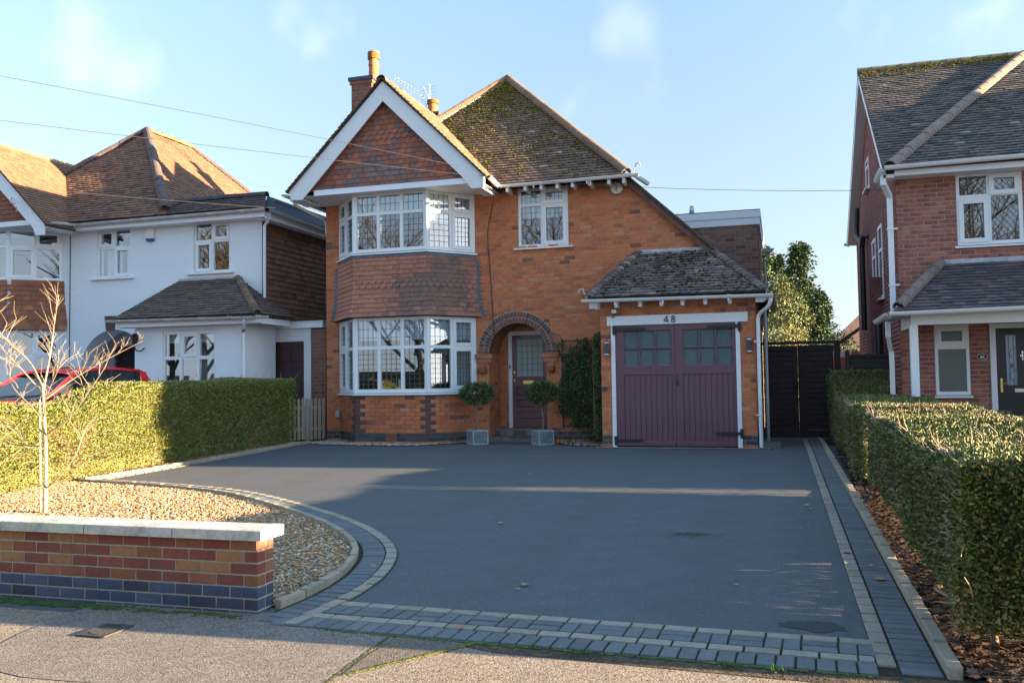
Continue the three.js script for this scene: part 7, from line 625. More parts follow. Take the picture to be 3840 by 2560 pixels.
hedge('clipped_hedge', 'clipped green hedge between the gravel bed and the white house', -0.45, 9.6, (z) => ({ x0: -7.85, x1: -6.98 - 0.012 * z, y0: gy(z) - 0.02, y1: lhTop(z) }), 105000, 0.034, [[0.15, 0.18, 0.030], [0.20, 0.22, 0.035], [0.12, 0.16, 0.03], [0.24, 0.22, 0.045], [0.09, 0.12, 0.025]], 211, { twigs: 900, faces: [0.15, 1, 0.4] });
const rhTop = (z) => (z < -0.9 ? 1.42 : z < -0.3 ? mix(1.42, 0.96, (z + 0.9) / 0.6) : 0.95 - 0.012 * z + 0.03 * Math.sin(z * 1.7));
hedge('clipped_hedge', 'long low hedge along the right kerb beside the red brick house', -2.35, 12.0, (z) => ({ x0: 4.33 + 0.03 * Math.sin(z * 1.3) - (z > 9 ? 0.03 * (z - 9) : 0), x1: 5.75, y0: gy(z) + 0.02 + 0.2 * smooth(3, 7, z), y1: rhTop(z) }), 310000, 0.030, [[0.085, 0.12, 0.028], [0.11, 0.14, 0.03], [0.06, 0.09, 0.025], [0.16, 0.16, 0.035], [0.20, 0.19, 0.04]], 221, { twigs: 1300, faces: [1, 0.3, 0.9], stems: 26, gap: [5.28, 5.62, 0.86], near: 0.72, topTwigs: 0.06, thin: [9.5, 10.9] });
{ // surface roots and dead branches at the foot of the right hedge, leaf litter and fallen leaves
  const r = rng(231); const rt = thing('hedge_roots', 'bare pale roots and dead branches at the foot of the long low hedge', 'roots', [4.45, -0.25, 10.6]); const br = [[[4.42, -0.2, 10.2], [4.34, -0.17, 10.45], [4.42, -0.2, 10.7], [4.36, -0.24, 10.95]], [[4.5, -0.22, 10.9], [4.38, -0.2, 10.75], [4.30, -0.23, 10.6]], [[4.55, 0.25, 10.0], [4.40, 0.14, 10.25], [4.36, -0.02, 10.35], [4.40, -0.2, 10.5]], [[4.48, 0.5, 10.6], [4.36, 0.32, 10.75], [4.33, 0.15, 10.7]], [[4.40, -0.2, 8.9], [4.38, 0.0, 8.95], [4.44, 0.25, 9.0]], [[4.55, 0.55, 11.2], [4.40, 0.45, 11.25], [4.30, 0.38, 11.4], [4.32, 0.25, 11.5]]]; for (const p of br) mesh('branch', new GB().tube(p.map((q) => V(...q)), 0.014 + r() * 0.006, 7, WHITE, 0.5), M.bark, rt);
  const lf = oakLeaf(), it = []; for (let i = 0; i < 1700; i++) { const z = 1 + r() * 11, x = 4.23 + Math.abs(r() + r() - 1) * 0.35, s = 0.03 + r() * 0.045, k = 0.4 + r() * 0.8; it.push({ m: trs(x, gy(z) + 0.035 + r() * 0.02, z, -1.57 + (r() - 0.5) * 1.1, 0, r() * 6.3, s), c: [0.115 * k, 0.062 * k, 0.042 * k] }); } for (let i = 0; i < 700; i++) { const z = 11 + r() * 1.2, x = 4.25 + r() * 1.4, s = 0.03 + r() * 0.045, k = 0.4 + r() * 0.8; it.push({ m: trs(x, gy(z) + 0.035 + r() * 0.02, z, -1.57 + (r() - 0.5) * 1.1, 0, r() * 6.3, s), c: [0.115 * k, 0.065 * k, 0.045 * k] }); } for (let i = 0; i < 500; i++) { const z = 0 + r() * 6, x = -6.86 - r() * 0.25, s = 0.03 + r() * 0.03, k = 0.5 + r() * 0.8; it.push({ m: trs(x, gy(z) + 0.04 + r() * 0.015, z, -1.57 + (r() - 0.5), 0, r() * 6.3, s), c: [0.34 * k, 0.18 * k, 0.07 * k] }); } for (let i = 0; i < 120; i++) { const x = -1.05 + r() * 1.0, z = -1.2 + r() * 0.9, s = 0.03 + r() * 0.03, k = 0.5 + r() * 0.8; it.push({ m: trs(x, 0.03 + r() * 0.015, z, -1.57 + (r() - 0.5), 0, r() * 6.3, s), c: [0.24 * k, 0.12 * k, 0.06 * k] }); } scatter('leaf_litter', lf, M.leaf, it, scene, 'brown leaf litter at the foot of the hedges');
  const spots = [[0.49, 8.2, 0.075, 'brown fallen leaf lying alone in the middle of the drive'], [1.45, 10.63, 0.075, 'large brown fallen leaf near the mouth of the drive'], [1.43, 10.76, 0.04, 'small curled leaf beside the large one near the mouth of the drive'], [1.34, 11.78, 0.06, 'brown leaf lying on the block paving across the drive mouth'], [0.03, 10.3, 0.07, 'pale fallen leaf on the curved paving band'], [0.23, 10.85, 0.05, 'small pale leaf on the asphalt beside the curved paving band'], [3.6, 6.5, 0.07, 'brown leaf on the asphalt by the right paving band'], [3.62, 6.75, 0.06, 'pale leaf just behind another by the right paving band'], [3.86, 9.05, 0.07, 'dark leaf on the buff blocks of the right edging'], [4.03, 9.95, 0.09, 'large brown leaf lying against the right kerb'], [4.0, 9.5, 0.06, 'dark curled leaf on the charcoal blocks of the right edging'], [3.0, 10.3, 0.05, 'small dark leaf on the asphalt in the sun streaks'], [-0.3, 4.2, 0.07, 'leaf lying near the sunlit strip of the drive'], [5.0, 6.2, 0.09, 'orange leaf caught on top of the long low hedge']];
  for (const [x, z, s, label] of spots) { const hx = x > 4.5, g = new GB(); g.add(lf, trs(x, hx ? rhTop(z) + 0.05 : gy(z) + 0.012 + (Math.abs(x - 4.0) < 0.35 ? 0.006 : 0), z, -1.45 + (r() - 0.5) * 0.4, 0, r() * 6.3, s)); single('fallen_leaf', g, std({ rgb: hx ? [0.5, 0.14, 0.03] : [0.34 + r() * 0.1, 0.19 + r() * 0.06, 0.135], side: THREE.DoubleSide, roughness: 0.8 }), label, 'leaf', 'fallen leaves'); }
  const db = []; for (let i = 0; i < 420; i++) { const x = -6.4 + r() * 10, z = 0.4 + r() * 10.8; if (z > 6 && x < (z - 6) * 1.3 - 5.2) continue; const k = 0.4 + r() * 0.8, L = 0.008 + 0.03 * r() * r(); db.push({ m: trs(x, gy(z) + 0.004, z, -1.57 + (r() - 0.5) * 0.5, 0, r() * 6.3, L), c: r() < 0.6 ? [0.55 * k, 0.5 * k, 0.42 * k] : [0.28 * k, 0.17 * k, 0.10 * k] }); } scatter('debris', leafGeo(0.3, 0.1), M.leaf, db, scene, 'scattered seeds and leaf fragments on the drive');
  const gr = [], blade = leafGeo(0.08, 0.02); for (const [x, z, n] of [[3.05, 12.1, 60], [3.3, 12.13, 30], [-2.25, 11.84, 14], [2.2, 12.06, 24], [4.35, 12.25, 30], [1.9, 12.03, 16]]) for (let i = 0; i < n; i++) { const k = 0.6 + r() * 0.7, a = r() * 6.3, t = 0.3 + r() * 0.8; gr.push({ m: trs(x + (r() - 0.5) * 0.1, gy(z) + 0.002, z + (r() - 0.5) * 0.04, Math.cos(a) * t, a, Math.sin(a) * t, 0.03 + r() * 0.04), c: [0.11 * k, 0.20 * k, 0.03 * k] }); } scatter('grass_tufts', blade, M.leaf, gr, scene, 'small grass tufts along the edge of the paving');
}
function oakLeaf() { const pts = [[0, -0.5], [0.12, -0.35], [0.38, -0.38], [0.26, -0.12], [0.5, 0.05], [0.28, 0.14], [0.3, 0.38], [0.12, 0.3], [0, 0.55], [-0.14, 0.3], [-0.33, 0.36], [-0.27, 0.12], [-0.5, 0.02], [-0.26, -0.14], [-0.36, -0.4], [-0.1, -0.34]], g = new GB(), c = V(0, 0, 0.02); for (let i = 0; i < pts.length; i++) { const a = pts[i], b = pts[(i + 1) % pts.length], z = (p) => Math.abs(p[0]) * 0.35 + p[1] * p[1] * 0.2; g.tri(c, V(a[0], a[1], z(a)), V(b[0], b[1], z(b))); } return g.build(); }
// ---------------------------------------------------------------- trees and shrubs
function branchTree(g, p, d, L, r, depth, R, o) { const q = p.clone().addScaledVector(d, L), m = p.clone().addScaledVector(d, L * 0.5).add(V((R() - 0.5) * L * 0.14, (R() - 0.5) * L * 0.1, (R() - 0.5) * L * 0.14)); g.tube([p, m, q], r, depth > 2 ? 8 : 5, WHITE, 0.62); if (depth <= 0) return; const n = o.n + (R() < 0.4 ? 1 : 0); for (let i = 0; i < n; i++) { const t = 0.35 + 0.65 * ((i + R()) / n), s = p.clone().lerp(q, t), a = R() * 6.283, sp = o.spread * (0.6 + R() * 0.6), e = V(Math.cos(a), 0, Math.sin(a)); const nd = d.clone().multiplyScalar(1 - sp * 0.5).addScaledVector(e, sp).addScaledVector(Y3, o.up).normalize(); branchTree(g, s, nd, L * (0.55 + R() * 0.3), Math.max(o.min, r * 0.55), depth - 1, R, o); } }
{ // young bare tree with its cane in the gravel
  const t = thing('young_tree', 'young leafless tree tied to a cane in the gravel bed', 'tree', [-5.1, -0.19, 8.55]), R = rng(241), b = V(-5.1, -0.2, 8.55), k = new GB(); k.tube([b, V(-5.10, 0.4, 8.55), V(-5.13, 0.95, 8.55), V(-5.15, 1.35, 8.56)], 0.028, 9, WHITE, 0.55); mesh('trunk', k, std({ rgb: [0.45, 0.36, 0.26], map: T.mottle, roughness: 0.85 }), t); const cn = new GB(); cn.tube([V(-5.14, -0.2, 8.58), V(-5.17, 1.15, 8.58)], 0.011, 6); mesh('cane', cn, std({ rgb: [0.62, 0.50, 0.30], roughness: 0.8 }), t); for (const y of [0.10, 0.52, 0.80]) { const tie = new GB(); tie.add(new THREE.TorusGeometry(0.03, 0.004, 5, 14), trs(-5.12, y, 8.56, 1.57, 0, 0, 1)); mesh('tie', tie, std({ rgb: [0.1, 0.25, 0.2] }), t); } const cr = new GB(); const br = (pts, r0) => { cr.tube(pts.map((q) => V(...q)), r0, 6, WHITE, 0.35); const L = pts.length; for (let i = 0; i < 9; i++) { const q = 0.25 + 0.75 * R(), c = new THREE.CatmullRomCurve3(pts.map((w) => V(...w))), s = c.getPointAt(q), tn = c.getTangentAt(q), e = V((R() - 0.5), (R() - 0.1) * 0.8, (R() - 0.5)).normalize(); branchTree(cr, s, tn.clone().multiplyScalar(0.8).add(e).normalize(), 0.14 + R() * 0.24, 0.004, 1, R, { n: 3, spread: 0.7, up: 0.2, min: 0.0022 }); } }; br([[-5.14, 1.3, 8.55], [-5.1, 1.7, 8.5], [-5.04, 2.1, 8.5], [-4.98, 2.42, 8.5]], 0.013); br([[-5.13, 1.15, 8.55], [-4.85, 1.4, 8.4], [-4.4, 1.65, 8.3], [-4.0, 1.85, 8.2]], 0.011); br([[-5.12, 0.72, 8.55], [-4.7, 0.95, 8.6], [-4.3, 1.3, 8.7], [-4.1, 1.55, 8.7]], 0.010); br([[-5.13, 1.2, 8.55], [-5.4, 1.5, 8.6], [-5.7, 1.75, 8.6], [-6.0, 2.0, 8.5]], 0.011); br([[-5.12, 0.6, 8.55], [-5.5, 0.62, 8.6], [-5.9, 0.75, 8.7]], 0.010); br([[-5.11, 0.08, 8.55], [-4.85, 0.25, 8.6], [-4.62, 0.5, 8.6], [-4.5, 0.8, 8.6]], 0.010); br([[-5.14, 1.28, 8.55], [-5.2, 1.6, 8.7], [-5.45, 1.95, 8.9], [-5.5, 2.3, 9.0]], 0.010); br([[-5.13, 0.95, 8.55], [-4.9, 1.2, 8.75], [-4.6, 1.5, 8.9], [-4.35, 1.75, 9.0]], 0.009); br([[-5.12, 0.85, 8.55], [-5.4, 1.05, 8.45], [-5.75, 1.3, 8.4], [-6.0, 1.6, 8.3]], 0.009); mesh('crown', cr, M.twig, t);
}
{ // clipped bay trees in lead-look planters
  const pl = (x, z, label) => { const p = thing('planter', label, 'planter', [x, 0, z]), g = new GB(), s = 0.165, h = 0.30, a = Math.PI / 4 * 0.9; g.m = new THREE.Matrix4().makeRotationY(a).setPosition(x, gy(z), z); g.box(-s, s, 0.01, h - 0.03, -s, s); const b = mesh('box', g, std({ rgb: [0.10, 0.11, 0.13], map: T.mottle, roughness: 0.7 }), p); const lat = new GB(); lat.m = g.m; for (let f = 0; f < 4; f++) { const B = g.m.clone().multiply(new THREE.Matrix4().makeRotationY(f * Math.PI / 2)).multiply(new THREE.Matrix4().makeTranslation(0, 0, s)); lat.m = B; lat.box(-s - 0.008, s + 0.008, 0, 0.03, 0, 0.012).box(-s - 0.008, s + 0.008, h - 0.03, h, -0.012, 0.012).box(-s - 0.008, -s + 0.018, 0.03, h - 0.03, 0, 0.012).box(s - 0.018, s + 0.008, 0.03, h - 0.03, 0, 0.012); const clip = (ax, ay, bx, by) => { let t0 = 0, t1 = 1; for (const [p2, q2] of [[ax - bx, ax + s - 0.015], [bx - ax, s - 0.015 - ax], [ay - by, ay - 0.03], [by - ay, h - 0.03 - ay]]) { const rr = q2 / p2; if (p2 < 0) t0 = Math.max(t0, rr); else t1 = Math.min(t1, rr); } if (t0 < t1) lat.bar(V(ax + (bx - ax) * t0, ay + (by - ay) * t0, 0.004), V(ax + (bx - ax) * t1, ay + (by - ay) * t1, 0.004), 0.009, 0.009, Z3); }; for (let c = -9; c < 10; c++) { clip(c * 0.066, 0, c * 0.066 + 0.4, 0.4); clip(c * 0.066, 0, c * 0.066 - 0.4, 0.4); } } lat.m = null; mesh('lattice', lat, std({ rgb: [0.42, 0.45, 0.48], map: T.mottle, roughness: 0.6 }), b); mesh('soil', (() => { const q = new GB(); q.m = g.m; q.box(-s + 0.02, s - 0.02, h - 0.05, h - 0.028, -s + 0.02, s - 0.02); q.m = null; return q; })(), M.soil, p); };
  const bay = (x, z, label, seed, w) => { const t = thing('bay_tree', label, 'tree', [x, 0.28, z]), R = rng(seed), tr = new GB(); tr.tube([V(x, 0.25, z), V(x + 0.01, 0.5, z), V(x - 0.008, 0.75, z), V(x, 0.95, z)], 0.014, 7, WHITE, 0.8); mesh('trunk', tr, std({ rgb: [0.28, 0.24, 0.18], map: T.mottle }), t); const it = []; const lf = leafGeo(0.36, 0.1); for (let i = 0; i < 950; i++) { const d = V(R() - 0.5, R() - 0.5, R() - 0.5); if (d.length() > 0.5) { i--; continue; } d.normalize(); const rr = 0.55 + 0.45 * Math.sqrt(R()), p = V(x + d.x * w * rr, 1.06 + d.y * 0.20 * rr - (d.y < 0 ? 0.03 * (1 - Math.abs(d.x)) : 0), z + d.z * w * rr), dir = d.clone().multiplyScalar(0.7).add(V((R() - 0.5) * 1.2, 0.55 + (R() - 0.5), (R() - 0.5) * 1.2)).normalize(), k = 0.6 + R() * 0.8, y = R() < 0.02, L = 0.07 + R() * 0.05; it.push({ m: new THREE.Matrix4().compose(p, new THREE.Quaternion().setFromUnitVectors(Y3, dir).multiply(new THREE.Quaternion().setFromAxisAngle(Y3, R() * 6.28)), V(L, L, L)), c: y ? [0.35 * k, 0.25 * k, 0.03] : [0.055 * k, 0.105 * k, 0.022 * k] }); } scatter('foliage', lf, phys({ roughness: 0.42, side: THREE.DoubleSide }), it, t); const tw = new GB(); for (let i = 0; i < 22; i++) { const d = V(R() - 0.5, R() * 0.5 - 0.1, R() - 0.5).normalize(); tw.tube([V(x, 0.92, z), V(x + d.x * w * 0.8, 1.0 + d.y * 0.2, z + d.z * w * 0.8)], 0.004, 4); } mesh('branches', tw, M.darkBark, t); };
  pl(-2.78, -0.6, 'grey lattice planter on the left of the porch step'); pl(-1.375, -0.65, 'grey lattice planter on the right of the porch step'); bay(-2.78, -0.6, 'clipped bay tree beside the bay window', 251, 0.34); bay(-1.375, -0.65, 'clipped bay tree in front of the purple front door', 252, 0.32);
}
{ // ivy on a trellis beside the garage
  const v = thing('ivy', 'dark green ivy climbing a trellis between the porch and the garage', 'climbing plant', [-0.6, 0, -1.2]), R = rng(261), it = []; const tr = new GB(); for (const x of [-1.08, -0.75, -0.42]) tr.box(x - 0.012, x + 0.012, 0.28, 2.2, ZM + 0.03, ZM + 0.05); for (let y = 0.35; y < 2.2; y += 0.3) tr.box(-1.1, -0.15, y - 0.01, y + 0.01, ZM + 0.051, ZM + 0.066); mesh('trellis', tr, M.fenceWood, v); const lf = leafGeo(0.75, 0.12); const nz = fbm(5, 3, 262); while (it.length < 9500) { const x = mix(-1.15, -0.02, R()), y = mix(0.1, 2.42, R()), top = x < -0.5 ? 2.12 + 0.1 * Math.sin(x * 9) : mix(2.15, 2.45, (x + 0.5) / 0.48), left = -1.13 + 0.1 * Math.sin(y * 5) + (y < 0.7 ? 0.25 * (0.7 - y) / 0.6 : 0); if (y > top || x < left || (y < 0.35 && x < -0.55) || (x > -0.5 && x < -0.42 && R() < 0.5)) continue; if (nz((x + 2) / 2.5, y / 2.5) < 0.36 && R() < 0.75) continue; const bulge = (x > -0.42 ? 0.42 * Math.min(1, (x + 0.42) / 0.15) : 0.14) * Math.min(1, (top - y) / 0.15 + 0.3) * (0.5 + nz((x + 3) / 3, y / 3)), z = ZM + 0.05 + bulge * (0.6 + 0.4 * R()), k = 0.5 + R() * 0.9, L = 0.03 + R() * 0.025; it.push({ m: new THREE.Matrix4().compose(V(x, y, z), new THREE.Quaternion().setFromUnitVectors(Y3, V((R() - 0.5) * 1.6, -0.5 + (R() - 0.5) * 1.4, 0.5 + (R() - 0.5)).normalize()).multiply(new THREE.Quaternion().setFromAxisAngle(Y3, R() * 6.28)), V(L, L, L)), c: R() < 0.015 ? [0.35, 0.25, 0.05] : [0.055 * k, 0.105 * k, 0.038 * k] }); } scatter('foliage', lf, phys({ roughness: 0.4, side: THREE.DoubleSide }), it, v); const st = new GB(); for (let i = 0; i < 9; i++) { const x = -0.95 + R() * 0.85; st.tube([V(x, 0.02, ZM + 0.15), V(x + (R() - 0.5) * 0.2, 0.6, ZM + 0.12), V(x + (R() - 0.5) * 0.3, 1.4, ZM + 0.1), V(x + (R() - 0.5) * 0.3, 2.1, ZM + 0.08)], 0.009, 5); } st.tube([V(-1.05, 2.15, ZM + 0.04), V(-1.15, 2.28, ZM + 0.05), V(-1.3, 2.33, ZM + 0.04)], 0.006, 4); st.tube([V(-0.1, 2.3, ZM + 0.1), V(-0.08, 2.6, ZM + 0.06), V(-0.03, 2.75, ZM + 0.05)], 0.006, 4); mesh('stems', st, M.darkBark, v); const cg = new GB(); cg.box(-0.4, -0.03, 0.15, 2.2, ZM + 0.02, ZM + 0.2); mesh('inner_growth', cg, M.hedgeCore, v);
}
{ single('doormat', new GB().add(new RoundedBoxGeometry(0.6, 0.025, 0.36, 2, 0.012), new THREE.Matrix4().makeTranslation(-2.0, 0.119, -1.44)), std({ rgb: [0.20, 0.15, 0.09], map: T.grain, bumpMap: T.grainBump, bumpScale: 0.008, roughness: 1 }), 'brown coir doormat on the porch step', 'doormat'); const cd = new GB(); cd.add(new THREE.CylinderGeometry(0.06, 0.06, 0.28, 16), new THREE.Matrix4().makeTranslation(-4.53, 1.24, -0.62)); single('pillar_candle', cd, std({ rgb: [0.8, 0.76, 0.66] }), 'thick cream candle standing inside the lower bay window', 'candle'); }
// foliage tree far behind: crown of leaf clumps
function leafyTree(name, label, x, z, h, w, base, n, size, pal, seed, group, { conifer, trunkH = 0.3, droop = 0 } = {}) { const t = thing(name, label, 'tree', [x, 0, z], group), R = rng(seed), tr = new GB(); tr.tube([V(x, -0.1, z), V(x + (R() - 0.5) * 0.2, h * 0.4, z), V(x, h * 0.85, z)], Math.max(0.06, h * 0.02), 7, WHITE, 0.3); mesh('trunk', tr, M.darkBark, t); const it = [], K = conifer ? 46 : 34, clumps = []; for (let i = 0; i < K; i++) { const y = base + (h - base) * Math.pow(R(), conifer ? 1.15 : 0.9), f = (y - base) / (h - base), rad = conifer ? w * Math.pow(1 - f, 0.75) * (0.75 + 0.4 * R()) : w * Math.sqrt(Math.max(0.05, 1 - (2 * f - 0.85) ** 2)) * (0.5 + 0.6 * R()), a = R() * 6.283; clumps.push([x + Math.cos(a) * rad * 0.8, y, z + Math.sin(a) * rad * 0.8, (conifer ? 0.20 : 0.26) * w * (0.6 + R() * 0.9) + 0.12]); } if (conifer) for (let i = 0; i < 6; i++) clumps.push([x + (R() - 0.5) * w * 0.3, h - i * 0.28, z + (R() - 0.5) * w * 0.3, 0.16 + i * 0.05]); for (let i = 0; i < n; i++) { const c = clumps[i % clumps.length], d = V(R() - 0.5, R() - 0.5, R() - 0.5).normalize(), q = 0.35 + 0.65 * Math.sqrt(R()), p = V(c[0] + d.x * c[3] * q * 1.25, c[1] + d.y * c[3] * q * (conifer ? 1.2 : 0.85), c[2] + d.z * c[3] * q * 1.25), k = 0.55 + R() * 0.9, col = pal[(i % clumps.length + Math.floor(R() * 2)) % pal.length], L = size * (0.6 + R() * 0.8); it.push({ m: new THREE.Matrix4().compose(p, new THREE.Quaternion().setFromUnitVectors(Y3, d.clone().add(V((R() - 0.5), (R() - 0.5) - droop, (R() - 0.5))).normalize()).multiply(new THREE.Quaternion().setFromAxisAngle(Y3, R() * 6.28)), V(L, L, L)), c: [col[0] * k, col[1] * k, col[2] * k] }); } scatter('foliage', leafSmall, M.leaf, it, t); return t; }
const gC = 'trees in the back gardens', dk = [[0.05, 0.085, 0.025], [0.065, 0.11, 0.03], [0.04, 0.07, 0.025]], lt = [[0.12, 0.145, 0.035], [0.15, 0.16, 0.045], [0.09, 0.12, 0.03]];
leafyTree('conifer', 'tall dark conifer rising behind the garage and the side gate', 2.45, -27, 7.5, 1.25, 0.5, 9000, 0.16, [[0.08, 0.14, 0.03], [0.06, 0.11, 0.03]], 271, gC, { conifer: true, droop: 0.5 }); leafyTree('conifer', 'broad dark conifer beside the pale leafy tree behind the gate', 4.35, -29, 7.7, 1.5, 0.5, 12000, 0.16, dk, 272, gC, { conifer: true, droop: 0.5 }); leafyTree('conifer', 'lower conifer at the back leaning over the far hedge', 5.25, -28.5, 5.3, 1.1, 0.4, 6000, 0.15, dk, 273, gC, { conifer: true, droop: 0.5 }); leafyTree('conifer', 'dense conifer standing between the pale leafy tree and the extension', 3.15, -31, 7.4, 1.5, 0.5, 11000, 0.16, dk, 279, gC, { conifer: true, droop: 0.5 }); leafyTree('conifer', 'dense round-headed conifer filling the gap over the side gate', 4.6, -33, 6.6, 1.7, 0.5, 11000, 0.16, dk, 280, gC, { conifer: true, droop: 0.5 }); leafyTree('leafy_tree', 'pale sunlit leafy tree behind the side gate', 3.45, -23, 5.6, 1.1, 0.8, 9000, 0.10, lt, 274, gC); leafyTree('leafy_tree', 'pale yellow shrub just above the side gate', 3.75, -19, 3.1, 0.95, 0.6, 5000, 0.09, [[0.26, 0.24, 0.07], [0.2, 0.2, 0.07]], 275, gC); leafyTree('leafy_tree', 'grey green shrub behind the gate post by the garage', 2.95, -17, 2.9, 0.6, 0.6, 3000, 0.09, [[0.13, 0.15, 0.07]], 276, gC); leafyTree('leafy_tree', 'dark green bush between the gate and the red brick house', 5.0, -22, 2.75, 1.0, 0.4, 5000, 0.09, [[0.045, 0.08, 0.025], [0.07, 0.11, 0.03]], 277, gC); leafyTree('conifer', 'tall evergreen across the road mirrored in the windows of the white house', -24, 27, 11, 3, 0.5, 7000, 0.3, dk, 283, gC, { conifer: true }); leafyTree('leafy_tree', 'dark bush against the far wall of the red brick house', 5.9, -26, 3.2, 1.1, 0.4, 5000, 0.10, [[0.045, 0.08, 0.03]], 278, gC);
{ const t = thing('bare_tree', 'small leafless tree behind the roof of the white house', 'tree', [-12.2, 0, -16]), R = rng(281), g = new GB(); branchTree(g, V(-12.2, 0, -16), V(0.02, 1, 0), 5.4, 0.10, 3, R, { n: 5, spread: 0.6, up: 0.35, min: 0.014 }); mesh('branches', g, M.darkBark, t); }
{ const t = thing('tiled_house', 'distant house with tiled roof behind the red brick house', 'house', [7, 0, -45]); mesh('wall', new GB().box(5.5, 13, -0.2, 3.2, -50, -45), std({ rgb: [0.36, 0.16, 0.1], map: T.mottle }), t); const g = new GB(); g.quad(V(6.1, 3.1, -44.6), V(13.4, 3.1, -44.6), V(12, 5.6, -47.5), V(8.6, 5.6, -47.5)).tri(V(6.1, 3.1, -50.4), V(6.1, 3.1, -44.6), V(8.6, 5.6, -47.5)); mesh('roof', g, std({ rgb: [0.38, 0.19, 0.12], map: T.mottle }), t); }
{ const t = thing('lean_to', 'low tiled lean-to at the back corner of the red brick house', 'outbuilding', [5.1, 0, -9.6]); mesh('wall', new GB().box(4.75, 6.5, -0.1, 2.0, -11.5, -8.8), std({ rgb: [0.34, 0.15, 0.1], map: T.mottle }), t); mesh('roof', new GB().hexa([V(4.5, 2.0, -11.7), V(4.52, 1.98, -11.7), V(6.2, 3.1, -11.7), V(6.2, 3.2, -11.7), V(4.5, 2.0, -8.6), V(4.52, 1.9, -8.6), V(6.2, 3.1, -8.6), V(6.2, 3.2, -8.6)]), std({ rgb: [0.1, 0.085, 0.08], map: T.mottle, side: THREE.DoubleSide }), t); mesh('fascia', new GB().box(4.45, 4.52, 1.85, 2.0, -11.7, -8.6).box(4.55, 5.2, 1.85, 2.0, -8.6, -8.55), M.paintWhite, t); }
// ---------------------------------------------------------------- overhead wires
{ const wire = (a, b, sag, label, r = 0.0045) => { const pts = []; for (let i = 0; i <= 12; i++) { const t = i / 12; pts.push(V(mix(a[0], b[0], t), mix(a[1], b[1], t) - sag * 4 * t * (1 - t), mix(a[2], b[2], t))); } const g = new GB(); g.tube(pts, r, 5); single('overhead_wire', g, M.cable, label, 'wire', 'overhead wires'); };
  wire([-11.5, 6.13, 11.55], [-2.95, 5.79, -0.04], -0.06, 'upper overhead wire crossing the gable of the brick house'); wire([-11.5, 5.25, 11.55], [-2.62, 5.56, -0.03], 0.05, 'lower overhead wire ending at the bargeboard foot'); wire([-2.5, 5.55, -0.03], [5.36, 4.62, 0.14], 0.12, 'wire from the gable foot to the red brick house'); wire([-9.3, 4.9, 4.2], [-6.95, 5.2, -0.2], 0.02, 'short overhead wire beside the left bargeboard end'); }
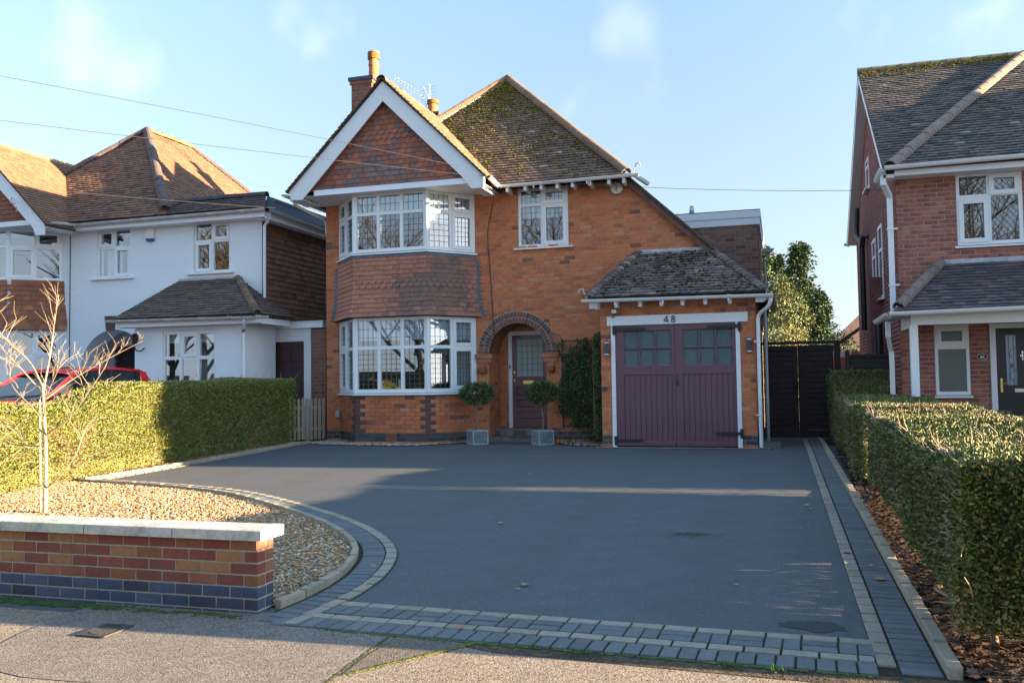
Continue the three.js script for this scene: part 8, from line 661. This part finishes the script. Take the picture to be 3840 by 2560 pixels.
// ---------------------------------------------------------------- red car on the neighbour's drive
{
  const car = thing('red_car', 'red hatchback car parked behind the left hedge', 'car', [-9.75, -0.1, 4.2]), X0 = -10.65, X1 = -8.88, xm = (X0 + X1) / 2, hw = (X1 - X0) / 2, zr = 1.62, yb = gy(4) + 0.12; const red = phys({ rgb: [0.72, 0.014, 0.02], roughness: 0.25, clearcoat: 1, clearcoatRoughness: 0.04 });
  // side profile (z forward from the rear, y up): lower body and glasshouse as lofted sections
  const low = [[0.0, 0.42, 0.90, 0.80], [0.12, 0.24, 1.02, 0.92], [0.6, 0.20, 1.06, 0.99], [1.4, 0.18, 1.06, 1.0], [2.4, 0.18, 1.04, 1.0], [3.0, 0.2, 1.0, 0.99], [3.5, 0.22, 0.94, 0.95], [3.85, 0.26, 0.82, 0.86], [4.02, 0.36, 0.66, 0.70]]; const K = 14, sect = ([z, y0, y1, k]) => { const o = [], w = hw * k; for (let i = 0; i < K; i++) { const a = i / K * 6.283 + 0.2, c = Math.cos(a), s = Math.sin(a), p = 0.42; o.push(V(xm + Math.sign(c) * Math.pow(Math.abs(c), p) * w, yb + (y0 + y1) / 2 * 1.09 + Math.sign(s) * Math.pow(Math.abs(s), p) * (y1 - y0) / 2 * 1.09, zr + z)); } return o; }; const loft = (rows, m, name) => { const g = new THREE.BufferGeometry(), P = [], I = []; rows.forEach((r) => r.forEach((v) => P.push(v.x, v.y, v.z))); const n = rows[0].length; for (let i = 0; i + 1 < rows.length; i++) for (let j = 0; j < n; j++) { const a = i * n + j, b = i * n + (j + 1) % n, c = a + n, d = b + n; I.push(a, b, d, a, d, c); } for (const [e, rev] of [[0, 1], [rows.length - 1, 0]]) for (let j = 1; j + 1 < n; j++) rev ? I.push(e * n, e * n + j + 1, e * n + j) : I.push(e * n, e * n + j, e * n + j + 1); g.setAttribute('position', new THREE.BufferAttribute(new Float32Array(P), 3)); g.setIndex(I); g.computeVertexNormals(); return mesh(name, paintWhite(g), m, car); };
  loft(low.map(sect), red, 'body');
  const sh = 1.09, gl = phys({ rgb: [0.03, 0.035, 0.04], roughness: 0.04, ior: 1.5 }), cabin = [[0.02, 0.98, 1.12, 0.80, 0.74], [0.16, 0.98, 1.42, 0.88, 0.68], [0.42, 1.0, 1.495, 0.92, 0.68], [1.1, 1.02, 1.525, 0.94, 0.70], [1.7, 1.02, 1.505, 0.94, 0.69], [2.15, 1.02, 1.42, 0.93, 0.68], [2.65, 1.01, 1.19, 0.92, 0.72], [3.02, 0.99, 1.0, 0.90, 0.80]]; // z, yBelt, yRoof, wBelt, wRoof
  const at = (z) => { for (let i = 0; i + 1 < cabin.length; i++) if (z <= cabin[i + 1][0]) { const t = (z - cabin[i][0]) / (cabin[i + 1][0] - cabin[i][0]); return cabin[i].map((v, k) => mix(v, cabin[i + 1][k], t)); } return cabin[cabin.length - 1]; }; const pt = (z, f, s) => { const c = at(z); return V(xm + s * hw * mix(c[3], c[4], f), yb + sh * mix(c[1], c[2], f), zr + z); };
  const glass = new GB(); for (let i = 0; i + 1 < cabin.length; i++) for (const s of [-1, 1]) { const a = cabin[i][0], b = cabin[i + 1][0], q = [pt(a, 0, s), pt(b, 0, s), pt(b, 0.93, s), pt(a, 0.93, s)]; s > 0 ? glass.quad(q[1], q[0], q[3], q[2]) : glass.quad(q[0], q[1], q[2], q[3]); } glass.quad(pt(3.02, 0, -1), pt(3.02, 0, 1), pt(2.15, 0.95, 1), pt(2.15, 0.95, -1)); glass.quad(pt(0.02, 0, 1), pt(0.02, 0, -1), pt(0.16, 0.9, -1), pt(0.16, 0.9, 1)); const gm = mesh('windows', glass, gl, car); // side glass, windscreen and rear window
  const roof = new GB(); const zs = [0.08, 0.25, 0.42, 0.75, 1.1, 1.4, 1.7, 1.95, 2.2]; const arcp = (z, t) => { const c = at(z), x = t * hw * (c[4] + 0.02), crown = (1 - t * t) * 0.045 - (Math.abs(t) > 0.85 ? 0.02 * (Math.abs(t) - 0.85) / 0.15 : 0); return V(xm + x, yb + sh * (c[2] + 0.0) + crown, zr + z); }; const rg = new THREE.BufferGeometry(), P = [], I = [], nt = 11; zs.forEach((z) => { for (let j = 0; j < nt; j++) { const v = arcp(z, j / (nt - 1) * 2 - 1); P.push(v.x, v.y, v.z); } }); for (let i = 0; i + 1 < zs.length; i++) for (let j = 0; j + 1 < nt; j++) { const a = i * nt + j; I.push(a, a + nt, a + 1, a + 1, a + nt, a + nt + 1); } rg.setAttribute('position', new THREE.BufferAttribute(new Float32Array(P), 3)); rg.setIndex(I); rg.computeVertexNormals(); mesh('roof', paintWhite(rg), red, car);
  for (const s of [-1, 1]) { const f = (name, z0, z1, f0 = 0, f1 = 1, w = 0.07, m = red) => { const g = new GB(); const a = pt(z0, f0, s), b = pt(z1, f1, s); g.bar(a.clone().add(V(s * 0.008, 0, 0)), b.clone().add(V(s * 0.008, 0, 0)), w, 0.035, X3); mesh(name, g, m, car); }; f('front_pillar', 2.98, 2.1, 0.02, 0.98, 0.075); f('door_pillar', 1.35, 1.30, 0, 0.95, 0.075, M.blackIron); f('rear_pillar', 0.28, 0.30, 0, 0.98, 0.2); f('quarter_pillar', 0.62, 0.5, 0, 0.95, 0.05, M.blackIron); const rail = new GB(); for (let i = 0; i + 1 < zs.length; i++) rail.bar(pt(zs[i], 0.97, s), pt(zs[i + 1], 0.97, s), 0.05, 0.06, X3); mesh('roof_rail', rail, red, car); const mir = new GB(); mir.add(new THREE.SphereGeometry(0.1, 16, 10), new THREE.Matrix4().makeScale(0.95, 0.75, 0.6).setPosition(xm + s * (hw + 0.12), yb + 1.06 * sh, zr + 2.62)); mir.box(Math.min(xm + s * hw * 0.9, xm + s * (hw + 0.1)), Math.max(xm + s * hw * 0.9, xm + s * (hw + 0.1)), yb + 1.02 * sh, yb + 1.05 * sh, zr + 2.6, zr + 2.66); mesh('door_mirror', mir, red, car); const la = new GB(); la.add(new THREE.SphereGeometry(0.12, 12, 8), new THREE.Matrix4().makeScale(0.5, 1.6, 0.7).setPosition(xm + s * hw * 0.82, yb + 1.05, zr + 0.1)); mesh('tail_light', la, phys({ rgb: [0.25, 0.01, 0.01], roughness: 0.15 }), car); const hl = new GB(); hl.add(new THREE.SphereGeometry(0.13, 12, 8), new THREE.Matrix4().makeScale(1.2, 0.7, 1.2).setPosition(xm + s * hw * 0.62, yb + 0.76, zr + 3.82)); mesh('headlight', hl, phys({ rgb: [0.6, 0.62, 0.65], roughness: 0.1 }), car); for (const zz of [0.72, 3.25]) { const wh = new GB(); wh.add(new THREE.CylinderGeometry(0.31, 0.31, 0.2, 28), trs(xm + s * (hw - 0.1), yb + 0.31, zr + zz, 0, 0, Math.PI / 2, 1)); const wm = mesh('wheel', wh, std({ rgb: [0.02, 0.02, 0.02] }), car); const rm = new GB(); rm.add(new THREE.CylinderGeometry(0.2, 0.2, 0.01, 24), trs(xm + s * (hw + 0.005), yb + 0.31, zr + zz, 0, 0, Math.PI / 2, 1)); mesh('rim', rm, M.aluminium, wm); } }
  const wp = new GB(); wp.bar(V(xm - 0.5, yb + 1.03 * sh, zr + 3.0), V(xm + 0.05, yb + 1.06 * sh, zr + 2.88), 0.015, 0.015).bar(V(xm + 0.0, yb + 1.03 * sh, zr + 3.0), V(xm + 0.6, yb + 1.06 * sh, zr + 2.88), 0.015, 0.015); mesh('wipers', wp, M.blackIron, car); const an = new GB(); an.tube([V(xm, yb + 1.53 * sh, zr + 0.5), V(xm, yb + 1.68 * sh, zr + 0.3)], 0.008, 5); mesh('roof_aerial', an, M.blackIron, car); const st = new GB(); for (const s of [-1, 1]) st.add(new RoundedBoxGeometry(0.45, 0.6, 0.14, 3, 0.05), new THREE.Matrix4().makeTranslation(xm + s * 0.38, yb + 1.05, zr + 1.5)); mesh('seats', st, std({ rgb: [0.04, 0.04, 0.045] }), car);
}
// ---------------------------------------------------------------- across the street, mirrored in the windows
{ const bt = (x, z, h, seed, where) => { const t = thing('street_tree', 'bare street tree across the road from ' + where, 'tree', [x, -0.4, z], 'trees across the street'), R = rng(seed), g = new GB(); branchTree(g, V(x, -0.5, z), V(0, 1, 0), h * 0.42, 0.2, 4, R, { n: 4, spread: 0.75, up: 0.25, min: 0.02 }); mesh('branches', g, M.darkBark, t); }; bt(6.5, 25, 12, 291, 'the long low hedge'); bt(-3.5, 26, 12, 292, 'the bay windows'); bt(12, 25.5, 13, 293, 'the red brick house'); bt(-15.5, 26.5, 12, 294, 'the white house'); bt(-27, 24.5, 14, 295, 'the drive of the white house'); bt(-31, 27, 13, 296, 'the far end of the white house');
  { const t = thing('distant_chimney', 'distant chimney stack with a television aerial behind the white house', 'chimney', [-14.4, 0, -14]); mesh('stack', new GB().box(-14.62, -14.4, 0, 8.0, -14.3, -13.9), std({ rgb: [0.4, 0.33, 0.22], map: T.mottle }), t); const g = new GB(); g.tube([V(-13.98, 7.2, -14), V(-13.9, 7.75, -14), V(-13.78, 8.05, -14)], 0.02, 5).bar(V(-14.6, 8.38, -14), V(-13.75, 8.06, -14), 0.025, 0.025); for (let i = 0; i < 9; i++) { const k = i / 8, x = mix(-14.58, -13.85, k), y = mix(8.37, 8.1, k); g.tube([V(x, y - 0.09, -14.1), V(x, y + 0.09, -13.9)], 0.012, 4); } mesh('television_aerial', g, M.aluminium, t); }
  const hd = new GB(), r = rng(295); for (let x = -30; x < 34; x += 2) { const h = 1.3 + r() * 0.7; hd.box(x, x + 2, -0.5, h, 23.4, 24.4 + r() * 0.3); } single('far_hedge', hd, std({ rgb: [0.045, 0.06, 0.02], map: T.mottle, roughness: 1 }), 'hedge along the far side of the street', 'hedge'); }
// ---------------------------------------------------------------- set every group down on its own base
for (const [g, b] of roots) { for (const c of g.children) c.position.sub(b); g.position.add(b); }
renderer.render(scene, camera);
